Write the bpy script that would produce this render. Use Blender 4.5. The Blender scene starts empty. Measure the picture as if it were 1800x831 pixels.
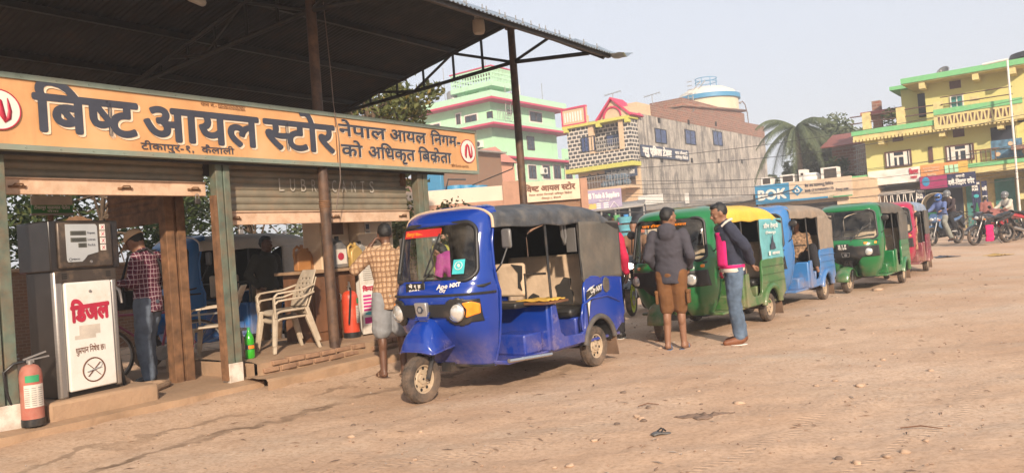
import bpy, bmesh, math, random
from math import sin, cos, pi, radians as R, sqrt, atan2
from mathutils import Vector as V, Matrix as M4, noise as NZ
random.seed(7)
sc = bpy.context.scene
col = sc.collection

# ------------------------------------------------------------ camera, sky, sun, exposure
FPX, CX, CY, EYE = 1360.0, 900.0, 415.5, 1.35          # photo is 1800 x 831
ROLL, PITCH = R(4.3), R(0.82)
_f = V((0, cos(PITCH), sin(PITCH))); _r0 = V((1, 0, 0)); _u0 = _r0.cross(_f)
_r = _r0*cos(ROLL) - _u0*sin(ROLL); _u = _r0*sin(ROLL) + _u0*cos(ROLL)
EYEP = V((0, 0, EYE))
cam = bpy.data.cameras.new('camera'); camo = bpy.data.objects.new('camera', cam); col.objects.link(camo)
m = M4((( _r.x, _u.x, -_f.x), (_r.y, _u.y, -_f.y), (_r.z, _u.z, -_f.z))).to_4x4(); m.translation = EYEP
camo.matrix_world = m
cam.sensor_fit = 'HORIZONTAL'; cam.sensor_width = 36; cam.lens = 36*FPX/1800
cam.clip_start = 0.1; cam.clip_end = 3000
sc.camera = camo
SUN_EL, SUN_AZ = R(24.5), atan2(0.18, -0.984)            # azimuth measured from +Y towards +X
w = bpy.data.worlds.new('World'); sc.world = w; w.use_nodes = True
nt = w.node_tree; bg = nt.nodes['Background']
sky = nt.nodes.new('ShaderNodeTexSky'); sky.sky_type = 'NISHITA'; sky.sun_disc = False
sky.sun_elevation = SUN_EL; sky.sun_rotation = SUN_AZ
sky.air_density = 1.0; sky.dust_density = 2.0; sky.ozone_density = 1.0
hz = nt.nodes.new('ShaderNodeMix'); hz.data_type = 'RGBA'; hz.inputs[0].default_value = .72; hz.inputs[7].default_value = (6.6, 6.9, 7.6, 1)   # winter haze veils the blue
nt.links.new(sky.outputs[0], hz.inputs[6]); nt.links.new(hz.outputs[2], bg.inputs[0]); bg.inputs[1].default_value = 0.092
sl = bpy.data.lights.new('sun', 'SUN'); so = bpy.data.objects.new('sun', sl); col.objects.link(so)
sl.energy = 5.0; sl.angle = R(1.6); sl.color = (1.0, 0.83, 0.65)
sd = V((sin(SUN_AZ)*cos(SUN_EL), cos(SUN_AZ)*cos(SUN_EL), sin(SUN_EL)))
so.rotation_euler = sd.to_track_quat('Z', 'Y').to_euler(); so.location = (10, -20, 20)
sc.view_settings.view_transform = 'Standard'; sc.view_settings.look = 'None'
sc.view_settings.exposure = 0.64; sc.view_settings.gamma = 1.0
sc.view_settings.use_curve_mapping = False
sc.render.engine = 'CYCLES'; sc.cycles.max_bounces = 6; sc.cycles.transparent_max_bounces = 12

# ------------------------------------------------------------ photo pixel -> place
def ray(x, y): return _f + _r*((x-CX)/FPX) - _u*((y-CY)/FPX)
def G(x, y, z=0.0): d = ray(x, y); return EYEP + d*((z-EYE)/d.z)
def A(x, y, Y): d = ray(x, y); return EYEP + d*(Y/d.y)
def PL(x, y, p0, n): d = ray(x, y); return EYEP + d*((V(p0)-EYEP).dot(n)/d.dot(n))
class Frame:                                           # a local frame: x along a face, y into it, z up
    def __init__(s, loc, rot): s.loc = V(loc); s.rot = rot; s.ex = V((cos(rot), sin(rot), 0)); s.ey = V((-sin(rot), cos(rot), 0))
    def inv(s, p): q = V(p)-s.loc; return V((q.dot(s.ex), q.dot(s.ey), q.z))
    def out(s, p): return s.loc + s.ex*p[0] + s.ey*p[1] + V((0, 0, p[2]))
    def f(s, x, y, d=0.0): return s.inv(PL(x, y, s.loc+s.ey*d, s.ey))      # on the plane local y = d
    def sd(s, x, y, d=0.0): return s.inv(PL(x, y, s.loc+s.ex*d, s.ex))     # on the plane local x = d
def smooth(a, b, t): t = min(1, max(0, (t-a)/(b-a))); return t*t*(3-2*t)

# ------------------------------------------------------------ mesh builder
class MB:
    def __init__(s): s.v = []; s.f = []; s.mi = []; s.cur = 0
    def add(s, vs, fs):
        o = len(s.v); s.v += [tuple(p) for p in vs]; s.f += [tuple(i+o for i in f) for f in fs]; s.mi += [s.cur]*len(fs); return s
    def box(s, a, b, rot=None, piv=None):
        x0, y0, z0 = a; x1, y1, z1 = b
        vs = [V(p) for p in ((x0,y0,z0),(x1,y0,z0),(x1,y1,z0),(x0,y1,z0),(x0,y0,z1),(x1,y0,z1),(x1,y1,z1),(x0,y1,z1))]
        if rot is not None:
            c = V(piv) if piv else V(((x0+x1)/2, (y0+y1)/2, (z0+z1)/2)); vs = [rot @ (p-c) + c for p in vs]
        return s.add(vs, [(0,3,2,1),(4,5,6,7),(0,1,5,4),(1,2,6,5),(2,3,7,6),(3,0,4,7)])
    def bar(s, p0, p1, w, h=None, up=(0,0,1)):          # rectangular bar between two points
        p0, p1 = V(p0), V(p1); h = h or w; d = (p1-p0).normalized(); u = V(up)
        if abs(d.dot(u)) > .98: u = V((1,0,0))
        a = d.cross(u).normalized()*w/2; b = a.cross(d).normalized()*h/2
        return s.add([p0-a-b,p0+a-b,p0+a+b,p0-a+b,p1-a-b,p1+a-b,p1+a+b,p1-a+b], [(0,3,2,1),(4,5,6,7),(0,1,5,4),(1,2,6,5),(2,3,7,6),(3,0,4,7)])
    def tube(s, pts, r, n=8, caps=True, closed=False):
        pts = [V(p) for p in pts]; k = len(pts); rs = r if isinstance(r, (list, tuple)) else [r]*k
        vs = []; fs = []; a = None
        for i, p in enumerate(pts):
            d = (pts[(i+1) % k]-pts[i-1]) if closed else (pts[min(i+1, k-1)]-pts[max(i-1, 0)])
            if d.length < 1e-9: d = V((0,0,1))
            d.normalize()
            if a is None: a = d.orthogonal().normalized()
            else:
                a = a - d*a.dot(d); a = a.normalized() if a.length > 1e-6 else d.orthogonal().normalized()
            b = d.cross(a)
            for j in range(n): t = 2*pi*j/n; vs.append(p + (a*cos(t)+b*sin(t))*rs[i])
        for i in range(k if closed else k-1):
            for j in range(n): i2 = (i+1) % k; fs.append((i*n+j, i*n+(j+1) % n, i2*n+(j+1) % n, i2*n+j))
        if caps and not closed: fs.append(tuple(reversed(range(n)))); fs.append(tuple(range((k-1)*n, k*n)))
        return s.add(vs, fs)
    def lathe(s, prof, c=(0,0,0), axis='z', n=24, cap=True):   # prof: (radius, height)
        vs = []; fs = []; c = V(c)
        for r, h in prof:
            for j in range(n):
                t = 2*pi*j/n; p = {'z': (r*cos(t), r*sin(t), h), 'y': (r*sin(t), h, r*cos(t)), 'x': (h, r*cos(t), r*sin(t))}[axis]
                vs.append(c+V(p))
        for i in range(len(prof)-1):
            for j in range(n): fs.append((i*n+j, i*n+(j+1) % n, (i+1)*n+(j+1) % n, (i+1)*n+j))
        if cap: fs.append(tuple(reversed(range(n)))); fs.append(tuple(range((len(prof)-1)*n, len(prof)*n)))
        return s.add(vs, fs)
    def ell(s, c, r, n=14, m=9, rot=None):
        c = V(c); vs = []; fs = []
        for i in range(1, m):
            for j in range(n):
                a = pi*i/m; t = 2*pi*j/n; p = V((r[0]*sin(a)*cos(t), r[1]*sin(a)*sin(t), r[2]*cos(a)))
                vs.append(c+(rot @ p if rot else p))
        p = V((0,0,r[2])); vs += [c+(rot @ p if rot else p), c-(rot @ p if rot else p)]; T = len(vs)-2
        for i in range(m-2):
            for j in range(n): fs.append((i*n+j, (i+1)*n+j, (i+1)*n+(j+1) % n, i*n+(j+1) % n))
        for j in range(n): fs.append((T, j, (j+1) % n)); fs.append((T+1, (m-2)*n+(j+1) % n, (m-2)*n+j))
        return s.add(vs, fs)
    def cap(s, p0, p1, r0, r1, n=12):                    # closed tapered capsule
        p0, p1 = V(p0), V(p1); d = p1-p0; L = d.length
        if L < 1e-6: return s.ell(p0, (r0,)*3)
        d /= L; pts = []; rs = []
        for k in range(1, 5): t = pi/2*k/5; pts.append(p0-d*r0*cos(t)); rs.append(r0*sin(t))
        for k in range(4): t = k/3; pts.append(p0.lerp(p1, t)); rs.append(r0+(r1-r0)*t)
        for k in range(4, 0, -1): t = pi/2*k/5; pts.append(p1+d*r1*cos(t)); rs.append(r1*sin(t))
        return s.tube(pts, rs, n)
    def grid(s, fn, nu, nv, skip=None, close=False):     # fn(a, b) with a, b in 0..1
        vs = [fn(i/nu, j/nv) for i in range(nu+1) for j in range(nv+1)]; fs = []
        for i in range(nu):
            for j in range(nv):
                if skip and skip((i+.5)/nu, (j+.5)/nv): continue
                fs.append((i*(nv+1)+j, (i+1)*(nv+1)+j, (i+1)*(nv+1)+j+1, i*(nv+1)+j+1))
        return s.add(vs, fs)
    def prism(s, pts, fn0, fn1):                         # outline (a, b) carried to two planes by fn0, fn1
        k = len(pts); vs = [fn0(*p) for p in pts]+[fn1(*p) for p in pts]
        return s.add(vs, [tuple(range(k)), tuple(reversed(range(k, 2*k)))]+[(i, i+k, (i+1) % k+k, (i+1) % k) for i in range(k)])
    def text(s, t, o, xd, ud, w=None, h=None, bold=0.0, depth=.004, shear=0.0, align='L', lift=0.0):
        o, xd, ud = V(o), V(xd).normalized(), V(ud).normalized(); nd = xd.cross(ud)
        vs, fs = glyphs(t)
        if not vs: return s
        x0 = min(p[0] for p in vs); x1 = max(p[0] for p in vs); y0, y1 = 0.0, .72
        if h is None: sx = sy = w/(x1-x0)
        else: sy = h/(y1-y0); sx = w/(x1-x0) if w else sy
        W = (x1-x0)*sx; off = {'L': 0, 'C': -W/2, 'R': -W}[align]
        ring = [(0, 0)]+([(bold*cos(i*pi/4), bold*sin(i*pi/4)) for i in range(8)] if bold else [])
        e = min(.00012, depth/20); B = bold*.6
        for n, (bx, by) in enumerate(ring):              # a bold face is the letter struck several times
            s.add([o + xd*((p[0]-x0+bx)*sx+off+shear*(p[1]-y0)*sy) + ud*((p[1]-y0+by)*sy) + nd*(lift+depth+p[2]*e*.3+n*e) for p in vs], fs)
        return s
    def build(s, name, mats, parent=None, ang=35, bevel=0, flip=False, solid=0, recalc=False):
        me = bpy.data.meshes.new(name); me.from_pydata(s.v, [], s.f)
        mats = mats if isinstance(mats, (list, tuple)) else [mats]
        for mm in mats: me.materials.append(mm)
        if len(mats) > 1: me.polygons.foreach_set('material_index', s.mi)
        if recalc:
            b = bmesh.new(); b.from_mesh(me); bmesh.ops.recalc_face_normals(b, faces=b.faces); b.to_mesh(me); b.free()
        if ang:
            me.polygons.foreach_set('use_smooth', [True]*len(me.polygons)); me.update()
            if ang < 180: me.set_sharp_from_angle(angle=R(ang))
        me.validate(); me.update()
        o = bpy.data.objects.new(name, me); col.objects.link(o)
        if parent: o.parent = parent
        if solid: md = o.modifiers.new('thick', 'SOLIDIFY'); md.thickness = solid; md.offset = -1
        if bevel:
            md = o.modifiers.new('bevel', 'BEVEL'); md.width = bevel; md.segments = 2; md.limit_method = 'ANGLE'; md.angle_limit = R(50)
        return o

# ------------------------------------------------------------ lettering (built-in font; '|' = half consonant, '%' = ra below)
_gc = {}
def _raw(t):
    c = bpy.data.curves.new('lettering', 'FONT'); c.body = t; c.resolution_u = 3
    o = bpy.data.objects.new('lettering', c); col.objects.link(o)
    dg = bpy.context.evaluated_depsgraph_get(); me = bpy.data.meshes.new_from_object(o.evaluated_get(dg))
    b = bmesh.new(); b.from_mesh(me)
    bpy.data.objects.remove(o); bpy.data.curves.remove(c); bpy.data.meshes.remove(me)
    return b
def glyphs(t):
    if t in _gc: return _gc[t]
    vs = []; fs = []; x = 0.0; seg = ''; segs = []
    for ch in t:
        if ch in '|%': segs.append((seg, ch)); seg = ''
        else: seg += ch
    segs.append((seg, ''))
    for tx, end in segs:
        lead = len(tx)-len(tx.lstrip(' ')); x += .26*lead; tx = tx.lstrip(' ')
        if not tx.strip(): continue
        b = _raw(tx.strip()); xs = [p.co.x for p in b.verts]
        if not xs: b.free(); continue
        adv = max(xs)
        if end == '|':
            adv -= .175
            bmesh.ops.bisect_plane(b, geom=b.verts[:]+b.edges[:]+b.faces[:], plane_co=(adv, 0, 0), plane_no=(1, 0, 0), clear_outer=True)
        b.verts.ensure_lookup_table(); o = len(vs); isl = {}; n = 0
        for p in b.verts:
            if p.index in isl: continue
            st = [p]; isl[p.index] = n
            while st:
                q = st.pop()
                for e in q.link_edges:
                    r = e.other_vert(q)
                    if r.index not in isl: isl[r.index] = n; st.append(r)
            n += 1
        vs += [(p.co.x+x, p.co.y, isl[p.index] % 3) for p in b.verts]; fs += [tuple(q.index+o for q in f.verts) for f in b.faces]; b.free()
        if end == '%':
            cx = x+adv-.33; o = len(vs); q = .035
            vs += [(cx, .20+q, 2), (cx, .20-q, 2), (cx-.24, -.02-q, 2), (cx-.24, -.02+q, 2)]; fs.append((o, o+3, o+2, o+1))
        x += adv-(.03 if end == '|' else 0)
        if tx.endswith(' '): x += .26
    _gc[t] = (vs, fs); return vs, fs

# ------------------------------------------------------------ things
def tag(o, label=None, cat=None, group=None, kind=None):
    if label: o['label'] = label
    if cat: o['category'] = cat
    if group: o['group'] = group
    if kind: o['kind'] = kind
    return o
def thing(name, label, cat, loc=(0,0,0), rot=0.0, group=None):
    o = bpy.data.objects.new(name, None); col.objects.link(o); o.empty_display_size = .2
    o.location = loc; o.rotation_euler = (0, 0, rot); return tag(o, label, cat, group)
def copy_thing(o, loc=None, rot=None, label=None, parent=None):
    c = o.copy(); col.objects.link(c)
    if parent: c.parent = parent
    if loc is not None: c.location = loc
    if rot is not None: c.rotation_euler = (0, 0, rot)
    if label: c['label'] = label
    for ch in list(o.children): copy_thing(ch, parent=c)
    return c

# ------------------------------------------------------------ materials
def newmat(name):
    m = bpy.data.materials.new(name); m.use_nodes = True; return m, m.node_tree, m.node_tree.nodes['Principled BSDF']
def N(nt, t, **k):
    n = nt.nodes.new(t)
    for a, b in k.items(): setattr(n, a, b)
    return n
def noise(nt, scale, detail=4, coord='Object', rough=.55, stretch=None):
    tc = N(nt, 'ShaderNodeTexCoord'); t = N(nt, 'ShaderNodeTexNoise'); t.inputs['Scale'].default_value = scale
    t.inputs['Detail'].default_value = detail; t.inputs['Roughness'].default_value = rough
    if stretch:
        mp = N(nt, 'ShaderNodeMapping'); mp.inputs['Scale'].default_value = stretch; nt.links.new(tc.outputs[coord], mp.inputs[0]); nt.links.new(mp.outputs[0], t.inputs['Vector'])
    else: nt.links.new(tc.outputs[coord], t.inputs['Vector'])
    return t.outputs['Fac']
def ramp(nt, fac, stops):
    r = N(nt, 'ShaderNodeValToRGB'); e = r.color_ramp.elements
    while len(e) < len(stops): e.new(.5)
    for q, (p, c) in zip(e, stops): q.position = p; q.color = (*c, 1) if len(c) == 3 else c
    nt.links.new(fac, r.inputs[0]); return r.outputs[0]
def mix(nt, fac, a, b, mode='MIX'):
    n = N(nt, 'ShaderNodeMix', data_type='RGBA', blend_type=mode)
    for i, x in ((0, fac), (6, a), (7, b)):
        if isinstance(x, (int, float)): n.inputs[i].default_value = x
        elif isinstance(x, (tuple, list)): n.inputs[i].default_value = (*x[:3], 1)
        else: nt.links.new(x, n.inputs[i])
    return n.outputs[2]
def math_(nt, op, a, b=None):
    n = N(nt, 'ShaderNodeMath', operation=op)
    for i, x in enumerate((a, b)):
        if x is None: continue
        if isinstance(x, (int, float)): n.inputs[i].default_value = x
        else: nt.links.new(x, n.inputs[i])
    return n.outputs[0]
def bump(nt, p, h, strength=.3, dist=.01):
    b = N(nt, 'ShaderNodeBump'); b.inputs['Strength'].default_value = strength; b.inputs['Distance'].default_value = dist
    nt.links.new(h, b.inputs['Height']); nt.links.new(b.outputs[0], p.inputs['Normal'])
def k(c, f): return tuple(x*f for x in c)
DUST = (.36, .24, .15)
def mat(name, c, rough=.6, metal=0.0, var=.18, scale=6, bmp=0.0, bscale=40, dirt=0.0, dirtc=DUST, dscale=3, coat=0.0, spec=.5, stretch=None, bdist=.01):
    m, nt, p = newmat(name)
    base = ramp(nt, noise(nt, scale, stretch=stretch), [(.3, k(c, 1-var)), (.7, k(c, 1+var))])
    if dirt:
        d = ramp(nt, noise(nt, dscale, 7, rough=.68), [(.62-.34*dirt, (0,0,0)), (.86-.1*dirt, (.85,)*3)])
        base = mix(nt, d, base, dirtc); rr = math_(nt, 'ADD', rough, math_(nt, 'MULTIPLY', d, max(0, .85-rough))); nt.links.new(rr, p.inputs['Roughness'])
    else: p.inputs['Roughness'].default_value = rough
    nt.links.new(base, p.inputs['Base Color']); p.inputs['Metallic'].default_value = metal
    p.inputs['Specular IOR Level'].default_value = spec; p.inputs['Coat Weight'].default_value = coat; p.inputs['Coat Roughness'].default_value = .12
    if bmp: bump(nt, p, noise(nt, bscale, 5), bmp, bdist)
    return m
def glassmat(name, tint=(.9,.95,.95), refl=.9, alpha=.18):
    m, nt, p = newmat(name); nt.nodes.remove(p); out = nt.nodes['Material Output']
    tr = N(nt, 'ShaderNodeBsdfTransparent'); tr.inputs[0].default_value = (*tint, 1)
    gl = N(nt, 'ShaderNodeBsdfGlossy'); gl.inputs['Roughness'].default_value = .03
    df = N(nt, 'ShaderNodeBsdfDiffuse'); df.inputs[0].default_value = (.5,.45,.38,1)
    fr = N(nt, 'ShaderNodeFresnel'); fr.inputs[0].default_value = 1.5
    m1 = N(nt, 'ShaderNodeMixShader'); m2 = N(nt, 'ShaderNodeMixShader')
    nt.links.new(ramp(nt, noise(nt, 5, 5), [(.4, (0,0,0)), (.9, (alpha,)*3)]), m1.inputs[0]); nt.links.new(tr.outputs[0], m1.inputs[1]); nt.links.new(df.outputs[0], m1.inputs[2])
    nt.links.new(math_(nt, 'MULTIPLY', fr.outputs[0], refl), m2.inputs[0]); nt.links.new(m1.outputs[0], m2.inputs[1]); nt.links.new(gl.outputs[0], m2.inputs[2])
    nt.links.new(m2.outputs[0], out.inputs[0]); return m
# ------------------------------------------------------------ frames of the place
SF = Frame((-2.18, 9.14, 0), atan2(.809, .588))        # filling station: x along its front, y into it
ROW = R(-37)                                           # the street of houses behind
def gh(x, y):
    z = .30*smooth(17, 27, y) + .25*smooth(27, 46, y)
    q = SF.inv((x, y, 0))
    z += .09*smooth(-1.3, -.25, q.y)*(1-smooth(2.2, 4.5, q.x))*smooth(-9, -6, q.x)
    return z
def rough(x, y):
    d = max(2.0, sqrt(x*x+y*y)); a = smooth(70, 20, d) if d > 20 else 1.0
    p = V((x, y, 0)); z = .030*NZ.noise(p*.55) + .016*NZ.noise(p*1.9+V((7,3,1)))
    if d < 22: z += .010*NZ.noise(p*5.1) + .007*abs(NZ.noise(p*11.0))
    return z*a
# ------------------------------------------------------------ ground
def ground_material():
    m, nt, p = newmat('sandy_earth')
    big = noise(nt, .45, 5); mid = noise(nt, 1.7, 6, rough=.62); fine = noise(nt, 30, 6, rough=.7); speck = noise(nt, 75, 3)
    c = ramp(nt, big, [(.32, (.475,.31,.205)), (.5, (.54,.375,.26)), (.68, (.58,.425,.31))])
    grey = ramp(nt, noise(nt, .38, 6, rough=.6, stretch=(1, 1.8, 1)), [(.52, (0,0,0)), (.68, (.75,)*3)])
    c = mix(nt, grey, c, (.47,.385,.30))
    c = mix(nt, ramp(nt, mid, [(.5, (0,0,0)), (.72, (.55,)*3)]), c, (.46,.30,.195))
    c = mix(nt, ramp(nt, fine, [(.3, (.85,)*3), (.55, (0,0,0))]), c, (.36,.23,.145))
    c = mix(nt, ramp(nt, speck, [(.70, (0,0,0)), (.76, (.75,)*3)]), c, (.15,.10,.07))
    # damp drainage streaks that run along the front of the station
    tc = N(nt, 'ShaderNodeTexCoord'); mp = N(nt, 'ShaderNodeMapping'); mp.vector_type = 'TEXTURE'
    mp.inputs['Location'].default_value = SF.loc; mp.inputs['Rotation'].default_value = (0, 0, SF.rot+.03)
    nt.links.new(tc.outputs['Object'], mp.inputs[0]); sx = N(nt, 'ShaderNodeSeparateXYZ'); nt.links.new(mp.outputs[0], sx.inputs[0])
    wob = math_(nt, 'MULTIPLY', math_(nt, 'SUBTRACT', mid, .5), .9)
    yv = math_(nt, 'ADD', sx.outputs[1], wob)
    rng = math_(nt, 'MULTIPLY', math_(nt, 'LESS_THAN', sx.outputs[0], 1.0), 1.0)
    brk = ramp(nt, noise(nt, 1.1, 5), [(.38, (0,0,0)), (.55, (1,1,1))])
    for cy, wd, st in ((-1.38, .085, .85), (-.80, .06, .55), (-2.55, .05, .3)):
        e = math_(nt, 'SUBTRACT', 1.0, math_(nt, 'DIVIDE', math_(nt, 'ABSOLUTE', math_(nt, 'SUBTRACT', yv, cy)), wd))
        n = N(nt, 'ShaderNodeMath', operation='MULTIPLY', use_clamp=True); nt.links.new(e, n.inputs[0]); n.inputs[1].default_value = 2.0
        ff = math_(nt, 'MULTIPLY', math_(nt, 'MULTIPLY', math_(nt, 'MULTIPLY', n.outputs[0], rng), brk), st)
        c = mix(nt, ff, c, (.17,.115,.075))
    nt.links.new(c, p.inputs['Base Color']); p.inputs['Roughness'].default_value = .95; p.inputs['Specular IOR Level'].default_value = .15
    # scuffs, tyre marks, grit
    wv = N(nt, 'ShaderNodeTexWave', wave_type='BANDS'); wv.inputs['Scale'].default_value = 2.2; wv.inputs['Distortion'].default_value = 9; wv.inputs['Detail'].default_value = 4; wv.inputs['Detail Scale'].default_value = 1.6
    mp2 = N(nt, 'ShaderNodeMapping'); mp2.inputs['Rotation'].default_value = (0,0,.5); nt.links.new(tc.outputs['Object'], mp2.inputs[0]); nt.links.new(mp2.outputs[0], wv.inputs[0])
    vo = N(nt, 'ShaderNodeTexVoronoi'); vo.inputs['Scale'].default_value = 9; nt.links.new(tc.outputs['Object'], vo.inputs['Vector'])
    h = math_(nt, 'ADD', math_(nt, 'MULTIPLY', noise(nt, 15, 9, rough=.70), 1.1), math_(nt, 'MULTIPLY', wv.outputs['Fac'], .05))
    h = math_(nt, 'ADD', h, math_(nt, 'MULTIPLY', vo.outputs['Distance'], .25))
    for ox, oy, an, st in ((5.2, 7.0, 1.05, 1), (5.9, 6.9, 1.05, 1), (3.6, 8.0, .62, .8), (7.5, 11.0, .8, 1), (8.3, 10.9, .8, 1), (1.2, 5.6, .25, .7)):   # tyre tread prints
        mp3 = N(nt, 'ShaderNodeMapping'); mp3.vector_type = 'TEXTURE'; mp3.inputs['Location'].default_value = (ox, oy, 0); mp3.inputs['Rotation'].default_value = (0, 0, an); nt.links.new(tc.outputs['Object'], mp3.inputs[0])
        s3 = N(nt, 'ShaderNodeSeparateXYZ'); nt.links.new(mp3.outputs[0], s3.inputs[0]); yy = math_(nt, 'ABSOLUTE', math_(nt, 'ADD', s3.outputs[1], math_(nt, 'MULTIPLY', math_(nt, 'SUBTRACT', big, .5), 1.2)))
        inb = math_(nt, 'LESS_THAN', yy, .055); tread = math_(nt, 'SINE', math_(nt, 'ADD', math_(nt, 'MULTIPLY', s3.outputs[0], 95), math_(nt, 'MULTIPLY', yy, 60)))
        h = math_(nt, 'ADD', h, math_(nt, 'MULTIPLY', math_(nt, 'MULTIPLY', inb, math_(nt, 'SUBTRACT', math_(nt, 'MULTIPLY', tread, .5), .35)), .55*st))
    bump(nt, p, h, .5, .018)
    return m
def build_ground():
    mb = MB(); th = []
    a = -180
    while a < 180:
        th.append(a); a += (.28 if -44 <= a < 44 else 6 if abs(a) > 60 else 2)
    rs = [0.8]; 
    while rs[-1] < 300: r = rs[-1]; rs.append(r*(1.0095 if r < 24 else 1.03 if r < 70 else 1.12) if r > 3 else r*1.06)
    n = len(th); vs = []; fs = []
    for r in rs:
        for t in th:
            x, y = r*sin(R(t)), r*cos(R(t)); vs.append((x, y, gh(x, y)+rough(x, y)))
    for i in range(len(rs)-1):
        for j in range(n): fs.append((i*n+j, i*n+(j+1) % n, (i+1)*n+(j+1) % n, (i+1)*n+j))
    fs.append(tuple(reversed(range(n))))
    mb.add(vs, fs); o = mb.build('ground', ground_material(), ang=180, flip=True)
    me = o.data; me.flip_normals() if me.polygons[5].normal.z < 0 else None
    tag(o, kind='structure')
build_ground()
def gz(x, y): return gh(x, y)+rough(x, y)
def GG(x, y):                                          # photo pixel -> point on the real ground
    z = 0.0
    for _ in range(12): p = G(x, y, z); z = .5*z+.5*gz(p.x, p.y)
    p = G(x, y, z); return p

# ------------------------------------------------------------ shared materials
MT = {}
MT['steel_dark'] = mat('dark_painted_steel', (.022,.020,.020), .5, var=.3, dirt=.25, dirtc=(.10,.055,.03), dscale=5)
MT['rust'] = mat('rusty_steel', (.17,.085,.04), .8, var=.45, scale=9, bmp=.3, dirt=.4, dirtc=(.07,.04,.025))
MT['pole'] = mat('worn_steel_pole', (.065,.037,.025), .6, var=.45, scale=7, dirt=.5, dirtc=(.24,.13,.07), dscale=4)
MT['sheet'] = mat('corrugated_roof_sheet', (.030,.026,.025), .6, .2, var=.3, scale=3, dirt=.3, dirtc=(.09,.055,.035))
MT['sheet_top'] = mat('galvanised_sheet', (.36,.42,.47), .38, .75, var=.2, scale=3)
def sign_paint():
    m, nt, p = newmat('orange_sign_paint'); c = ramp(nt, noise(nt, 1.6, 6, rough=.6), [(.32, (.52,.27,.115)), (.52, (.61,.335,.15)), (.72, (.64,.385,.20))])
    c = mix(nt, ramp(nt, noise(nt, 5, 6, stretch=(1,1,.10), rough=.65), [(.55, (0,0,0)), (.75, (.5,)*3)]), c, (.40,.215,.10)); c = mix(nt, ramp(nt, noise(nt, 11, 5, rough=.7), [(.66, (0,0,0)), (.74, (.7,)*3)]), c, (.36,.17,.07))
    nt.links.new(c, p.inputs['Base Color']); p.inputs['Roughness'].default_value = .5; bump(nt, p, noise(nt, 2.2, 3), .25, .03); return m
MT['sign_orange'] = sign_paint()
MT['sign_teal'] = mat('teal_frame_paint', (.20,.25,.21), .6, var=.2, dirt=.5, dirtc=(.22,.17,.12))
MT['ink'] = mat('slate_blue_sign_ink', (.040,.046,.068), .6, var=.15)
MT['white_ink'] = mat('cream_sign_ink', (.74,.60,.45), .6, var=.05)
MT['white'] = mat('white_paint', (.70,.67,.62), .55, var=.05, dirt=.32, dirtc=(.45,.36,.26))
MT['red_ink'] = mat('crimson_sign_ink', (.42,.02,.05), .5, var=.2)
MT['brown_ink'] = mat('brown_sign_ink', (.13,.045,.02), .6)
MT['green_post'] = mat('worn_green_post', (.095,.125,.095), .65, var=.3, scale=8, dirt=.62, dirtc=(.20,.105,.055), dscale=5, bmp=.15)
MT['foot'] = mat('chipped_white_foot', (.66,.60,.52), .7, var=.1, scale=8, dirt=.6, dirtc=(.30,.20,.13), dscale=9)
MT['shutter'] = mat('grey_green_shutter', (.19,.165,.12), .6, var=.2, scale=5, dirt=.45, dirtc=(.30,.20,.125), dscale=6)
MT['shutter_foot'] = mat('cream_shutter_rail', (.62,.43,.30), .65, var=.12, dirt=.5, dirtc=(.33,.17,.08), dscale=7)
MT['concrete'] = mat('dusty_concrete', (.36,.235,.145), .9, var=.2, scale=3, bmp=.5, bscale=14, dirt=.35, dirtc=(.22,.13,.08), bdist=.02)
MT['black'] = mat('black_plastic', (.018,.018,.019), .45, var=.2, dirt=.3, dirtc=(.13,.09,.06))
MT['rubber'] = mat('tyre_rubber', (.035,.032,.030), .85, var=.25, scale=14, dirt=.75, dirtc=(.24,.16,.105), dscale=6, bmp=.25, bscale=60)
MT['rim'] = mat('dusty_cream_rim', (.46,.36,.25), .6, .1, var=.15, scale=10, dirt=.45, dirtc=(.28,.19,.12), dscale=8)
MT['chrome'] = mat('bright_metal', (.62,.62,.62), .25, 1.0, var=.05)
MT['steel'] = mat('brushed_steel', (.36,.34,.32), .42, .75, var=.12, scale=10, stretch=(1,1,30), dirt=.2)
MT['amber'] = mat('amber_lens', (.85,.26,.02), .2, var=.15, scale=20, coat=.6)
MT['lamp'] = mat('clear_lamp_lens', (.78,.78,.74), .12, .55, var=.08, scale=30, coat=1)
MT['glass'] = glassmat('windscreen_glass', (.86,.93,.92), 1.0, .22)
MT['pane'] = mat('dark_window_pane', (.020,.028,.045), .12, var=.4, scale=2, spec=.6)
MT['dark'] = mat('shade_and_liner_dark', (.016,.014,.013), .95, var=.2)  # painted shade inside the canopies; also liners, vents and rim holes
MT['wood'] = mat('brown_wood', (.14,.062,.028), .6, var=.35, scale=3, stretch=(3,3,.5), dirt=.3, dirtc=(.22,.12,.07))
MT['plastic_chair'] = mat('grimy_beige_plastic', (.46,.385,.29), .5, var=.12, dirt=.5, dirtc=(.24,.16,.10), dscale=5)
MT['skin'] = mat('brown_skin', (.235,.118,.070), .55, var=.12, scale=9)
MT['hair'] = mat('black_hair', (.010,.009,.009), .5, var=.4, scale=60, bmp=.6, bscale=120)
MT['seat'] = mat('black_vinyl', (.020,.019,.018), .45, var=.2, bmp=.2, bscale=30)
MT['cover'] = mat('torn_cream_cover', (.56,.42,.29), .8, var=.12, scale=4, bmp=.5, bscale=11, dirt=.3, dirtc=(.34,.23,.15), bdist=.02)
MT['cover_tear'] = mat('dark_seat_foam', (.03,.026,.023), .9)
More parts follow.
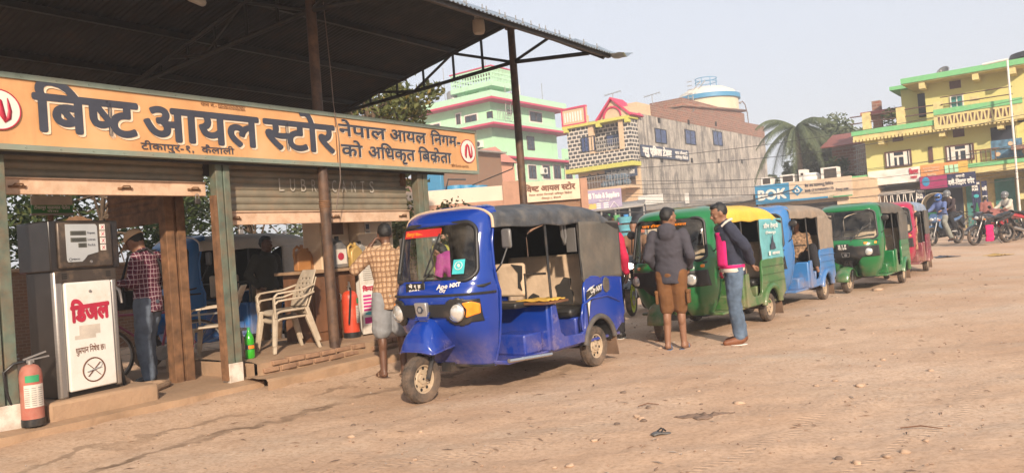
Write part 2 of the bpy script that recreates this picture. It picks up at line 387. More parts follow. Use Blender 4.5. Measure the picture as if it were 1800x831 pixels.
def brick_material(name, c1, c2, mortar, scale=4.0, facing='xz', wd=.5, ht=.22, bs=1.0):
    m, nt, p = newmat(name); tc = N(nt, 'ShaderNodeTexCoord'); sx = N(nt, 'ShaderNodeSeparateXYZ'); cb = N(nt, 'ShaderNodeCombineXYZ')
    nt.links.new(tc.outputs['Object'], sx.inputs[0])
    nt.links.new(math_(nt, 'ADD', sx.outputs[0], sx.outputs[1]), cb.inputs[0]); nt.links.new(sx.outputs[2], cb.inputs[1])
    b = N(nt, 'ShaderNodeTexBrick'); b.inputs['Scale'].default_value = scale; b.inputs['Brick Width'].default_value = wd; b.inputs['Row Height'].default_value = ht
    b.inputs['Mortar Size'].default_value = .025; b.inputs['Color1'].default_value = (*c1, 1); b.inputs['Color2'].default_value = (*c2, 1); b.inputs['Mortar'].default_value = (*mortar, 1)
    nt.links.new(cb.outputs[0], b.inputs['Vector'])
    c = mix(nt, ramp(nt, noise(nt, 2.5, 6), [(.35, (0,0,0)), (.75, (.7,)*3)]), b.outputs['Color'], k(mortar, .8))
    nt.links.new(c, p.inputs['Base Color']); p.inputs['Roughness'].default_value = .9
    bump(nt, p, b.outputs['Fac'], -.5*bs, .02); return m
MT['brick'] = brick_material('old_brick', (.24,.115,.06), (.17,.085,.05), (.26,.17,.11))

# ------------------------------------------------------------ filling station platforms
def station_base():
    fr = thing('station_platform', None, None, SF.loc, SF.rot)
    def jag(mb, x0, x1, y0, y1, z0, z1, n=46):           # a slab with a worn front edge
        def fn(a, b):
            x = x0+(x1-x0)*a; w = .035*NZ.noise(V((x*2.3, z1*9, 3)))+.02*NZ.noise(V((x*7, z1*5, 8)))
            if b < .34: t = b/.34; return (x, y0+w+.015*NZ.noise(V((x*6, t*3, 1))), z0+(z1-z0-.02)*t)
            t = (b-.34)/.66; zz = z1+.012*NZ.noise(V((x*2, t*3, 5)))-.02*max(0, 1-t*14)
            return (x, y0+w+(y1-y0-w)*t, zz)
        mb.grid(fn, n, 24)
    mb = MB(); jag(mb, -7.5, -1.12, -.16, 2.6, -.15, .175, 80); o = mb.build('platform', MT['concrete'], fr); tag(o, kind='structure')
    mb = MB(); jag(mb, -1.12, 1.95, -.06, 1.75, -.1, .35, 50); mb.box((-1.13,0,-.1),(-1.115,1.7,.33)); o = mb.build('platform', [MT['concrete']], fr)
    mb = MB(); jag(mb, -1.25, 2.3, -.40, 0, -.1, .20, 50); o = mb.build('step', MT['concrete'], fr)
    mb = MB()                                            # brick course showing along the platform's broken edge
    for i in range(13):
        x = -1.05+i*.225
        if random.random() < .2: continue
        for j in range(2):
            z = .212+j*.068; xx = x+(.11 if j else 0)
            mb.box((xx, -.083-random.random()*.022, z+random.random()*.008), (xx+.19+random.random()*.02, .02, z+.050+random.random()*.01))
    mb.build('brick_edge', mat('dusty_brick', (.27,.155,.095), .95, var=.25, scale=6, bmp=.5, bscale=30, dirt=.5, dirtc=(.36,.235,.145)), fr, bevel=.008)
    mb = MB(); mb.box((-3.16, -.02, .1), (-2.18, .75, .325)); o = mb.build('plinth', MT['concrete'], fr, bevel=.03)
    fr['kind'] = 'structure'; fr['label'] = 'dusty raised concrete platform with worn brick edge and steps'
station_base()

# ------------------------------------------------------------ shed with roller shutters
def shop():
    t = thing('shutter_shed', 'open fronted shed with half raised roller shutters and worn green posts', 'shed', SF.loc, SF.rot)
    for x0, x1, z0 in ((-3.56, -3.36, .17), (-1.40, -1.235, .17), (1.66, 1.86, .20)):
        mb = MB(); mb.box((x0, .02, z0+.2), (x0+(x1-x0)*.46, .14, 2.72)); mb.box((x0+(x1-x0)*.54, .02, z0+.2), (x1, .14, 2.72)); mb.box((x0+.02, .05, z0), (x1-.02, .13, 2.72))
        mb.build('post', MT['green_post'], t, bevel=.006)
        mb = MB(); mb.box((x0-.002, .015, z0-.02), (x1+.002, .145, z0+.2)); mb.build('painted_foot', MT['foot'], t, bevel=.006)
    def shutter(x0, x1, zb, zt, txt=None):
        mb = MB(); zz = zb+.15; P = .078
        def fn(a, b):
            z = zz+(zt-zz)*b; q = ((z-zz)/P) % 1.0
            return (x0+(x1-x0)*a, .265-.022*(sin(pi*q)**.6), z)
        mb.grid(fn, 1, int((zt-zz)/P*10)); s = mb.build('shutter', MT['shutter'], t, ang=60)
        mb = MB(); mb.box((x0, .215, zb), (x1, .275, zb+.135)); mb.box((x0, .195, zb+.135), (x1, .265, zb+.15)); mb.build('bottom_rail', MT['shutter_foot'], s, bevel=.006)
        for xx in (x0+.16, (x0+x1)/2+.12, x1-.14):
            mb = MB(); mb.box((xx-.07, .20, zb+.055), (xx+.07, .215, zb+.075)); mb.tube([(xx-.05,.195,zb+.06),(xx-.03,.175,zb+.085),(xx+.03,.175,zb+.085),(xx+.05,.195,zb+.06)], .008, 6)
            mb.build('latch', MT['rust'], s)
        if txt:
            mb = MB()
            for i, ch in enumerate(txt): 
                if ch != ' ': mb.text(ch, (x0+.78+i*.158, .236, 2.20), (1,0,0), (0,0,1), w=.072, h=.155, bold=.0, depth=.003)
            mb.build('lettering', MT['lettering_white'], s)
        return s
    MT['lettering_white'] = mat('faded_white_ink', (.40,.36,.30), .7, var=.3, scale=30)
    shutter(-3.36, -1.40, 2.13, 2.74); shutter(-1.235, 1.66, 1.82, 2.74, 'LUBRICANTS')
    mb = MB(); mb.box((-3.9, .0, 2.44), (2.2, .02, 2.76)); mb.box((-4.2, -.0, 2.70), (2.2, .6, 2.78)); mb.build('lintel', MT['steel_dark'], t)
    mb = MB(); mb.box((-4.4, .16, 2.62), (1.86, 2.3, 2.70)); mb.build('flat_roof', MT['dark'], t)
    mb = MB(); mb.box((-1.57, .74, .16), (-1.47, .88, 2.62)); mb.box((-1.44, .74, .16), (-1.34, .88, 2.62)); mb.box((-1.50, .77, .16), (-1.40, .85, 2.62)); mb.build('inner_post', MT['rust'], t, bevel=.008)
    mb = MB(); mb.box((-1.44, .02, .2), (-1.405, .10, 2.12)); mb.build('guide_channel', MT['rust'], t)
    mb = MB(); P = .078
    mb.grid(lambda a, b: (-1.36+.022*(sin(pi*((b*.55/P) % 1.0))**.6), .9+1.5*a, 2.07+.55*b), 1, 60); mb.box((-1.38,.9,1.93),(-1.33,2.4,2.07)); mb.build('inner_shutter', MT['rust'], t, ang=60)
    mb = MB(); mb.box((1.55,.20,2.3),(1.62,1.9,2.62)); mb.box((-3.5,2.1,.17),(-3.42,2.2,2.62)); mb.box((1.55,1.8,.2),(1.63,1.9,2.62)); mb.build('rear_post', MT['rust'], t)
    # padlocks hanging from the rails are things of their own
    for x, z, lb in ((-1.52, 2.10, 'black padlock on the left shutter rail beside the rusty post'), (-1.03, 1.77, 'steel padlock hanging from the right shutter beside the green post')):
        q = thing('padlock', lb, 'padlock', SF.out((x, .19, z)), SF.rot)
        mb = MB(); mb.box((-.03,-.012,-.055),(.03,.012,.0)); mb.build('lock_body', MT['steel'] if x > -1.2 else MT['black'], q, bevel=.006)
        mb = MB(); mb.tube([(-.018,0,0)]+[(-.018*cos(a*pi/6),0,.03+.018*sin(a*pi/6)) for a in range(7)]+[(.018,0,0)], .005, 6); mb.build('shackle', MT['steel'], q)
shop()

# ------------------------------------------------------------ canopy: ridge over the pole line, steep front slope, shallow rear slope
RZ, EZ, EV, BZ, BV = 5.06, 4.115, -1.75, 4.12, 5.2
def canopy():
    t = thing('station_canopy', 'dark corrugated canopy on slim steel poles over the filling station', 'canopy', SF.loc, SF.rot)
    U0, U1, P = -9.0, 4.25, .076; n = int((U1-U0)/P)
    def zr(v): return RZ+(EZ-RZ)*(v/EV) if v < 0 else RZ+(BZ-RZ)*(v/BV)
    def sheet(v0, v1, nv, dz):
        mb = MB()
        def fn(a, b):
            u = U0+(U1-U0)*a; v = v0+(v1-v0)*b
            return (u, v, zr(v)+dz+.011*cos(2*pi*u/P)+.010*NZ.noise(V((u*.9, v*1.2, 2))))
        mb.grid(fn, n*5, nv); return mb
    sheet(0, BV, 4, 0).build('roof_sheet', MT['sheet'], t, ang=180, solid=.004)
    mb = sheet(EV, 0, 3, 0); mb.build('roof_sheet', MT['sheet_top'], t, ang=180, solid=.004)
    mb = MB()                                            # torn, lifted end sheet at the eave corner
    def fn(a, b):
        u = U1-.12+.30*a; v = EV-.22+.95*b
        return (u+.04*NZ.noise(V((b*5, 1, 1))), v, zr(max(v, EV))-.03+.03*cos(a*7.5)+.05*a*a-.10*max(0, .3-b)+.03*NZ.noise(V((a*3, b*5, 4))))
    mb.grid(fn, 14, 12); mb.build('torn_sheet', MT['sheet_top'], t, ang=60, solid=.004)
    mb = MB()
    for i in range(30):
        u = U1-.3-i*.38
        for v in (EV+.12, EV+.75): mb.tube([(u, v, zr(v)+.0), (u, v, zr(v)+.075)], .007, 6); mb.ell((u, v, zr(v)+.018), (.018,.018,.012), 8, 5)
    mb.build('roof_bolt', MT['steel'], t)
    for v in (-.9, EV+.08):
        mb = MB(); mb.bar((U0, v, zr(v)-.055), (U1-.02, v, zr(v)-.055), .05, .06); mb.build('purlin', MT['steel_dark'], t)
    for v in (.02, 1.25, 2.5, 3.8, 5.0):
        mb = MB(); mb.bar((U0, v, zr(v)-.055), (U1-.02, v, zr(v)-.055), .06, .08); mb.build('purlin', MT['steel_dark'], t)
    for u in (-7.42, -3.71, 0.0, 4.10):
        mb = MB(); zb = 4.33; r = .032
        top = lambda v: (u, v, zr(v)-.10)
        bot = lambda v: (u, v, zb-.036*max(0, v)-.02*min(0,v)*0)
        mb.tube([top(EV+.1), top(0)], r, 8); mb.tube([top(0), top(5.0)], r, 8)
        mb.tube([bot(0), bot(4.95)], r, 8); mb.tube([bot(0), (u, EV+.35, zr(EV+.35)-.12)], r, 8)
        vs = [0, .62, 1.25, 1.95, 2.6, 3.3, 3.95]
        for i, v in enumerate(vs[1:], 1):
            if v < 4: mb.tube([bot(v), top(v)], .024, 6)
        mb.tube([bot(0), top(1.25)], .024, 6); mb.tube([top(1.25), bot(2.2)], .024, 6); mb.tube([bot(2.2), top(3.1)], .024, 6); mb.tube([top(3.1), bot(3.95)], .024, 6)
        mb.tube([bot(0), top(-.72)], .024, 6)
        mb.build('truss', MT['steel_dark'], t)
        mb = MB(); g = SF.out((u, 0, 0)); z0 = gz(g.x, g.y)
        mb.tube([(u, 0, z0-.1), (u, 0, 2.9), (u, 0, RZ-.12)], [.062, .062, .060], 16); mb.lathe([(.10,RZ-.19),(.10,RZ-.165)], (u,0,0), n=16)
        p = mb.build('pole', MT['pole'], t, ang=40)
        if u == 0.0:
            mb = MB()
            for j in range(4): mb.lathe([(.066, 1.985+j*.022), (.070, 1.992+j*.022), (.066, 2.0+j*.022)], (u,0,0), n=16, cap=False)
            mb.build('wire_binding', MT['rust'], p)
    # lamps hanging from the canopy
    a = thing('ceiling_lamp', 'cream cylinder lamp hanging under the canopy eave beside the outer pole', 'lamp', SF.out((3.12, -.10, 4.96)), SF.rot)
    mb = MB(); mb.tube([(0,0,0),(0,0,-.09)], .02, 8); mb.lathe([(.05,-.09),(.06,-.14)], n=16); mb.build('lamp_holder', MT['white'], a)
    mb = MB(); mb.lathe([(.045,-.14),(.085,-.165),(.092,-.2),(.092,-.33),(.075,-.365),(.02,-.375)], n=20); mb.build('lamp_shade', mat('grimy_cream_lamp', (.50,.42,.34), .5, dirt=.3), a, ang=50)
    q = SF.out((-.65, 1.35, zr(1.35)-.09)); a = thing('ceiling_lamp', 'small white tube lamp tilted under the dark canopy roof', 'lamp', q, SF.rot)
    mb = MB(); mb.tube([(0,0,0),(0,0,-.05)], .012, 6); mb.build('lamp_holder', MT['black'], a)
    mb = MB(); mb.cap((-.04,.02,-.05), (.07,-.05,-.10), .045, .05); mb.build('lamp_shade', MT['white'], a)
    # a loose cord hanging by the pole
    c = MB(); c.tube([SF.out((.16,-.02,zr(0)-.12)), SF.out((.15,-.1,3.6)), SF.out((.12,-.14,3.2)), SF.out((.14,-.17,2.8)), SF.out((.12,-.17,2.3)), SF.out((.09,-.09,1.95))], .006, 5)
    tag(c.build('cord', mat('grey_cord', (.16,.12,.10), .8)), 'thin grey cord hanging from the canopy in front of the orange signboard', 'cord')
canopy()

# ------------------------------------------------------------ orange signboard
def emblem(mb_disc, mb_ring, mb_mark, x, z, r, y=-.0):
    mb_disc.lathe([(r, 0), (r, -.004)], (x, y, z), 'y', 40)
    pts = [(x+r*cos(2*pi*i/48), y-.005, z+r*sin(2*pi*i/48)) for i in range(48)]
    mb_ring.tube(pts, .0065*r/.19, 6, closed=True)
    # a flowing double flame: thick left stroke that arcs over into the right stroke
    prof = [(-.34,-.62,.05),(-.38,-.35,.13),(-.33,.05,.15),(-.25,.38,.13),(-.08,.56,.10),(.06,.42,.11),(.12,.05,.12),(.17,-.30,.13),(.30,-.55,.12),(.44,-.42,.10),(.50,-.05,.09),(.46,.30,.06),(.42,.60,.015)]
    L = []; Rr = []
    for i, (a, b, wd) in enumerate(prof):
        p0 = prof[max(i-1,0)]; p1 = prof[min(i+1,len(prof)-1)]; dx, dz = p1[0]-p0[0], p1[1]-p0[1]; q = sqrt(dx*dx+dz*dz); nx, nz = -dz/q, dx/q
        L.append((x+r*(a+nx*wd), y-.008, z+r*(b+nz*wd))); Rr.append((x+r*(a-nx*wd), y-.008, z+r*(b-nz*wd)))
    o = len(L); mb_mark.add(L+Rr, [(i, i+1, o+i+1, o+i) for i in range(o-1)])
def signboard():
    X0, X1, Z0, Z1, Y = -3.62, 2.84, 2.475, 3.095, -.10
    t = thing('shop_signboard', 'long orange signboard with dark blue Nepali lettering and a red emblem, under the canopy', 'signboard', SF.loc, SF.rot)
    mb = MB()
    xs = [X0+(X1-X0)*i/120 for i in range(121)]
    def fn(a, b): x = X0+(X1-X0)*a; return (x, Y-.004*NZ.noise(V((x*1.3, b*2, 0))), Z0+(Z1-Z0)*b)
    mb.grid(fn, 120, 12); mb.box((X0, Y+.012, Z0), (X1, -.02, Z1)); mb.build('panel', MT['sign_orange'], t)
    for x in (.155,): mb = MB(); mb.box((x, Y-.009, Z0+.035), (x+.006, Y, Z1-.035)); mb.build('panel_seam', MT['brown_ink'], t)
    mb = MB(); e = .035
    for a, b in (((X0-.01, Y-.018, Z0-.012), (X1+.01, -.02, Z0+e)), ((X0-.01, Y-.018, Z1-e), (X1+.01, -.02, Z1+.012)), ((X1-.018, Y-.0175, Z0+e), (X1+.012, -.021, Z1-e))): mb.box(a, b)
    for i in range(24):
        for z in (Z0+.012, Z1-.012): mb.lathe([(.008, 0), (.006, -.006)], (X0+.1+i*.275, Y-.018, z), 'y', 8)
    mb.build('frame', MT['sign_teal'], t)
    txt = [('\u093fबष|ट', -2.98, -2.08, .50), ('आयल', -2.02, -.83, .50), ('स|टोर', -.76, .115, .50)]
    dk = MB(); wh = MB()
    def big(s, xa, xb, z, h, bold, dx=.022, dz=-.016):
        wh.text(s, (xa+dx, Y-.006, z+dz), (1,0,0), (0,0,1), w=xb-xa, h=h, bold=bold*1.15, depth=.002)
        wh.text(s, (xa+dx*.5, Y-.007, z+dz*.5), (1,0,0), (0,0,1), w=xb-xa, h=h, bold=bold, depth=.002)
        dk.text(s, (xa, Y-.012, z), (1,0,0), (0,0,1), w=xb-xa, h=h, bold=bold, depth=.003)
    HB = .355
    big('िबष|ट', -3.16, -2.27, 2.642, HB, .030); big('आयल', -2.20, -.94, 2.632, HB, .030); big('स|टोर', -.86, .12, 2.632, HB, .030)
    big('नेपाल', .20, .98, 2.845, .155, .024, .012, -.010); big('आयल', 1.06, 1.74, 2.845, .155, .024, .012, -.010); big('िनगम-', 1.84, 2.46, 2.845, .155, .024, .012, -.010)
    big('को', .22, .56, 2.600, .155, .024, .012, -.010); big('अिधकृत', .66, 1.50, 2.600, .155, .024, .012, -.010); big('िबक%ेता', 1.57, 2.24, 2.600, .155, .024, .012, -.010)
    dk.text('टीकापुर-१,  कैलाली', (-2.25, Y-.008, 2.535), (1,0,0), (0,0,1), w=1.0, h=.068, bold=.012, depth=.002)
    wh.build('letter_shade', MT['white_ink'], t); dk.build('lettering', MT['ink'], t)
    sm = MB(); sm.text('पान नं.-', (-1.60, Y-.008, 3.012), (1,0,0), (0,0,1), w=.18, h=.036, bold=.01, depth=.002)
    for i, ch in enumerate('३०१२७०६१०'):
        xx = -1.40+i*.036; sm.text(ch, (xx+.005, Y-.008, 3.014), (1,0,0), (0,0,1), w=.022, h=.028, bold=.01, depth=.002)
        for q in ((xx, 3.008, xx+.036, 3.011), (xx, 3.046, xx+.036, 3.049), (xx, 3.011, xx+.003, 3.046)): sm.box((q[0], Y-.008, q[1]), (q[2], Y-.006, q[3]))
    sm.text('फोन नं-०९१-५६०२३६', (2.24, Y-.008, 2.545), (1,0,0), (0,0,1), w=.38, h=.042, bold=.012, depth=.002)
    sm.build('small_lettering', MT['brown_ink'], t)
    for x in (-3.43, 2.63):
        d = MB(); r_ = MB(); mk = MB(); emblem(d, r_, mk, x, 2.79, .165, Y-.008)
        e = d.build('emblem', MT['white'], t); r_.build('ring', MT['red_ink'], e); mk.build('flame_mark', MT['red_ink'], e, solid=.003)
signboard()
# ------------------------------------------------------------ wheels
def tyre_prof(r, w):
    h = w/2; ri = r*.60
    return [(ri, -h*.62), (ri+.012, -h*.85), (r*.82, -h*1.0), (r*.93, -h*.92), (r*.985, -h*.66), (r, -h*.3), (r*.992, -h*.27), (r*.992, -h*.2), (r, -h*.17), (r, h*.17), (r*.992, h*.2), (r*.992, h*.27), (r, h*.3), (r*.985, h*.66), (r*.93, h*.92), (r*.82, h), (ri+.012, h*.85), (ri, h*.62)]
def wheel(parent, c, r=.215, w=.115, steer=0.0, rim=None, side=0):
    e = bpy.data.objects.new('wheel', None); col.objects.link(e); e.parent = parent; e.location = c; e.rotation_euler = (0, 0, steer)
    mb = MB(); mb.lathe(tyre_prof(r, w), axis='y', n=36, cap=False); 
    for i in range(44):                                  # tread lugs on both shoulders
        a = 2*pi*i/44
        for sg in (-1, 1):
            q = M4.Rotation(a, 3, 'Y')
            mb.add([q @ V(p) for p in ((-.009, sg*w*.16, r-.006), (.009, sg*w*.16, r-.006), (.015, sg*w*.47, r-.022), (-.003, sg*w*.47, r-.022), (-.009, sg*w*.16, r+.005), (.009, sg*w*.16, r+.005), (.015, sg*w*.47, r-.012), (-.003, sg*w*.47, r-.012))], [(0,3,2,1),(4,5,6,7),(0,1,5,4),(1,2,6,5),(2,3,7,6),(3,0,4,7)])
    mb.build('tyre', MT['rubber'], e, ang=28)
    mb = MB(); R0 = r*.62
    for sg in (-1, 1):
        pr = [(R0, .58*w/2), (R0*.97, .66*w/2), (R0*.88, .60*w/2), (R0*.84, .22*w/2), (R0*.62, .16*w/2), (R0*.55, .30*w/2), (R0*.36, .34*w/2), (R0*.33, .5*w/2), (.012, .52*w/2)]
        mb.lathe([(a, sg*b) for a, b in pr], axis='y', n=28, cap=False)
        for i in range(5):
            a = 2*pi*i/5; mb.lathe([(.011, sg*.34*w/2), (.011, sg*.62*w/2)], (R0*.45*cos(a), 0, R0*.45*sin(a)), 'y', 6)
    mb.build('rim', rim or MT['rim'], e, ang=30)
    mb = MB()
    for sg in (-1, 1):
        for i in range(8):
            a = 2*pi*i/8+.2; mb.lathe([(.016, sg*.20*w/2), (.016, sg*.235*w/2)], (R0*.73*cos(a), 0, R0*.73*sin(a)), 'y', 8)
    mb.build('rim_hole', MT['dark'], e)
    return e

# ------------------------------------------------------------ three wheeled auto rickshaw (x forward, y to its left)
def lut(t, x):
    if x <= t[0][0]: return t[0][1]
    for (a, p), (b, q) in zip(t, t[1:]):
        if x <= b: s = (x-a)/(b-a); return p+(q-p)*s
    return t[-1][1]
def shade_lined(mb, name, m, parent):                          # canvas whose inner shell is coloured near-black for the shade inside
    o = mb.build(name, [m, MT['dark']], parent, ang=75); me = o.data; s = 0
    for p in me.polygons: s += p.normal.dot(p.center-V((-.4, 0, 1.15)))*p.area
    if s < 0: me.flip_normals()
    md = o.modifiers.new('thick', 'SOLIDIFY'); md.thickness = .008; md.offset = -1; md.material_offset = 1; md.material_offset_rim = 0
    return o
def paint(name, c, dirt=.3, rough=.32):                   # body paint: road dust settled on the lower panels, scratches
    m = mat(name, c, rough, var=.07, scale=3, dirt=dirt, dirtc=(.33,.23,.155), dscale=2.2, coat=.35, bmp=.06, bscale=4); nt = m.node_tree; p = nt.nodes['Principled BSDF']
    l = p.inputs['Base Color'].links[0].from_socket; tc = N(nt, 'ShaderNodeTexCoord'); sx = N(nt, 'ShaderNodeSeparateXYZ'); nt.links.new(tc.outputs['Object'], sx.inputs[0])
    low = ramp(nt, sx.outputs[2], [(.22, (1,1,1)), (.62, (0,0,0))]); nz = ramp(nt, noise(nt, 4.5, 7, rough=.7), [(.36, (0,0,0)), (.72, (1,1,1))])
    f_ = math_(nt, 'MULTIPLY', math_(nt, 'MULTIPLY', low, nz), .6); c2 = mix(nt, f_, l, (.34,.235,.155))
    sc_ = ramp(nt, noise(nt, 7, 3, stretch=(1,1,14), rough=.5), [(.72, (0,0,0)), (.745, (.55,)*3)]); c2 = mix(nt, sc_, c2, k(c, 2.2) if max(c) < .4 else (.3,.28,.25)); nt.links.new(c2, p.inputs['Base Color'])
    cw = math_(nt, 'SUBTRACT', .35, math_(nt, 'MULTIPLY', f_, .4)); nt.links.new(cw, p.inputs['Coat Weight']); return m
def rickshaw(label, loc, head, body, canopy, style='ape', low=None, canopy_front=None, trim='black', rear_cover=True, steer=0.0, plate=None, group='auto rickshaws in the queue', flap=None, interior=None, seatback=None, clutter=None):
    ape = style == 'ape'
    t = thing('auto_rickshaw', label, 'auto rickshaw', loc, head, group)
    low = low or body
    Wd = [(.26,.43),(.45,.50),(.70,.54),(.95,.555),(1.02,.555),(1.6,.525),(1.68,.51),(1.74,.47),(1.775,.34)] if ape else [(.26,.40),(.40,.49),(.62,.56),(.95,.595),(1.05,.60),(1.62,.575),(1.70,.555),(1.76,.50),(1.80,.36)]
    XF = [(.26,.72),(.40,.78),(.52,.88),(.62,.97),(.75,1.03),(.93,1.05),(1.0,1.03),(1.05,.99),(1.60,.81),(1.66,.78),(1.70,.73),(1.74,.66),(1.775,.48)] if ape else [(.26,.74),(.40,.92),(.55,1.03),(.72,1.09),(.93,1.10),(1.0,1.075),(1.05,1.04),(1.62,.86),(1.70,.82),(1.74,.75),(1.77,.66),(1.80,.45)]
    XR = [(.26,.60),(1.0,.60),(1.08,.66),(1.5,.64),(1.66,.56),(1.8,.40)] if ape else [(.26,.52),(1.0,.52),(1.08,.58),(1.5,.58),(1.66,.50),(1.8,.38)]
    NZL = [(.26,3.2),(.95,3.0),(1.1,2.7),(1.8,2.7)]
    def xs(y, z):
        n = lut(NZL, z); wv, a, b = lut(Wd, z), lut(XR, z), lut(XF, z); q = min(1, abs(y)/wv); x = a+(b-a)*(1-q**n)**(1/n)
        if not ape and z < .70: x -= .26*math.exp(-(y/.17)**4)*smooth(.72, .55, z)
        return x
    def ring(th, z):
        n = lut(NZL, z); wv, a, b = lut(Wd, z), lut(XR, z), lut(XF, z); c_, s_ = cos(th), sin(th)
        y = wv*(abs(s_)**(2/n))*(1 if s_ > 0 else -1); 
        return V((xs(y, z) if abs(y) < wv*.9999 else a, y, z))
    zs = [.26,.30,.36,.42,.48,.54,.60,.66,.72,.78,.84,.90,.95,1.0,1.03]+[1.05+.0125*i for i in range(45)]+[1.63,1.66,1.69,1.72,1.745,1.765,1.775] if ape else [.26,.30,.36,.42,.48,.54,.60,.66,.72,.78,.84,.90,.95,1.0,1.02]+[1.04+.0125*i for i in range(47)]+[1.64,1.67,1.70,1.73,1.76,1.785,1.80]
    gy, g0, g1, gr = (.50, 1.085, 1.605, .11) if ape else (.545, 1.055, 1.63, .09)
    def inw(y, z, m=0.0):                               # inside the rounded windscreen opening
        dy = abs(y)-(gy+m-gr) - .045*(z-g0)/(g1-g0)*(-1 if 1 else 0)*-1*0; dz = abs(z-(g0+g1)/2)-((g1-g0)/2+m-gr)
        dy += .05*(z-g0)/(g1-g0)
        return (max(dy, 0)**2+max(dz, 0)**2)**.5 + min(max(dy, dz), 0) < gr
    NT = 96; nz = len(zs); mb = MB()
    ths = [-pi/2+pi*i/NT for i in range(NT+1)]
    vs = [ring(th, z) for th in ths for z in zs]; fs = []
    for i in range(NT):
        for j in range(nz-1):
            p = (vs[i*nz+j]+vs[(i+1)*nz+j+1])/2
            if inw(p.y, p.z) : continue
            fs.append((i*nz+j, (i+1)*nz+j, (i+1)*nz+j+1, i*nz+j+1))
    mb.add(vs, fs)
    cw = mb.build('cowl', body, t, ang=50, solid=.018)
    # roof skin of the cabin
    mb = MB(); mb.grid(lambda a, b: V((.30+(.55-.30)*a, (b-.5)*2*.48, (1.775 if ape else 1.80)-.10*abs((b-.5)*2)**3.5-.02*(1-a))), 6, 16); mb.build('cabin_roof', body, t, ang=60, solid=.012)
    # gasket and glass
    def rr(m, k_=14):
        pts = []; 
        for qy, qz, a0 in ((1,1,0),(-1,1,90),(-1,-1,180),(1,-1,270)):
            for i in range(k_+1):
                a = R(a0+90*i/k_); z = (g0+g1)/2+qz*((g1-g0)/2+m-gr)+gr*sin(a); y = qy*(gy+m-gr-.05*(z-g0)/(g1-g0))+gr*cos(a); pts.append((y, z))
        return pts
    mb = MB(); mb.tube([(xs(y, z)+.002, y, z) for y, z in rr(.004)], .021, 8, closed=True); mb.build('windscreen_gasket', MT['black'], t, ang=60)
    mb = MB()
    def gf(a, b):
        z = g0-.01+(g1-g0+.02)*b; y = (a-.5)*2*(gy+.01-.05*(z-g0)/(g1-g0)); return V((xs(y, z)-.006, y, z))
    mb.grid(gf, 24, 16, skip=lambda a, b: not inw((a-.5)*2*(gy-.05*b), g0+(g1-g0)*b, .012)); gl = mb.build('windscreen', MT['glass'], t, ang=180)
    mb = MB(); y0 = -.05 if ape else .10                  # wiper
    P = lambda y, z: V((xs(y, z)+.022, y, z))
    mb.tube([P(y0, g0-.03), P(y0+.12, g0+.14), P(y0+(.05 if ape else .34), g0+(.30 if ape else .30))], .008, 6); mb.tube([P(y0-.0+.02*i+(.02 if ape else .10), g0+.04+(.055 if ape else .03)*i*1.2) for i in range(7)], .009, 6); mb.build('wiper', MT['black'], t)
    # belt strip
    if ape:
        mb = MB(); mb.tube([ring(th, .955)+V((.006*cos(th), .006*sin(th), 0)) for th in ths[2:-2]], .012, 6); mb.build('belt_strip', MT['black'], t)
    mb = MB(); mb.tube([ring(th, .27) for th in ths[1:-1]], .014, 6); mb.build('lower_lip', MT['black'], t)
    for sg in (-1, 1): mb = MB(); mb.tube([V((lut(XR, z)-.002, sg*lut(Wd, z), z)) for z in (.26,.5,.75,.95,1.05,1.2,1.4,1.6,1.7)], .013, 8); mb.build('door_edge', body, t, ang=60)
    # face
    def patch(fn_in, d, y1, za, zb, ny=60, nz_=26, name='face_mask', m=MT['black']):
        mb = MB(); mb.grid(lambda a, b: V((xs((a-.5)*2*y1, za+(zb-za)*b)+d, (a-.5)*2*y1, za+(zb-za)*b)), ny, nz_, skip=lambda a, b: not fn_in((a-.5)*2*y1, za+(zb-za)*b)); return mb.build(name, m, t, ang=60, solid=.02)
    LY, LZ = (.36, .80) if ape else (.40, .80)
    if ape:
        def fin(y, z):
            d1 = sqrt(((abs(y)-.37)/.135)**2+((z-.80)/.125)**2) < 1; d1 |= (abs(abs(y)-.45) < .08 and abs(z-.805) < .105)
            return d1 or (abs(y) < .38 and .76 < z < .875)
        patch(fin, .020, .54, .66, .94)
    else:
        def fin(y, z):
            y = abs(y); top = .925 if y > .15 else .945
            bot = .72-.02*(y/.6) if y > .30 else .72-.26*(1-y/.30)**.7
            return y < .56 and bot < z < top
        patch(fin, .016, .575, .44, .96)
    for sg in (-1, 1):
        x0 = xs(LY, LZ)+.016; h = bpy.data.objects.new('headlight', None); col.objects.link(h); h.parent = t; h.location = (x0-.01, sg*LY, LZ); h.rotation_euler = (0, 0, sg*.12)
        mb = MB(); mb.lathe([(.078,-.02),(.086,.012),(.088,.022),(.080,.026),(.076,.012)], axis='x', n=28, cap=False); mb.build('bezel', MT['chrome'] if ape else MT['black'], h)
        mb = MB(); mb.lathe([(.078,.010),(.066,.026),(.040,.036),(.012,.040)], axis='x', n=28); mb.build('lens', MT['lamp'], h)
        mb = MB(); 
        if ape:
            pts = [(.435, .745), (.515, .775), (.52, .865), (.48, .89), (.42, .88), (.45, .82)]
            k_ = len(pts); f0 = lambda y, z: V((xs(y, z)+.012, sg*y, z)); f1 = lambda y, z: V((xs(y, z)+.045, sg*y, z))
            mb.prism(pts, f0, f1)
        else:
            pts = [(.33, .955), (.53, .955), (.53, .998), (.33, .998)]
            mb.prism(pts, lambda y, z: V((xs(y, z)-.01, sg*y, z)), lambda y, z: V((xs(y, z)+.022, sg*y, z)))
        mb.build('turn_signal', MT['amber'], t, bevel=.008, recalc=True)
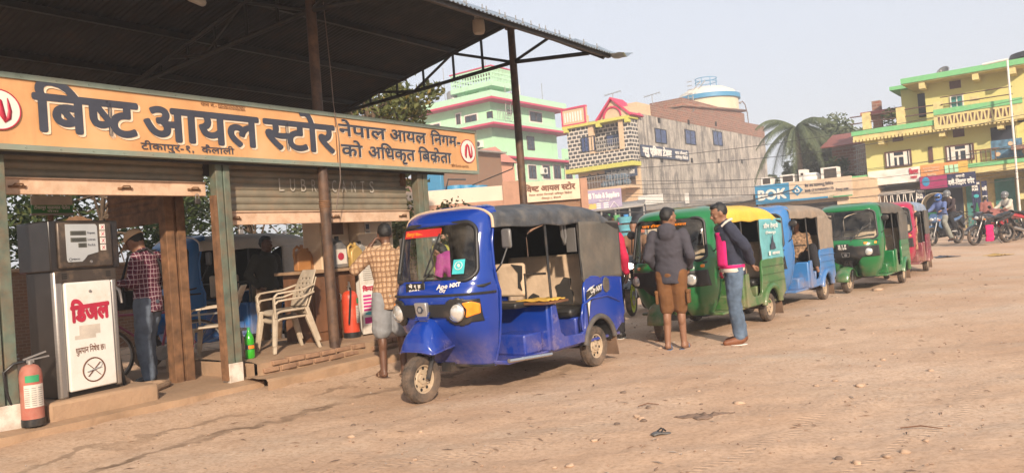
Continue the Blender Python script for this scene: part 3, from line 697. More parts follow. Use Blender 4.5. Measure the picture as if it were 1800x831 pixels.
    # badge
    if ape:
        mb = MB(); mb.prism([(-.075,.90),(.075,.90),(.07,.80),(.045,.715),(-.045,.715),(-.07,.80)], lambda y, z: V((xs(y, z)+.01, y, z)), lambda y, z: V((xs(y, z)+.06, y, z))); bd = mb.build('grille_badge', MT['badge'], t, bevel=.012, recalc=True)
        mb = MB(); mb.lathe([(.036,0),(.036,.008)], (xs(0,.83)+.06,0,.835), 'x', 6); mb.build('badge_emblem', MT['ink'], bd)
        mb = MB(); mb.lathe([(.022,0),(.022,.003)], (xs(0,.83)+.068,0,.835), 'x', 6); mb.build('emblem_centre', MT['badge'], bd)
    else:
        mb = MB(); mb.prism([(-.085,.80),(.085,.80),(.07,.70),(-.07,.70)], lambda y, z: V((xs(.2, z)-.10, y, z)), lambda y, z: V((xs(.2, .8)+.025, y, z))); bd = mb.build('grille_badge', MT['black'], t, bevel=.01, recalc=True)
        mb = MB(); q = xs(.2,.8)+.026; mb.tube([(q,-.075,.79),(q,.075,.79),(q,.06,.71),(q,-.06,.71)], .006, 6, closed=True); mb.lathe([(.03,0),(.03,.004)], (q,0,.75),'x',6); mb.build('badge_rim', MT['steel'], bd)
        mb = MB()
        for i in range(5): mb.bar((xs(.2,.62)-.02,-.10+.01*i,.66-i*.03),(xs(.2,.62)-.02,.10-.01*i,.66-i*.03),.02,.012)
        mb.build('grille_slat', MT['black'], t)
    if plate:
        z0 = 1.045 if ape else .945; z1 = z0-.085; yc = -.12 if ape else -.05
        xx = xs(yc, z0-.02)+(.012 if ape else .03)
        mb = MB(); mb.box((xx-.01, yc-.12, z1-.02), (xx, yc+.12, z0+.03)); pl = mb.build('number_plate', MT['black'], t, bevel=.006)
        mb = MB()
        for i, s in enumerate(plate): hh = .030 if len(plate) > 2 else .045; mb.text(s, (xx+.0, yc, z0-.012-i*(hh+.010)+(.0 if len(plate) > 2 else -.012)), (0,1,0), (0,0,1), w=.15 if len(plate) > 2 and i != 1 else .15, h=hh, bold=.04, depth=.003, align='C')
        mb.build('lettering', MT['white'], pl)
    # front fender
    if ape:
        pr = [(.86,.80,.15),(.95,.785,.165),(1.04,.755,.185),(1.12,.705,.205),(1.19,.63,.215),(1.225,.55,.215),(1.24,.475,.20)]
        def ff(a, b):
            q = a*(len(pr)-1); i = min(int(q), len(pr)-2); s_ = q-i; x, z, hw = (pr[i][j]+(pr[i+1][j]-pr[i][j])*s_ for j in range(3))
            u = (b-.5)*2; zb = .445+.03*(1-a); return V((x-.05*abs(u)**3-.0*abs(u), hw*(1 if u > 0 else -1)*abs(u)**.8, z-(z-zb)*abs(u)**2.8))
        mb = MB(); mb.grid(ff, 24, 26); fe = mb.build('front_fender', low, t, ang=60, solid=.015)
        mb = MB(); mb.tube([ff(i/24, 0) for i in range(25)]+[ff(1, j/26) for j in range(1, 26)]+[ff(1-i/24, 1) for i in range(25)], .010, 6); mb.build('fender_lip', low, fe, ang=60)
        mb = MB()
        for i in range(4): mb.bar(V((1.062+i*.012,-.08,.800-i*.018)), V((1.062+i*.012,.08,.800-i*.018)), .010, .012)
        mb.build('vent_ridge', low, fe)
    else:
        e = bpy.data.objects.new('front_fender', None); col.objects.link(e); e.parent = t; e.location = (1.15,0,.215); e.rotation_euler = (0,0,steer)
        mb = MB(); mb.grid(lambda a, b: V((cos(R(-2+165*a))*(.275-.045*abs(b*2-1)**3), (b-.5)*.24, sin(R(-2+165*a))*(.275-.045*abs(b*2-1)**3)+.02)), 22, 12); mb.build('fender_shell', low, e, ang=60, solid=.01)
    # front fork
    mb = MB(); mb.tube([(1.15,.085,.215),(1.05,.085,.45),(.88,.03,.62)], .022, 8); mb.tube([(1.15,-.085,.215),(1.05,-.085,.45),(.88,-.03,.62)], .022, 8); mb.build('front_fork', MT['black'], t)
    wheel(t, (1.15, 0, .213), steer=steer)
    for sg in (-1, 1): wheel(t, (-.95, sg*.575, .215))
    mb = MB(); mb.tube([(-.95,-.55,.215),(-.95,.55,.215)], .03, 8); mb.box((-1.4,-.3,.22),(-.6,.3,.42)); mb.box((-.5,-.06,.22),(.8,.06,.30)); mb.build('chassis', MT['black'], t)
    # floor, partition, step box
    mb = MB(); mb.box((-1.50,-.61,.27),(.62,.61,.305)); mb.build('floor', low, t, bevel=.01)
    mb = MB(); mb.box((-.16,-.64,.30),(-.02,.64,.76)); mb.build('partition', low, t, bevel=.02)
    mb = MB(); mb.box((-.02,.18,.30),(.28,.56,.50)); mb.build('step_box', low, t, bevel=.02)
    mb = MB(); mb.box((-.10,-.45,.74),(.24,.45,.80)); mb.build('driver_seat', MT['seat'], t, bevel=.02)
    sb = seatback or MT['cover']
    mb = MB(); mb.box((-.145,-.30,.84),(-.075,.34,1.18)); ds = mb.build('driver_backrest', sb, t, bevel=.03)
    # side panels with wheel arch, both sides; the off side has no door
    ax, ar = -.95, .30
    arch = [(ax+ar*cos(R(a)), max(.30, .225+ar*sin(R(a)))) for a in range(12, 169, 12)]
    if ape: top = [(-.05,.30),(-.05,.755),(-.14,.755),(-.17,.62),(-.20,.47),(-.26,.42),(-.58,.40),(-.655,.44),(-.68,.62),(-.70,.86),(-.74,.955),(-.82,.985),(-1.50,.93),(-1.54,.52),(-1.44,.40),(-1.26,.30)]
    else: top = [(-.05,.30),(-.05,.78),(-.16,.78),(-.18,.56),(-.24,.46),(-.30,.43),(-.52,.43),(-.60,.47),(-.63,.70),(-.65,.90),(-.70,.95),(-1.50,.95),(-1.53,.42),(-1.35,.32),(-1.25,.30)]
    off = [(-.05,.30),(-.05,.76),(-.16,.80),(-1.50,.94),(-1.54,.52),(-1.44,.40),(-1.26,.30)]
    out = list(reversed(arch))
    def sidepan(pts, sg):
        full = pts+out                                   # arch runs from the rear to the front
        mb = MB(); mb.prism(full, lambda x, z: V((x, sg*.630, z)), lambda x, z: V((x, sg*(.672-.02*smooth(.8,1.0,z)), z)))
        o = mb.build('side_panel', low, t, bevel=.012, recalc=True, ang=40)
        mb = MB(); mb.tube([V((ax+(ar+.012)*cos(R(a)), sg*.672, .225+(ar+.012)*sin(R(a)))) for a in range(8, 173, 8)], .03 if ape else .045, 8); mb.build('wheel_arch', MT['arch_grey'] if ape else low, o, ang=60)
        mb = MB(); mb.grid(lambda a, b: V((ax+(ar-.005)*cos(R(5+170*a)), sg*(.45+.2*b), .225+(ar-.005)*sin(R(5+170*a)))), 16, 2); mb.build('arch_liner', MT['dark'], o)
        if ape:                                          # raised swage over the arch
            mb = MB(); mb.tube([V((x, sg*.675, z)) for x, z in ((-.60,.43),(-.585,.56),(-.63,.69),(-.80,.74),(-1.15,.745),(-1.30,.70),(-1.42,.66))], .014, 8); mb.build('swage', low, o, ang=60)
        else:
            mb = MB()
            for z in (.60,.72,.84): mb.tube([V((-.66, sg*.674, z)), V((-1.50, sg*.674, z))], .006, 6)
            mb.build('swage', low, o, ang=60)
        return o
    sp = sidepan(top, 1); sidepan(off, -1)
    if ape:
        mb = MB(); mb.lathe([(.075,.0),(.07,.012)], (0,0,0), 'y', 20)
        mb.v = [(p[0]*.85-1.16, p[1]+.662, p[2]*1.15+.86) for p in mb.v]
        for i in range(6): mb.box((-1.215, .674, .80+i*.022), (-1.105, .681, .808+i*.022))
        mb.build('side_vent', MT['arch_grey'], sp)
        dk = MB(); Q = lambda pts, m_: m_.prism(pts, lambda x, z: V((x, .6735-.02*smooth(.8,1.0,z), z)), lambda x, z: V((x, .6755-.02*smooth(.8,1.0,z), z)))
        Q([(-.715,.80),(-.80,.84),(-1.06,.885),(-1.04,.80),(-.90,.77),(-.80,.70),(-.755,.58),(-.72,.45)], dk); dk.build('side_decal', MT['black'], sp, recalc=True)
        wt = MB(); 
        for q in ([(-.73,.82),(-.80,.855),(-.90,.875),(-.80,.835)], [(-.73,.74),(-.80,.77),(-.86,.79),(-.78,.755)], [(-.735,.70),(-.79,.72),(-.765,.66),(-.745,.56)]): wt.prism(q, lambda x, z: V((x, .670, z)), lambda x, z: V((x, .6775, z)))
        wt.text('City NXT', (-.80, .6755, .795), (-1,0,.10), (0,0,1), w=.24, h=.055, bold=.03, shear=.25, depth=.003); wt.build('decal_lettering', MT['white'], sp)
    mb = MB(); mb.grid(lambda a, b: V((-1.535+.02*abs(a-.5), (a-.5)*1.30, .40+.55*b)), 8, 4); mb.box((-1.56,-.6,.40),(-1.53,.6,.50)); mb.build('tail_panel', low, t, solid=.02)
    # mud flaps
    for sg in (-1, 1): mb = MB(); mb.box((-1.30, sg*.575-.10, .07), (-1.285, sg*.575+.10, .34), rot=M4.Rotation(.2,3,'Y')); mb.build('mud_flap', mat('dusty_flap', (.16,.10,.065), .9, var=.3), t)
    # rear seat
    mb = MB(); mb.box((-.95,-.58,.30),(-.62,.58,.56)); mb.build('seat_base', low, t, bevel=.02)
    mb = MB(); mb.box((-1.0,-.57,.565),(-.56,.57,.66)); mb.build('rear_seat', MT['seat'], t, bevel=.035)
    mb = MB(); mb.grid(lambda a, b: V((-.98-.08*b+.012*NZ.noise(V((a*6,b*4,2))), (a-.5)*1.14, .66+.56*b)), 24, 12); rb = mb.build('rear_backrest', sb, t, ang=60, solid=.06)
    # poles
    CT = 1.58
    for sg in (-1, 1):
        for x, z0 in ((-.10,.76),(-.71,.95)):
            mb = MB(); mb.tube([(x, sg*.645, z0), (x-.01, sg*.62, CT+.05)], .014, 8); mb.build('canopy_pole', MT['black'], t)
    mb = MB(); mb.tube([(-.10,.60,1.06),(-.10,-.60,1.06)], .012, 6); mb.tube([(-.10,.34,.78),(-.10,.34,1.06)], .010, 6); mb.build('grab_rail', MT['black'], t)
    # canopy
    x0c, x1c = -1.56, (.62 if ape else .56)
    def ztop(x): return (1.755 if ape else 1.775)+.035*sin(pi*min(1, max(0, (x+1.4)/2.0)))-.13*smooth(-1.05,-1.56,x)-.0*smooth(.4,.7,x)
    def hw(x): return .648-.05*smooth(-.9,-1.56,x)*0-(.105 if ape else .07)*smooth(.1,.70,x)
    def cf(a, b):
        x = x0c+(x1c-x0c)*a; u = (b-.5)*2; s_ = 1 if u > 0 else -1; q = abs(u); zt = ztop(x); zb = 1.545
        if q < .8: th = q/.8*pi/2; y = hw(x)*sin(th)**.75; z = zt-.16*(1-cos(th)**.75)
        else: y = hw(x); z = zt-.16-(zt-.16-zb)*(q-.8)/.2
        y *= s_; z += .010*NZ.noise(V((x*4, u*5, 2)))-.012*abs(sin(pi*(x+.1)/.61)); y += s_*.008*NZ.noise(V((x*7, z*4, 5)))
        return V((x, y, z))
    mb = MB(); mb.grid(cf, 44, 40)
    ca = shade_lined(mb, 'canopy', canopy, t)
    mb = MB(); mb.tube([cf(1, j/40)+V((.004,0,.006)) for j in range(41)], .014, 6); mb.build('canopy_hem', canopy_front or canopy, ca)
    for sg in (-1, 1):
        def sf(a, b):
            x = -.705+(x0c+.705)*a; z = 1.56+(.925-1.56)*b; y = .652+.010*sin(pi*b)*sin(3*pi*a)+.012*NZ.noise(V((x*6, z*4, sg)))
            return V((x+.02*b*a*0, sg*y, z))
        mb = MB(); mb.grid(sf, 20, 16); shade_lined(mb, 'canopy_side', flap or canopy, ca)
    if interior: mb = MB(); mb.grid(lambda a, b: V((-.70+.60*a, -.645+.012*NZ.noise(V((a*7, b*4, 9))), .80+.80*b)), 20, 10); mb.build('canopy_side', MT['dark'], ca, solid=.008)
    mb = MB(); mb.grid(lambda a, b: V((-1.565-.015*sin(pi*b)+.01*NZ.noise(V((a*5,b*4,3))), (a-.5)*1.29, .94+(cf(0, .5).z-.13-.94)*b+ .13*b*(1-abs(2*a-1)**3))), 20, 12); shade_lined(mb, 'canopy_back', canopy, ca)
    # mirrors
    for sg in (1, -1):
        p = V((.64 if ape else .70, sg*.54, 1.12)); q = V((.58 if ape else .66, sg*.66, 1.43 if ape else 1.46))
        e = MB(); e.tube([p, p+V((.02, sg*.10, .08)), q-V((0,0,.08)), q], .009, 6); mi = e.build('mirror', MT['black'], t)
        e = MB()
        if ape: e.box(q-V((.02,.055,.09)), q+V((.02,.055,.09))); e.build('mirror_shell', MT['mirror_grey'], mi, bevel=.02)
        else: e.ell(q, (.022,.072,.062), 16, 10); e.build('mirror_shell', MT['black'], mi)
    # driver's controls
    mb = MB(); mb.tube([(.76,0,.5),(.60,0,1.08)], .022, 8); mb.tube([(.55,-.32,1.12),(.62,-.15,1.09),(.62,.15,1.09),(.55,.32,1.12)], .014, 8); mb.tube([(.55,.32,1.12),(.53,.42,1.12)], .02, 8); mb.tube([(.55,-.32,1.12),(.53,-.42,1.12)], .02, 8); mb.build('handlebar', MT['black'], t)
    mb = MB(); mb.grid(lambda a, b: V((.70+(xs((a-.5)*1.1*.9, 1.03)-.04-.70)*b, (a-.5)*1.1, 1.03-.02*b)), 10, 4); mb.build('dashboard', MT['black'], t, solid=.02)
    if not ape: t.scale = (1, 1, .955)
    return t
MT['badge'] = mat('silver_badge', (.50,.50,.50), .35, .7, var=.05)
MT['arch_grey'] = mat('dusty_grey_trim', (.075,.07,.065), .7, dirt=.5, dirtc=(.22,.15,.10))
MT['mirror_grey'] = mat('grey_mirror_shell', (.11,.105,.10), .35, var=.1)
MT['rick_blue'] = paint('royal_blue_paint', (.006,.038,.28), .06, .20)
MT['rick_green'] = paint('green_paint', (.008,.145,.040), .10, .28)
MT['rick_green_dark'] = paint('dull_green_paint', (.035,.13,.030), .45, .5)
MT['rick_sky'] = paint('sky_blue_paint', (.035,.17,.43), .35, .45)
MT['rick_pink'] = paint('magenta_paint', (.36,.010,.055), .15, .35)
MT['rick_maroon'] = paint('dull_maroon_paint', (.18,.022,.045), .5, .6)
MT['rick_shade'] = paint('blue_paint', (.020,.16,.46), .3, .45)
MT['canvas_grey'] = mat('dusty_grey_canvas', (.085,.080,.070), .85, var=.2, scale=3, bmp=.4, bscale=9, dirt=.4, dirtc=(.18,.145,.11), dscale=2.5, bdist=.02)
MT['canvas_tarp'] = mat('worn_dark_tarp', (.055,.060,.068), .6, var=.35, scale=8, bmp=.5, bscale=14, dirt=.45, dirtc=(.19,.17,.145), dscale=6, bdist=.02)
MT['canvas_beige'] = mat('beige_canvas', (.25,.20,.155), .9, var=.15, bmp=.4, bscale=9, dirt=.3, bdist=.02)
MT['canvas_yellow'] = mat('yellow_canvas', (.70,.46,.06), .7, var=.12, bmp=.35, bscale=7, dirt=.3, dirtc=(.35,.22,.08), bdist=.02)
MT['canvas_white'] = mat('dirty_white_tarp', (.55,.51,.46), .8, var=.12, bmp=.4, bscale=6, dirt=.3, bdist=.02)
MT['canvas_blue'] = mat('faded_blue_tarp', (.20,.26,.36), .7, var=.2, bmp=.4, bscale=7, dirt=.35, dirtc=(.38,.34,.30), bdist=.02)
MT['teal_print'] = mat('teal_printed_flap', (.13,.37,.40), .6, var=.15, bmp=.2, bscale=6)
def place(fw, rw, wb=2.10, half=.575, dz=0.0):            # photo points of the front and visible (left) rear wheel contacts -> location, heading
    a = GG(*fw); b = GG(*rw); d = a-b; ang = atan2(d.y, d.x)+math.atan2(half+.05, wb)
    h = V((cos(ang), sin(ang), 0)); l = V((-h.y, h.x, 0))
    o1 = a-h*1.15; o2 = b-l*(half+.05)+h*.95; o = (o1+o2)/2; o.z = (gz(a.x, a.y)+gz(b.x, b.y))/2+dz
    return o, ang
BLUE_AT = place((745, 706), (1052, 643))
rk = rickshaw('royal blue auto rickshaw with a dark tarp roof and torn cream seats, nearest the camera', *BLUE_AT, MT['rick_blue'], MT['canvas_tarp'], 'ape', flap=MT['canvas_grey'], interior=True, plate=('भे १ ह', '००९५', '४९ ८३'), canopy_front=MT['cover'])
BLUE = rk
def blue_details(t):
    cw = [c for c in t.children if c.name.startswith('windscreen') and 'gasket' not in c.name][0]
    P = lambda y, z, d: V((.65+(.99-(z-1.05)*.327-.65)*(1-(abs(y)/(.555-(z-1.02)*.0517))**2.7)**(1/2.7)+d, y, z))
    # stickers on the windscreen
    ud = P(0,1.5,0)-P(0,1.4,0)
    mb = MB(); pts = [(-.40+i*.055,1.50) for i in range(10)]+[(.10-i*.055,1.575) for i in range(10)]; mb.prism(pts, lambda y, z: P(y, z, .014), lambda y, z: P(y, z, .017)); s = mb.build('sticker', MT['red_sticker'], cw, recalc=True)
    mb = MB(); mb.text('टीकापुर यातायात प%ा.िल. टीकापुर', P(-.36,1.518,.030), (0,1,0.02), ud, w=.46, h=.034, bold=.03, depth=.002); mb.build('lettering', MT['amber'], s)
    mb = MB(); mb.prism([(.29,1.14),(.40,1.14),(.40,1.27),(.29,1.27)], lambda y, z: P(y, z, .013), lambda y, z: P(y, z, .016)); s = mb.build('sticker', MT['teal_sticker'], cw, recalc=True)
    mb = MB(); mb.tube([P(.345+.035*cos(a*pi/12), 1.215+.035*sin(a*pi/12), .017) for a in range(24)], .003, 5, closed=True); mb.ell(P(.345,1.215,.016), (.002,.018,.018), 10, 6); mb.build('emblem', MT['white'], s)
    mb = MB(); mb.text('Ape', (1.03,.16,1.01), (-.10,1,.08), (0,0,1), w=.12, h=.045, bold=.03, shear=.3, depth=.004); mb.text('NXT', (1.005,.30,1.025), (-.35,1,.10), (0,0,1), w=.10, h=.035, bold=.06, shear=.2, depth=.004); mb.text('City', (1.03,.19,.982), (-.10,1,.08), (0,0,1), w=.07, h=.032, bold=.03, shear=.3, depth=.004); mb.build('model_lettering', MT['white'], t)
    # torn patches in the rear cover, side board with a yellow cloth
    mb = MB(); f = lambda pts: mb.prism(pts, lambda y, z: V((-.99-.143*(z-.66), y, z)), lambda y, z: V((-.960-.143*(z-.66), y, z)))
    f([(.12,.67),(.34,.67),(.345,.80),(.30,.84),(.31,.95),(.22,.97),(.17,.90),(.11,.88),(.14,.80)]); f([(-.28,.67),(-.10,.67),(-.12,.77),(-.20,.80),(-.26,.76)]); mb.build('seat_tear', MT['cover_tear'], t, recalc=True)
    mb = MB(); f2 = lambda pts: mb.prism(pts, lambda y, z: V((-.074, y, z)), lambda y, z: V((-.066, y, z)))
    f2([(.20,1.17),(.34,1.15),(.33,1.02),(.30,.98),(.32,.90),(.27,.93),(.28,1.08)]); mb.build('seat_tear', MT['cover_tear'], t, recalc=True)
    mb = MB(); mb.box((-.30,.28,.765),(.10,.72,.79)); bo = mb.build('side_board', MT['wood'], t, bevel=.006)
    mb = MB(); mb.grid(lambda a, b: V((-.24+.30*a+.01*NZ.noise(V((a*4,b*4,2))), .32+.40*b, .797+.018*NZ.noise(V((a*5,b*5,1)))+.012)), 14, 14); mb.build('yellow_cloth', mat('mustard_cloth', (.58,.34,.05), .9, bmp=.4, bscale=20), bo, solid=.012, ang=90)
    mb = MB(); mb.box((-.62,.55,1.25),(-.60,.66,1.5)); mb.tube([(-.5,.56,1.60),(-.5,.57,1.42),(-.53,.57,1.34),(-.56,.57,1.42),(-.56,.56,1.6)], .018, 6); mb.build('hanging_strap', MT['mirror_grey'], t)
    mb = MB(); mb.tube([(.63,.62,.31),(-.05,.63,.27)], .02, 6); mb.build('sill_tube', MT['chrome'], t)
MT['red_sticker'] = mat('red_sticker', (.50,.025,.025), .4); MT['teal_sticker'] = mat('teal_sticker', (.05,.42,.45), .4)
blue_details(rk)

GREEN_AT = place((1160, 598), (1362, 562), 2.05, .575)
g1 = rickshaw('green auto rickshaw with a yellow canopy roof and teal printed rear flap', *GREEN_AT, MT['rick_green'], MT['canvas_yellow'], 'bajaj', low=MT['rick_green_dark'], flap=MT['teal_print'], steer=R(10), canopy_front=MT['canvas_beige'], interior=True)
def green_details(t):
    cw = [c for c in t.children if c.name.startswith('windscreen') and 'gasket' not in c.name][0]
    c2 = [c for c in t.children if c.name.startswith('canopy') and 'pole' not in c.name][0]
    fl = [c for c in c2.children if c.name.startswith('canopy_side')][0]
    mb = MB(); mb.text('ग%ीन टेम्पो', (-.80, .675, 1.42), (-1,0,0), (0,0,1), w=.55, h=.06, bold=.03); mb.text('टीकापुर', (-.85, .675, 1.33), (-1,0,0), (0,0,1), w=.40, h=.035, bold=.02); mb.box((-1.0,.672,1.0),(-.94,.676,1.06)); mb.text('आयल', (-1.05,.675,1.005), (-1,0,0), (0,0,1), w=.3, h=.045, bold=.03)
    mb.build('flap_lettering', MT['white'], fl)
    mb = MB(); mb.prism([(-1.02,1.09),(-1.22,1.09),(-1.20,1.17),(-1.15,1.20),(-1.135,1.30),(-1.105,1.30),(-1.09,1.20),(-1.04,1.17)], lambda x, z: V((x,.671,z)), lambda x, z: V((x,.675,z))); mb.build('flap_print', MT['ink'], fl, recalc=True)
    mb = MB(); mb.text('जय टीकापुर यातायात', (.905,-.34,1.545), (0,1,0), (-.28,0,1), w=.66, h=.035, bold=.02, depth=.003); mb.build('windscreen_lettering', MT['amber'], cw)
    mb = MB()
    for i in range(12): z = 1.12-.03*i; mb.ell((.60+.015*sin(i*2.1), .615+.01*cos(i*3), z), (.025,.025,.02), 8, 5)
    mb.build('tassel', MT['red_ink'], t)
green_details(g1)
o, a = place((1376, 532), (1452, 526), 2.05, .575)
b = GG(1452, 526); hd = BLUE_AT[1]-.02; h = V((cos(hd), sin(hd), 0)); l = V((-h.y, h.x, 0)); o = b - l*.62 + h*.95; o.z = gz(o.x, o.y)
b2 = rickshaw('sky blue auto rickshaw with a beige canvas canopy and passengers in the back', o, hd, MT['rick_sky'], MT['canvas_beige'], 'bajaj', interior=True)
BLUE2_AT = (o, hd)
a = GG(1491, 515); hd = R(233); h = V((cos(hd), sin(hd), 0)); o = a - h*1.15; o.z = gz(o.x, o.y)
g2 = rickshaw('green auto rickshaw with dark canopy, between the sky blue and magenta ones', o, hd, MT['rick_green'], MT['canvas_grey'], 'bajaj', steer=R(-6), interior=True, plate=('लु १ ह', '२८३७'))
b = GG(1632, 476); hd = R(236); h = V((cos(hd), sin(hd), 0)); l = V((-h.y, h.x, 0)); o = b - l*.62 + h*.95; o.z = gz(o.x, o.y)
r2 = rickshaw('magenta auto rickshaw with a faded blue tarp roof at the far end of the queue', o, hd, MT['rick_pink'], MT['canvas_blue'], 'bajaj', low=MT['rick_maroon'], flap=MT['canvas_grey'], canopy_front=MT['canvas_beige'])
mb = MB(); mb.grid(lambda a, b: V((.56-.03*b+.03*NZ.noise(V((a*9,b*5,1))), .50+.10*a+.03*sin(a*14), 1.0+.55*b)), 10, 12); mb.grid(lambda a, b: V((.60+.02*NZ.noise(V((a*9,b*5,4))), .56+.05*a, .62+.40*b)), 6, 10); mb.build('hanging_cloth', mat('patterned_cloth', (.38,.24,.15), .9, var=.5, scale=25), r2, solid=.01)
o = SF.out((.62, 3.25, 0)); o.z = gz(o.x, o.y)
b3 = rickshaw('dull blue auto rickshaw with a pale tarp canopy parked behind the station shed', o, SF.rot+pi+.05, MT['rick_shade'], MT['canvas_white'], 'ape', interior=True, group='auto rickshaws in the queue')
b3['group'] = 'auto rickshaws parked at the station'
# ------------------------------------------------------------ diesel dispenser on its plinth
def nosmoke(mb, c, r, y):
    x, z = c; mb.tube([(x+r*cos(2*pi*i/36), y, z+r*sin(2*pi*i/36)) for i in range(36)], .006, 6, closed=True)
def dispenser():
    o = SF.out((-2.99, .06, .325)); t = thing('diesel_dispenser', 'tall diesel dispenser with black head and white door lettered in crimson on the plinth', 'fuel pump', o, SF.rot+.16)
    W, D = .56, .42
    mb = MB(); mb.box((-.02, .04, 0), (W+.0, D, 1.12)); mb.build('cabinet', MT['black_gloss'], t, bevel=.01)
    mb = MB(); mb.box((-.035, .0, 0), (.045, .06, 1.12)); a = mb.build('corner_trim', MT['steel'], t, bevel=.02)
    mb = MB(); mb.box((W-.055, .0, 0.03), (W+.005, .06, 1.14)); mb.build('corner_trim', MT['steel'], t, bevel=.02)
    mb = MB(); mb.box((.052, -.012, .05), (W-.062, .05, 1.01)); d = mb.build('front_door', MT['white'], t, bevel=.012)
    mb = MB(); mb.box((-.02, -.002, 1.01), (W, .05, 1.12)); mb.build('dark_band', MT['steel_band'], t)
    mb = MB(); mb.box((-.06, -.01, 1.115), (W+.045, D+.03, 1.56)); h = mb.build('head', MT['black_gloss'], t, bevel=.012)
    mb = MB(); mb.box((.005, -.035, 1.135), (W-.035, .0, 1.545)); f = mb.build('head_face', MT['steel_band'], h, bevel=.015)
    mb = MB(); mb.prism([(.075,1.525),(.36,1.525),(.375,1.505),(.375,1.27),(.27,1.245),(.24,1.21),(.215,1.19),(.085,1.19),(.075,1.21)], lambda x, z: V((x,-.034,z)), lambda x, z: V((x,-.040,z))); fp = mb.build('display_panel', MT['panel_grey'], f, recalc=True)
    for x0, x1, z in ((.115,.265,1.445),(.115,.265,1.385),(.185,.265,1.335)):
        mb = MB(); mb.box((x0,-.044,z-.02),(x1,-.039,z+.02)); q = mb.build('digit_window', MT['lcd'], f, bevel=.003)
        mb = MB(); mb.text('000000' if x0 < .15 else '000', (x0+.012,-.0445,z-.012), (1,0,0), (0,0,1), w=x1-x0-.03, h=.024, bold=.01, depth=.001); q2 = mb.build('digits', MT['lcd_digit'], f)
    mb = MB()
    for s, z in (('Rupees',1.437),('Litres',1.377),('Rs./Lit.',1.328)): mb.text(s, (.278,-.041,z), (1,0,0), (0,0,1), w=.072, h=.020, bold=.01, depth=.0015)
    mb.tube([(.105+.012*cos(a*pi/8),-.042,1.212+.012*sin(a*pi/8)) for a in range(16)], .002, 5, closed=True); mb.text('MIDCO', (.122,-.041,1.206), (1,0,0), (0,0,1), w=.07, h=.014, bold=.02, depth=.0015)
    mb.build('panel_lettering', MT['ink'], f)
    mb = MB(); 
    for i in range(4): mb.box((.40,-.042,1.47-i*.062),(.452,-.036,1.523-i*.062))
    st = mb.build('warning_sticker', MT['white'], f)
    mb = MB()
    for i in range(4):
        z = 1.4965-i*.062; mb.bar((.412,-.044,z-.016),(.44,-.044,z+.016),.004,.003); mb.bar((.412,-.044,z+.016),(.44,-.044,z-.016),.004,.003)
    mb.build('sticker_mark', MT['red_ink'], f)
    mb = MB(); mb.lathe([(.014,0),(.012,-.008)], (.30,-.036,1.185), 'y', 12); mb.lathe([(.014,0),(.012,-.008)], (.285,-.012,.92), 'y', 12)
    mb.build('lock', MT['steel'], t)
    mb = MB()
    for x in (.04, W-.10):
        for i in range(3): mb.box((x,-.006,1.045+i*.018),(x+.045,-.001,1.055+i*.018))
    mb.build('vent_slot', MT['dark'], t)
    mb = MB(); mb.text('िडजल', (.095,-.013,.66), (1,0,.04), (0,0,1), w=.36, h=.15, bold=.06, depth=.003); mb.build('lettering', MT['red_ink'], d)
    mb = MB(); mb.text('धुम%पान िनषेध छ।', (.115,-.0125,.375), (1,0,.02), (0,0,1), w=.28, h=.055, bold=.012, depth=.002); nosmoke(mb, (.275,.215), .105, -.014)
    mb.bar((.215,-.015,.275),(.335,-.015,.16),.012,.004); mb.bar((.215,-.0152,.16),(.335,-.0152,.275),.012,.004); mb.build('small_lettering', MT['brown_ink'], d)
    mb = MB(); mb.bar((.205,-.019,.205),(.34,-.019,.232),.014,.005); mb.tube([(.34,-.018,.236),(.352,-.018,.255),(.345,-.018,.275)], .003, 5); mb.build('cigarette_mark', MT['panel_grey'], d)
    mb = MB(); mb.box((.16,-.0135,.535),(.36,-.0115,.62)); mb.box((.115,-.013,.50),(.315,-.011,.535)); mb.build('faded_label', MT['faded_label'], d)
    # nozzle and hose on its right flank
    mb = MB(); mb.box((W+.0,.10,.72),(W+.06,.22,1.0)); nz = mb.build('nozzle_holster', MT['black'], t, bevel=.01)
    mb = MB(); mb.tube([(W+.05,.12,.95),(W+.09,.10,.90),(W+.10,.08,.78)], [.02,.022,.014], 8); mb.build('nozzle', MT['steel'], nz)
    pts = [(W+.05,.20,.70),(W+.06,.22,.40),(W+.10,.22,.15),(W+.20,.18,.0),(W+.35,.14,-.10),(W+.6,.24,-.115),(W+.78,.36,-.115),(W+.80,.50,-.115),(W+.62,.58,-.11),(W+.45,.50,-.09),(W+.40,.38,-.075),(W+.52,.27,-.07)]
    def spline(P, n=8):
        P = [V(p) for p in P]; out = []
        for i in range(len(P)-1):
            a, b, c, d_ = P[max(i-1,0)], P[i], P[i+1], P[min(i+2,len(P)-1)]
            for j in range(n): s = j/n; out.append(.5*((2*b)+(c-a)*s+(2*a-5*b+4*c-d_)*s*s+(3*b-a-3*c+d_)*s**3))
        return out+[P[-1]]
    mb = MB(); mb.tube(spline(pts), .031, 10); mb.build('hose', MT['hose'], t)
    mb = MB(); mb.tube(spline([(W+.03,.12,.70),(W+.04,.10,.35),(W+.09,.10,.02),(W+.12,.12,-.12)]), .016, 8); mb.build('hose', MT['black'], t)
    # dry leaves and rag lying on its head
    mb = MB(); mb.grid(lambda a, b: V((.22+.26*a, .08+.2*b, 1.562+.055*sin(pi*a)*sin(pi*b)+.02*NZ.noise(V((a*6,b*6,1))))), 12, 10)
    g = mb.build('rag', mat('brown_rag', (.20,.11,.06), .95, bmp=.5, bscale=30)); g.matrix_world = t.matrix_basis @ M4(); g.location = o; g.rotation_euler = (0,0,SF.rot+.16); tag(g, 'crumpled brown rag lying on top of the black dispenser head', 'rag')
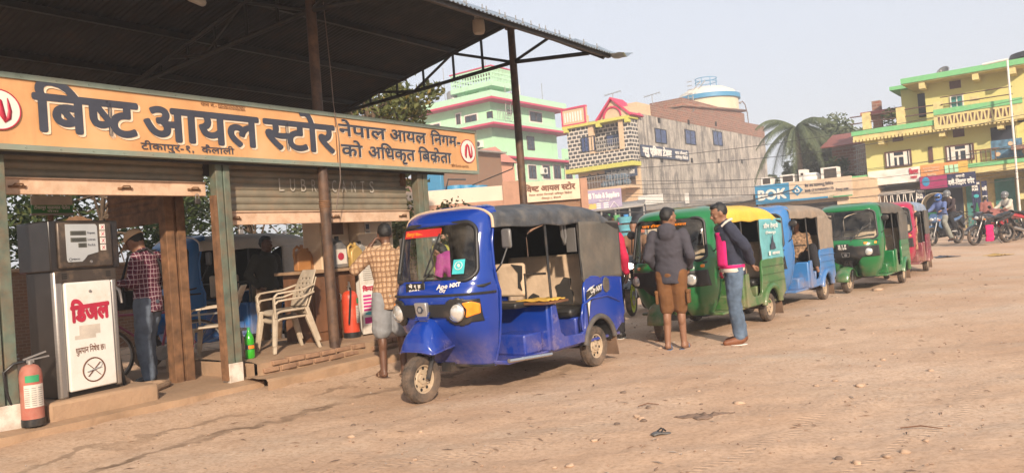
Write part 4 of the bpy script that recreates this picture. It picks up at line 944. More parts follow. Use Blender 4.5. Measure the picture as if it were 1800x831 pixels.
MT['black_gloss'] = mat('black_metal', (.020,.017,.016), .28, .1, var=.3, dirt=.3, dirtc=(.09,.055,.035), dscale=2)
MT['steel_band'] = mat('dark_brown_metal', (.075,.058,.046), .4, .4, var=.2, dirt=.3)
MT['panel_grey'] = mat('pale_grey_panel', (.40,.42,.43), .4, var=.05); MT['lcd'] = mat('lcd_window', (.10,.10,.08), .2); MT['lcd_digit'] = mat('lcd_digit', (.02,.02,.02), .4)
MT['faded_label'] = mat('faded_label', (.52,.46,.39), .7, var=.2); MT['hose'] = mat('taped_brown_hose', (.25,.165,.105), .8, var=.35, scale=14, stretch=(1,1,4), bmp=.3)
dispenser()

def cyl_extinguisher(name, label, o, h, r, m, lab, rot=0, base=None):
    t = thing(name, label, 'fire extinguisher', o, rot)
    mb = MB(); mb.lathe([(r*.98,.0),(r,.06*h),(r,.80*h),(r*.93,.88*h),(r*.7,.945*h),(r*.35,.975*h)], n=28); mb.build('cylinder', m, t, ang=50)
    mb = MB(); mb.lathe([(r*1.03,0),(r*1.05,.01),(r*1.05,.11*h),(r*1.01,.115*h)], n=28); mb.build('base_ring', MT['black'], t)
    mb = MB(); mb.lathe([(.022,.965*h),(.022,1.03*h)], n=12); mb.box((-.03,-.015,1.0*h),(.03,.015,1.05*h)); v = mb.build('valve', MT['steel'], t)
    mb = MB(); mb.bar((-.05,0,1.06*h),(.12,-.02,1.15*h),.025,.012); mb.bar((-.02,0,1.04*h),(.15,.0,1.07*h),.025,.012); mb.build('handle', MT['steel'], v)
    mb = MB(); mb.tube([(-.03,0,1.03*h),(-.12,0,1.02*h),(-.19,.02,.9*h),(-.17,.04,.55*h),(-.13,.05,.3*h)], .012, 8); mb.build('hose', MT['black'], t)
    mb = MB(); th = [R(-165+120*i/12) for i in range(13)]
    mb.grid(lambda a, b: V(((r+.0025)*cos(R(-150+110*a)), (r+.0025)*sin(R(-150+110*a)), (.30+.36*b)*h)), 14, 2); l = mb.build('paper_label', lab, t)
    mb = MB()
    for i in range(9):
        for j in range(3): mb.grid(lambda a, b: V(((r+.004)*cos(R(-146+j*33+24*a)), (r+.004)*sin(R(-146+j*33+24*a)), (.33+.034*i+.006*b)*h)), 4, 1)
    mb.build('printed_text', MT['ink'], l)
    mb = MB(); mb.grid(lambda a, b: V(((r+.0025)*cos(R(-140+70*a)), (r+.0025)*sin(R(-140+70*a)), (.70+.11*b)*h)), 10, 1); mb.build('green_sticker', MT['green_sticker'], t)
    return t
MT['green_sticker'] = mat('green_sticker', (.03,.28,.12), .6); MT['paper'] = mat('worn_paper', (.60,.55,.48), .85, var=.1, dirt=.5, dirtc=(.40,.28,.20), dscale=9)
MT['dusty_red'] = mat('dusty_red_paint', (.38,.10,.07), .65, var=.2, dirt=.75, dirtc=(.40,.25,.18), dscale=4); MT['red_paint'] = mat('red_orange_paint', (.55,.06,.025), .4, var=.1, dirt=.35, coat=.2)
cyl_extinguisher('fire_extinguisher', 'dusty faded red fire extinguisher with paper label beside the diesel dispenser', SF.out((-3.285,-.02,.175)), .52, .085, MT['dusty_red'], MT['paper'], SF.rot)
cyl_extinguisher('fire_extinguisher', 'dusty red fire extinguisher half hidden behind the nearer one by the green post', SF.out((-3.36,.30,.175)), .50, .08, MT['dusty_red'], MT['paper'], SF.rot+.4)
cyl_extinguisher('fire_extinguisher', 'bright red orange extinguisher cylinder beside the poster board and wooden counter', SF.out((.73,.50,.35)), .62, .105, MT['red_paint'], MT['paper'], SF.rot+1)

# ------------------------------------------------------------ second dispenser, cream and white
def petrol_pump():
    o = SF.out((1.16, .72, .35)); t = thing('petrol_dispenser', 'white and cream petrol dispenser behind the man in shorts', 'fuel pump', o, SF.rot)
    mb = MB(); mb.box((0,0,0),(.62,.45,1.0)); mb.build('cabinet', MT['white'], t, bevel=.015)
    mb = MB(); mb.box((-.02,-.02,1.0),(.64,.47,1.95)); h = mb.build('head', MT['cream'], t, bevel=.02)
    mb = MB(); mb.prism([(.20,1.86),(.46,1.86),(.46,1.66),(.40,1.58),(.26,1.58),(.20,1.66)], lambda x, z: V((x,-.022,z)), lambda x, z: V((x,-.035,z))); a = mb.build('display', MT['black_gloss'], h, recalc=True)
    mb = MB(); mb.box((.25,-.039,1.70),(.41,-.034,1.82)); mb.box((.27,-.039,1.62),(.39,-.034,1.66)); mb.build('screen', MT['lcd_blue'], h)
    mb = MB(); mb.box((.10,-.03,1.34),(.20,-.021,1.54)); st = mb.build('notice', MT['paper'], h)
    mb = MB(); mb.box((.12,-.032,1.40),(.18,-.029,1.47)); [mb.box((.115,-.032,1.36+.0*i),(.185,-.029,1.372)) for i in range(1)]; mb.build('notice_print', MT['ink'], h)
    mb = MB(); mb.box((.36,-.03,1.36),(.42,-.021,1.43)); mb.build('keypad', MT['black'], h)
    mb = MB(); [mb.box((.24+i*.05,-.03,1.49),(.275+i*.05,-.022,1.515)) for i in range(4)]; mb.build('button', MT['steel'], h)
    mb = MB(); mb.box((.04,-.015,1.14),(.58,.02,1.25)); mb.build('dark_slot', MT['black'], h)  # black strip across the lower head
    mb = MB(); mb.box((.14,-.016,.74),(.50,-.002,.96)); p = mb.build('poster', MT['poster_blue'], t)
    mb = MB(); mb.tube([(.20,-.02,.80),(.28,-.02,.90),(.38,-.02,.92),(.46,-.02,.84)], .022, 6); mb.ell((.33,-.018,.84), (.07,.006,.04), 12, 6); mb.build('poster_print', MT['white'], p)
    # cream pillar beside it
    t2 = thing('cream_pillar', 'cream painted pillar between the wooden counter and the white dispenser', 'pillar', SF.out((.62, .86, .35)), SF.rot)
    mb = MB(); mb.box((0,0,0),(.50,.35,2.25)); mb.build('shaft', MT['cream'], t2, bevel=.01)
    mb = MB(); mb.box((.04,-.006,1.35),(.40,.0,1.62)); mb.build('dark_patch', MT['wood'], t2)
MT['cream'] = mat('cream_paint', (.62,.46,.31), .6, var=.08, dirt=.25, dirtc=(.4,.27,.17)); MT['lcd_blue'] = mat('blue_grey_screen', (.10,.20,.28), .15)
MT['poster_blue'] = mat('blue_poster', (.04,.16,.34), .5, var=.3, scale=9)
petrol_pump()

# ------------------------------------------------------------ wooden counter, board, cans
def counter():
    o = SF.out((.22, .62, .35)); t = thing('wooden_counter', 'old brown wooden counter holding oil cans behind the canopy pole', 'counter', o, SF.rot)
    mb = MB(); mb.box((0,.0,.0),(.74,.55,.86)); mb.build('cabinet', MT['wood'], t, bevel=.006)
    mb = MB(); mb.box((-.08,-.08,.86),(1.06,.62,.90)); mb.build('worktop', mat('worn_worktop', (.30,.19,.11), .6, var=.25, scale=6, dirt=.3), t, bevel=.006)
    for x in (.03, .39): 
        mb = MB(); mb.box((x,-.018,.12),(x+.32,-.001,.80)); d = mb.build('door', MT['wood'], t, bevel=.006)
        mb = MB(); mb.tube([(x+(.28 if x < .2 else .04),-.02,.48),(x+(.28 if x < .2 else .04),-.045,.50),(x+(.28 if x < .2 else .04),-.045,.56),(x+(.28 if x < .2 else .04),-.02,.58)], .008, 6); mb.build('handle', MT['steel'], d)
    mb = MB(); mb.box((.97,-.02,0),(1.02,.5,.86)); mb.build('leg', MT['wood'], t)
counter()
def oil_can(label, x, y, s, m, lab, z=1.25, rot=0):
    t = thing('oil_can', label, 'oil can', SF.out((x, y, z)), SF.rot+rot)
    mb = MB(); w, d, h = .20*s, .09*s, .27*s
    pr = [(-w/2,0),(w/2,0),(w/2,h*.62),(w/2-.02*s,h*.78),(w*.12,h*.98),(w*.05,h),(-w*.12,h),(-w*.16,h*.93),(-w/2+.03*s,h*.86),(-w/2,h*.70)]
    mb.prism(pr, lambda a, b: V((a,-d/2,b)), lambda a, b: V((a,d/2,b))); mb.build('body', m, t, bevel=.015*s, recalc=True)
    mb = MB(); mb.tube([(-w*.14,0,h*.98),(-w*.32,0,h*1.08),(-w*.55,0,h*.95),(-w*.58,0,h*.70),(-w*.5,0,h*.45)], .016*s, 8); mb.build('handle', m, t)
    mb = MB(); mb.lathe([(.022*s,h),(.022*s,h+.035*s),(.018*s,h+.04*s)], (0,0,0), n=14); mb.build('cap', MT['black'] if lab else m, t)
    if lab: mb = MB(); mb.box((-w*.30,-d/2-.003,h*.15),(w*.36,-d/2,h*.68)); l = mb.build('label', MT['paper'], t); mb = MB(); mb.ell((.0,-d/2-.004,h*.42),(w*.2,.003,h*.14),14,6); mb.build('label_mark', lab, t)
MT['can_grey'] = mat('grey_plastic_can', (.17,.16,.15), .4, .1, var=.1, dirt=.3); MT['can_gold'] = mat('gold_plastic_can', (.42,.27,.08), .4, .1, var=.1, dirt=.3); MT['can_orange'] = mat('orange_brown_can', (.36,.16,.05), .45, var=.1, dirt=.3); MT['can_silver'] = mat('silver_can', (.35,.33,.30), .4, .3, dirt=.3)
oil_can('big dark grey oil can with a pale label on the counter, nearest the pole', .72, .66, 1.35, MT['can_grey'], MT['red_ink'])
oil_can('slim gold oil bottle on the counter beside the big grey can', .97, .60, 1.05, MT['can_gold'], None)
oil_can('silver grey oil bottle at the right end of the counter', 1.09, .64, 1.1, MT['can_silver'], MT['ink'])
oil_can('orange brown oil can on the counter behind the plastic chairs', .40, .98, 1.1, MT['can_orange'], None)
oil_can('small orange brown oil can beside its larger twin behind the chairs', .52, 1.02, .95, MT['can_orange'], None, rot=.5)
def poster_board():
    o = SF.out((.84, .40, .35)); t = thing('poster_board', 'white board with a pink saree poster leaning at the counter end', 'poster board', o, SF.rot-.1)
    mb = MB(); mb.box((0,0,0.02),(.33,.03,.98)); mb.build('board', MT['paper'], t, bevel=.004)
    mb = MB(); mb.box((.01,-.004,.14),(.32,-.001,.66)); p = mb.build('poster', MT['white'], t)
    mb = MB(); mb.text('ि%कयाटस'.replace('%',''), (.025,-.0055,.575), (1,0,.04), (0,0,1), w=.27, h=.06, bold=.06, depth=.002); mb.build('poster_title', MT['red_ink'], p)
    mb = MB()
    for i in range(5): mb.box((.025,-.006,.50-i*.045),(.155+.02*(i%2),-.003,.528-i*.045))
    mb.box((.03,-.006,.155),(.30,-.0035,.235)); mb.build('poster_block', MT['poster_pink'], p)
    mb = MB(); [mb.box((.025,-.0062,.27-i*.0),(.30,-.0032,.275)) for i in range(1)]; mb.ell((.16,-.005,.285),(.12,.003,.024),16,6); mb.build('poster_swoosh', MT['teal_sticker'], p)
    mb = MB(); mb.ell((.245,-.006,.52),(.016,.003,.022),12,6); mb.prism([(.20,.36),(.285,.36),(.275,.49),(.215,.49)], lambda x, z: V((x,-.003,z)), lambda x, z: V((x,-.0065,z))); mb.build('poster_figure', MT['poster_fig'], p, recalc=True)
    mb = MB()
    for i in range(8): mb.box((.05,-.002,.72+i*.028),(.26-.02*(i%3),-.0005,.727+i*.028))
    mb.build('board_notes', MT['lcd'], t)
MT['poster_pink'] = mat('magenta_print', (.50,.03,.20), .6, var=.2); MT['poster_fig'] = mat('orange_print', (.55,.20,.10), .6, var=.4, scale=40)
poster_board()

# ------------------------------------------------------------ plastic chairs
def chair(label, x, y, rot, z=.35, dz=0.0):
    t = thing('plastic_chair', label, 'chair', SF.out((x, y, z+dz)), SF.rot+rot, 'plastic chairs on the platform')
    m = MT['plastic_chair']                              # faces +x
    mb = MB(); mb.grid(lambda a, b: V((-.20+.42*a, (b-.5)*(.42+.04*a), .43-.02*sin(pi*b)+.012*(1-a)-.03*smooth(.85,1,a))), 10, 10); mb.build('seat', m, t, ang=60, solid=.025)
    back = lambda a, b: V((-.20-.15*a-.02*sin(pi*b)*0-.04*a*a, (b-.5)*(.42-.06*a+.06*sin(pi*a)), .45+.45*a))
    mb = MB()
    def hole(a, b):                                      # woven panel of slots
        if not (.20 < a < .82 and .14 < b < .86): return False
        i = int((a-.20)/.62*5); u = ((a-.20)/.62*5) % 1; w_ = ((b-.14)/.72*3+(.5 if i % 2 else 0)) % 1
        return .28 < u < .62 and .25 < w_ < .75
    mb.grid(back, 50, 44, skip=hole); mb.build('backrest', m, t, ang=60, solid=.014)
    for sg in (-1, 1):
        for fx, tx, zt in ((.22,.28,.42),(-.20,-.33,.44)):
            mb = MB(); mb.add([(fx-.03,sg*.205-.03,zt),(fx+.03,sg*.205-.03,zt),(fx+.03,sg*.205+.03,zt),(fx-.03,sg*.205+.03,zt),(tx-.022,sg*.255-.02,0),(tx+.022,sg*.255-.02,0),(tx+.022,sg*.255+.02,0),(tx-.022,sg*.255+.02,0)], [(0,1,2,3),(7,6,5,4),(0,4,5,1),(1,5,6,2),(2,6,7,3),(3,7,4,0)]); mb.build('leg', m, t, bevel=.008, recalc=True)
        mb = MB(); pts = [(-.30,sg*.235,.72),(-.12,sg*.275,.665),(.08,sg*.28,.655),(.20,sg*.27,.645),(.245,sg*.255,.60),(.235,sg*.235,.43)]
        for p, q in zip(pts, pts[1:]): mb.bar(p, q, .05, .022, up=(0,0,1) if abs(q[2]-p[2]) < .12 else (1,0,0))
        mb.build('armrest', m, t, bevel=.005)
    t.scale = (.92,)*3
    return t
chair('grimy beige plastic armchair, lower of two stacked on the platform', -.36, .42, pi*.93)
chair('grimy beige plastic armchair, stacked on top of the other one', -.36, .42, pi*.93, dz=.085)
chair('grimy beige plastic armchair half hidden behind the green post', -.90, 1.00, pi*.75, z=.32)

# ------------------------------------------------------------ small things on the platform
def bottle():
    t = thing('soda_bottle', 'green soda bottle with a dark label standing on the platform by the green post', 'bottle', SF.out((-.93, .32, .345)), SF.rot)
    mb = MB(); mb.lathe([(.040,0),(.052,.012),(.052,.09),(.047,.11),(.047,.15),(.052,.17),(.052,.21),(.040,.26),(.018,.30),(.016,.325)], n=24); mb.build('body', mat('green_plastic', (.035,.36,.02), .15, var=.1, coat=.5), t, ang=60)
    mb = MB(); mb.lathe([(.049,.105),(.0495,.155)], n=24, cap=False); l = mb.build('label', MT['ink'], t); mb = MB(); mb.lathe([(.018,.318),(.018,.345)], n=16); mb.build('cap', MT['green_sticker'], t)
    mb = MB(); mb.grid(lambda a, b: V((.051*cos(R(-140+90*a)), .051*sin(R(-140+90*a)), .112+.036*b)), 8, 1); mb.build('label_patch', MT['amber'], t)
    t = thing('lubricant_can', 'white lubricant can with a blue and orange badge behind the green soda bottle', 'can', SF.out((-.93, .58, .345)), SF.rot)
    mb = MB(); mb.box((-.07,-.05,0),(.07,.05,.30)); mb.box((-.10,-.08,.30),(.12,.08,.33)); mb.build('body', MT['can_silver'], t, bevel=.02)
    mb = MB(); mb.box((-.05,-.054,.16),(.05,-.049,.29)); l = mb.build('badge', MT['ink'], t); mb = MB(); mb.lathe([(.036,0),(.036,-.003)], (0,-.054,.215), 'y', 18); mb.build('badge_disc', MT['amber'], t)
    mb = MB(); mb.lathe([(.022,0),(.022,-.003)], (0,-.057,.215), 'y', 18); mb.build('badge_core', MT['ink'], t)
bottle()
def tap_box():
    t = thing('placard_post', 'rusty post with a green printed placard standing behind the diesel dispenser', 'sign post', SF.out((-2.22, 1.9, .17)), SF.rot)
    mb = MB(); mb.tube([(0,0,0),(0,0,1.92)], .03, 8); mb.build('post', MT['rust'], t)
    mb = MB(); mb.box((-.20,-.04,1.93),(.22,-.02,2.02)); p = mb.build('placard', MT['placard_green'], t); mb = MB(); mb.box((-.20,-.04,2.02),(.22,-.02,2.12)); mb.build('photo_strip', MT['faded_label'], p)
    mb = MB(); mb.text('टीकापुर यातायात पेट%ोल', (-.18,-.042,1.975), (1,0,0), (0,0,1), w=.37, h=.035, bold=.03, depth=.002); mb.text('सेवा', (-.05,-.042,1.943), (1,0,0), (0,0,1), w=.12, h=.02, bold=.02, depth=.002); mb.build('lettering', MT['white'], p)
    mb = MB(); mb.box((-.21,-.05,1.91),(.23,-.01,1.93)); mb.build('lower_rail', MT['steel'], p)
MT['placard_green'] = mat('green_placard', (.04,.22,.06), .6, var=.2)
tap_box()
# ------------------------------------------------------------ people: one continuous remeshed body, clothes as children. Local frame: faces +x, left is +y
def remesh(mb, name, m, parent, vox, smooth_n=2):
    me = bpy.data.meshes.new(name); me.from_pydata(mb.v, [], mb.f); o = bpy.data.objects.new(name, me); col.objects.link(o)
    md = o.modifiers.new('r', 'REMESH'); md.mode = 'VOXEL'; md.voxel_size = vox; md.use_smooth_shade = True
    sm = o.modifiers.new('s', 'SMOOTH'); sm.iterations = smooth_n; sm.factor = .5
    dg = bpy.context.evaluated_depsgraph_get(); me2 = bpy.data.meshes.new_from_object(o.evaluated_get(dg))
    bpy.data.objects.remove(o); bpy.data.meshes.remove(me)
    me2.name = name; me2.materials.clear(); me2.materials.append(m); me2.polygons.foreach_set('use_smooth', [True]*len(me2.polygons))
    o = bpy.data.objects.new(name, me2); col.objects.link(o); o.parent = parent; return o
def fold(me, a, kz):
    nr = [v.normal.copy() for v in me.vertices]; out = []
    for v, q in zip(me.vertices, nr): p = v.co; out += list(p + q*(a*NZ.noise(V((p.x*9, p.y*9, p.z*kz)))+.004*NZ.noise(p*25)))
    me.vertices.foreach_set('co', out); me.update()
STAND = dict(pel=(0,0,.93), chest=(.0,0,1.24), neck=(-.005,0,1.43), head=(.03,0,1.575),
    shL=(-.01,.175,1.37), elL=(-.04,.235,1.10), wrL=(.06,.235,.86), shR=(-.01,-.175,1.37), elR=(-.04,-.235,1.10), wrR=(.06,-.235,.86),
    hiL=(0,.09,.90), knL=(.03,.10,.49), anL=(-.02,.10,.085), hiR=(0,-.09,.90), knR=(.03,-.10,.49), anR=(-.02,-.10,.085), ftL=(1,.12,-.02), ftR=(1,-.12,-.02), hyaw=0, hpitch=0)
SIT = dict(STAND, pel=(0,0,.10), chest=(-.05,0,.42), neck=(-.06,0,.62), head=(-.02,0,.765), shL=(-.06,.175,.56), elL=(.0,.22,.30), wrL=(.22,.16,.22), shR=(-.06,-.175,.56), elR=(.0,-.22,.30), wrR=(.22,-.16,.22),
    hiL=(.02,.09,.08), knL=(.42,.14,.12), anL=(.42,.14,-.30), hiR=(.02,-.09,.08), knR=(.42,-.14,.12), anR=(.42,-.14,-.30))
def person(label, loc, rot, pose=None, base=STAND, h=1.70, shirt=None, sleeve=1.0, pants=None, leg=1.0, shoe=None, hair='short', near=True, skin=None, group=None, extra=None, hat=None, fit=1.0, shirt_low=0.0, curl=.7, collar=None):
    J = dict(base); J.update(pose or {}); S = h/1.70
    t = thing('person', label, 'person', loc, rot, group); t.scale = (S,)*3
    P = {q: V(p) if isinstance(p, tuple) else p for q, p in J.items()}
    sk = skin or MT['skin']; vox = .0095 if near else .022
    ax = (P['shL']-P['shR']); ax.normalize()
    def ringloft(mb, cs, infl=0.0, n=20):
        vs = []; fs = []; k_ = len(cs)
        for i, (c, rx, ry, a) in enumerate(cs):
            d = (cs[min(i+1, k_-1)][0]-cs[max(i-1, 0)][0]).normalized(); y = (a-d*a.dot(d)).normalized(); x = y.cross(d)
            for j in range(n):
                t_ = 2*pi*j/n; q = abs(cos(t_)); vs.append(c + x*((rx+infl)*cos(t_)) + y*((ry+infl)*sin(t_)))
        for i in range(k_-1):
            for j in range(n): fs.append((i*n+j, i*n+(j+1) % n, (i+1)*n+(j+1) % n, (i+1)*n+j))
        fs.append(tuple(reversed(range(n)))); fs.append(tuple(range((k_-1)*n, k_*n))); mb.add(vs, fs)
    hx = (P['hiL']-P['hiR']).normalized(); pel, ch, nk = P['pel'], P['chest'], P['neck']; up = (ch-pel).normalized()
    sh = (P['shL']+P['shR'])/2
    def torso(mb, infl=0.0, low=0.0):
        w1 = pel.lerp(ch, .45)
        cs = [(pel-up*(.10+low), .095, .150, hx), (pel, .108, .165, hx), (w1, .102, .145, (hx+ax).normalized()), (ch-up*.04, .118, .163, ax), (ch+up*.08, .115, .172, ax), (sh+up*.025, .085, .150, ax), (sh.lerp(nk, .6)+up*.01, .060, .085, ax), (nk, .050, .055, ax)]
        ringloft(mb, cs, infl)
    # head
    hd = P['head']; q = M4.Rotation(J['hyaw'], 3, 'Z') @ M4.Rotation(J['hpitch'], 3, 'Y'); HP = lambda x, y, z: hd + q @ V((x, y, z))
    b = MB(); torso(b)
    b.cap(nk-up*.04, hd+q @ V((-.02,0,-.06)), .055, .052)
    b.ell(HP(-.008,0,.018), (.094,.074,.108), 20, 14, q); b.ell(HP(.028,0,-.058), (.060,.052,.058), 16, 10, q); b.ell(HP(.068,0,-.085), (.024,.030,.022), 10, 8, q)
    if near:
        b.cap(HP(.083,0,.012), HP(.104,0,-.022), .011, .016); b.ell(HP(.097,0,-.028), (.014,.020,.010), 10, 6, q); b.ell(HP(.078,0,.033), (.014,.052,.012), 12, 6, q); b.ell(HP(.082,0,-.055), (.014,.026,.008), 10, 6, q)
        for s_ in (-1, 1): b.ell(HP(-.006, s_*.076, -.002), (.022,.010,.034), 10, 8, q); b.ell(HP(.055, s_*.040, -.022), (.024,.022,.024), 10, 8, q)
    for s_, L in ((1, 'L'), (-1, 'R')):
        a, e, wv = P['sh'+L], P['el'+L], P['wr'+L]
        b.ell(a, (.055,.055,.055)); b.cap(a, e, .050, .038); b.cap(e, wv, .038, .026)
        d = (wv-e).normalized(); side = V(J.get('palm'+L, (0, 0, 0)))
        if side.length < .1: side = V((0, -s_, 0))       # palm looks to the body
        pn = (side-d*side.dot(d)); pn = pn.normalized() if pn.length > .05 else d.orthogonal().normalized(); ac = d.cross(pn)*s_
        if near:
            for o_ in (-.026, -.009, .009, .026): b.cap(wv+d*.01+ac*o_*.6, wv+d*.085+ac*o_, .014, .012, 8)
            for o_, ln in ((-.030,.052),(-.010,.068),(.010,.073),(.029,.064)):
                k0 = wv+d*.085+ac*o_; c1 = curl*.7; d1 = (d*cos(c1)+pn*sin(c1)); k1 = k0+d1*ln*.55; c2 = curl*1.7; d2 = (d*cos(c2)+pn*sin(c2)); k2 = k1+d2*ln*.5
                b.cap(k0, k1, .0098, .0092, 8); b.cap(k1, k2, .0092, .0082, 8)
            r0 = wv+d*.028+ac*.024; r1 = r0+(ac*.8+d*.55+pn*.35).normalized()*.045; r2 = r1+(d*.85+ac*.15+pn*.5).normalized()*.032
            b.cap(r0, r1, .013, .0105, 8); b.cap(r1, r2, .0105, .009, 8)
        else: b.cap(wv, wv+d*.12+pn*.02, .036, .028)
        hi, kn, an = P['hi'+L], P['kn'+L], P['an'+L]
        b.cap(hi, kn, .082, .054); b.cap(kn, an, .054, .036); b.ell(kn.lerp(an, .28)-V((.018,0,0)), (.050,.048,.10), 12, 8)
        f = V(J['ft'+L]).normalized(); b.cap(an+V((-.012,0,-.04)), an+V((f.x*.13, f.y*.13, f.z*.13-.058)), .040, .030); b.cap(an-V((0,0,.0)), an+V((f.x*.10, f.y*.10, f.z*.1-.045)), .038, .028)
    body = remesh(b, 'body', sk, t, vox)
    if near:
        for s_ in (-1, 1): m = MB(); m.ell(HP(.0815, s_*.031, .012), (.006,.011,.005), 10, 8, q); ey = m.build('eye', MT['eye'], t, ang=180); m = MB(); m.ell(HP(.0865, s_*.031, .012), (.002,.004,.004), 8, 6, q); m.build('iris', MT['hair'], ey)
        m = MB(); m.tube([HP(.086,-.022,-.056), HP(.096,0,-.054), HP(.086,.022,-.056)], .004, 6); m.build('mouth', MT['lip'], t)
    # hair
    if hair and not hat in ('helmet',):
        m = MB(); m.ell(HP(-.030,0,.034), (.088,.0795,.098), 28, 18, q)
        if hair == 'short': m.ell(HP(.012,0,.088), (.066,.060,.040), 16, 8, q)
        if hair == 'long': m.cap(HP(-.07,0,.0), HP(-.10,0,-.18), .075, .05)
        m.v = [tuple(V(p)+(V(p)-hd).normalized()*(.006*NZ.noise(V(p)*60)+.006*NZ.noise(V(p)*25))) for p in m.v]
        m.build('hair', MT['hair'], t, ang=180)
    # clothes
    cv = .0125 if near else .024
    if shirt:
        m = MB(); torso(m, .016*fit, shirt_low)
        for L in 'LR':
            a, e, wv = P['sh'+L], P['el'+L], P['wr'+L]; g = .016*fit
            m.ell(a, (.062*fit**.5,)*3)
            if sleeve <= .5: m.cap(a, a.lerp(e, sleeve*2), .052+g, .042+g*1.2)
            else:
                m.cap(a, e, .052+g, .042+g); s2 = (sleeve-.5)*2; en = e.lerp(wv, s2); m.cap(e, en-(wv-e).normalized()*.02, .042+g, .032+g*.7)
                if near:
                    for i in range(3): pp = e.lerp(a, .06+.12*i)+V((.0,0,0)); m.ell(pp, (.052+g*.6,)*3, 10, 8)
        m.cap(nk-up*.05, nk+up*.005, .072, .066)
        if extra: extra(m, P, HP)
        so_ = remesh(m, 'shirt' if near else 'top', shirt, t, cv, 2)
        if near:                                           # soft folds
            fold(so_.data, .009, 15)
    if pants:
        m = MB(); m_hip = [(pel-up*.10, .105, .160, hx), (pel-up*.02, .112, .166, hx), (pel+up*.07, .106, .152, hx)]; ringloft(m, m_hip, .010)
        for s_, L in ((1,'L'),(-1,'R')):
            hi, kn, an = P['hi'+L], P['kn'+L], P['an'+L]; g = .018*fit
            if leg <= .5: en = hi.lerp(kn, leg*2); m.cap(hi-up*.03, en-(kn-hi).normalized()*.05, .086+g, .070+g*1.6); m.cap(hi, en-(kn-hi).normalized()*.045, .086+g, .072+g*1.6)
            else:
                m.cap(hi, kn, .086+g, .060+g); s2 = (leg-.5)*2; en = kn.lerp(an, s2); m.cap(kn, en-(an-kn).normalized()*.03, .060+g, .048+g*1.1)
                if near and leg > .8:
                    for i in range(4): m.ell(an.lerp(kn, .05+.07*i), (.062+g*.5-.003*(i%2),)*2+(.022,), 12, 6)
        po = remesh(m, 'trousers', pants, t, cv, 2)
        if near:
            fold(po.data, .010, 12)
    if shoe:
        for L in 'LR':
            an = P['an'+L]; f = V(J['ft'+L]).normalized(); y = V((-f.y, f.x, 0)); m = MB()
            if shoe[0] == 'shoe':
                m.cap(an+V((-.02,0,-.03)), an+V((.02,0,-.045)), .050, .050); m.cap(an+V((0,0,-.03)), an+f*.15+V((0,0,-.052)), .046, .038); m.cap(an+f*.05+V((0,0,-.05)), an+f*.17+V((0,0,-.056)), .042, .036)
                s_ = remesh(m, 'shoe', shoe[1], t, cv, 2)
                m = MB(); m.grid(lambda a, b: an + f*(-.075+.285*a) + y*((b-.5)*.096*(sin(pi*min(1, max(0, a*.86+.10)))**.45)) + V((0,0,-.083)), 12, 4); m.build('sole', MT['white'], s_, solid=.022, ang=60)
            else:
                m.grid(lambda a, b: an + f*(-.085+.27*a) + y*((b-.5)*.105*(sin(pi*min(1, max(0, a*.84+.10)))**.4)) + V((0,0,-.080)), 12, 4); s_ = m.build('sandal', shoe[1], t, solid=.014, ang=60)
                m = MB()
                for sg in (-1, 1): m.tube([an+f*.045+y*sg*.045+V((0,0,-.068)), an+f*.07+y*sg*.028+V((0,0,-.03)), an+f*.125+V((0,0,-.042)), an+f*.14+V((0,0,-.068))], .008, 6)
                m.build('strap', shoe[1], s_)
    if hat == 'cap':
        m = MB(); m.grid(lambda a, b: HP(-.016, 0, .040)+q @ V((.114*sin(a*pi/2)*cos(2*pi*b), .096*sin(a*pi/2)*sin(2*pi*b), .108*cos(a*pi/2))), 10, 24); c = m.build('cap', MT['cap'], t, ang=80, solid=.005)
        m = MB(); m.grid(lambda a, b: HP(.080+.095*a*(1-.35*(2*b-1)**2), (b-.5)*.17*(1-.2*a), .052-.028*a-.018*(2*b-1)**2), 8, 10); m.build('peak', MT['cap'], c, ang=80, solid=.006)
    if hat == 'helmet':
        m = MB(); m.ell(HP(-.012,0,.035), (.135,.118,.125), 24, 16, q); m.ell(HP(.02,0,-.05), (.105,.108,.075), 20, 10, q); c = m.build('helmet', MT[J.get('hel', 'helmet_grey')], t, ang=180)
        m = MB(); m.grid(lambda a, b: HP(.010,0,.02)+q @ V((.125*cos(R(-70+140*a))*cos(R(-32+55*b)), .112*sin(R(-70+140*a)), .10*sin(R(-32+55*b)))), 14, 8); m.build('visor', MT['dark_visor'], c, ang=80, solid=.004) if J.get('visor', False) else None
    return t
def cloth(name, c, **kw): return mat(name, c, .92, var=kw.pop('var', .12), scale=5, bmp=.35, bscale=kw.pop('bscale', 16), bdist=.02, **kw)
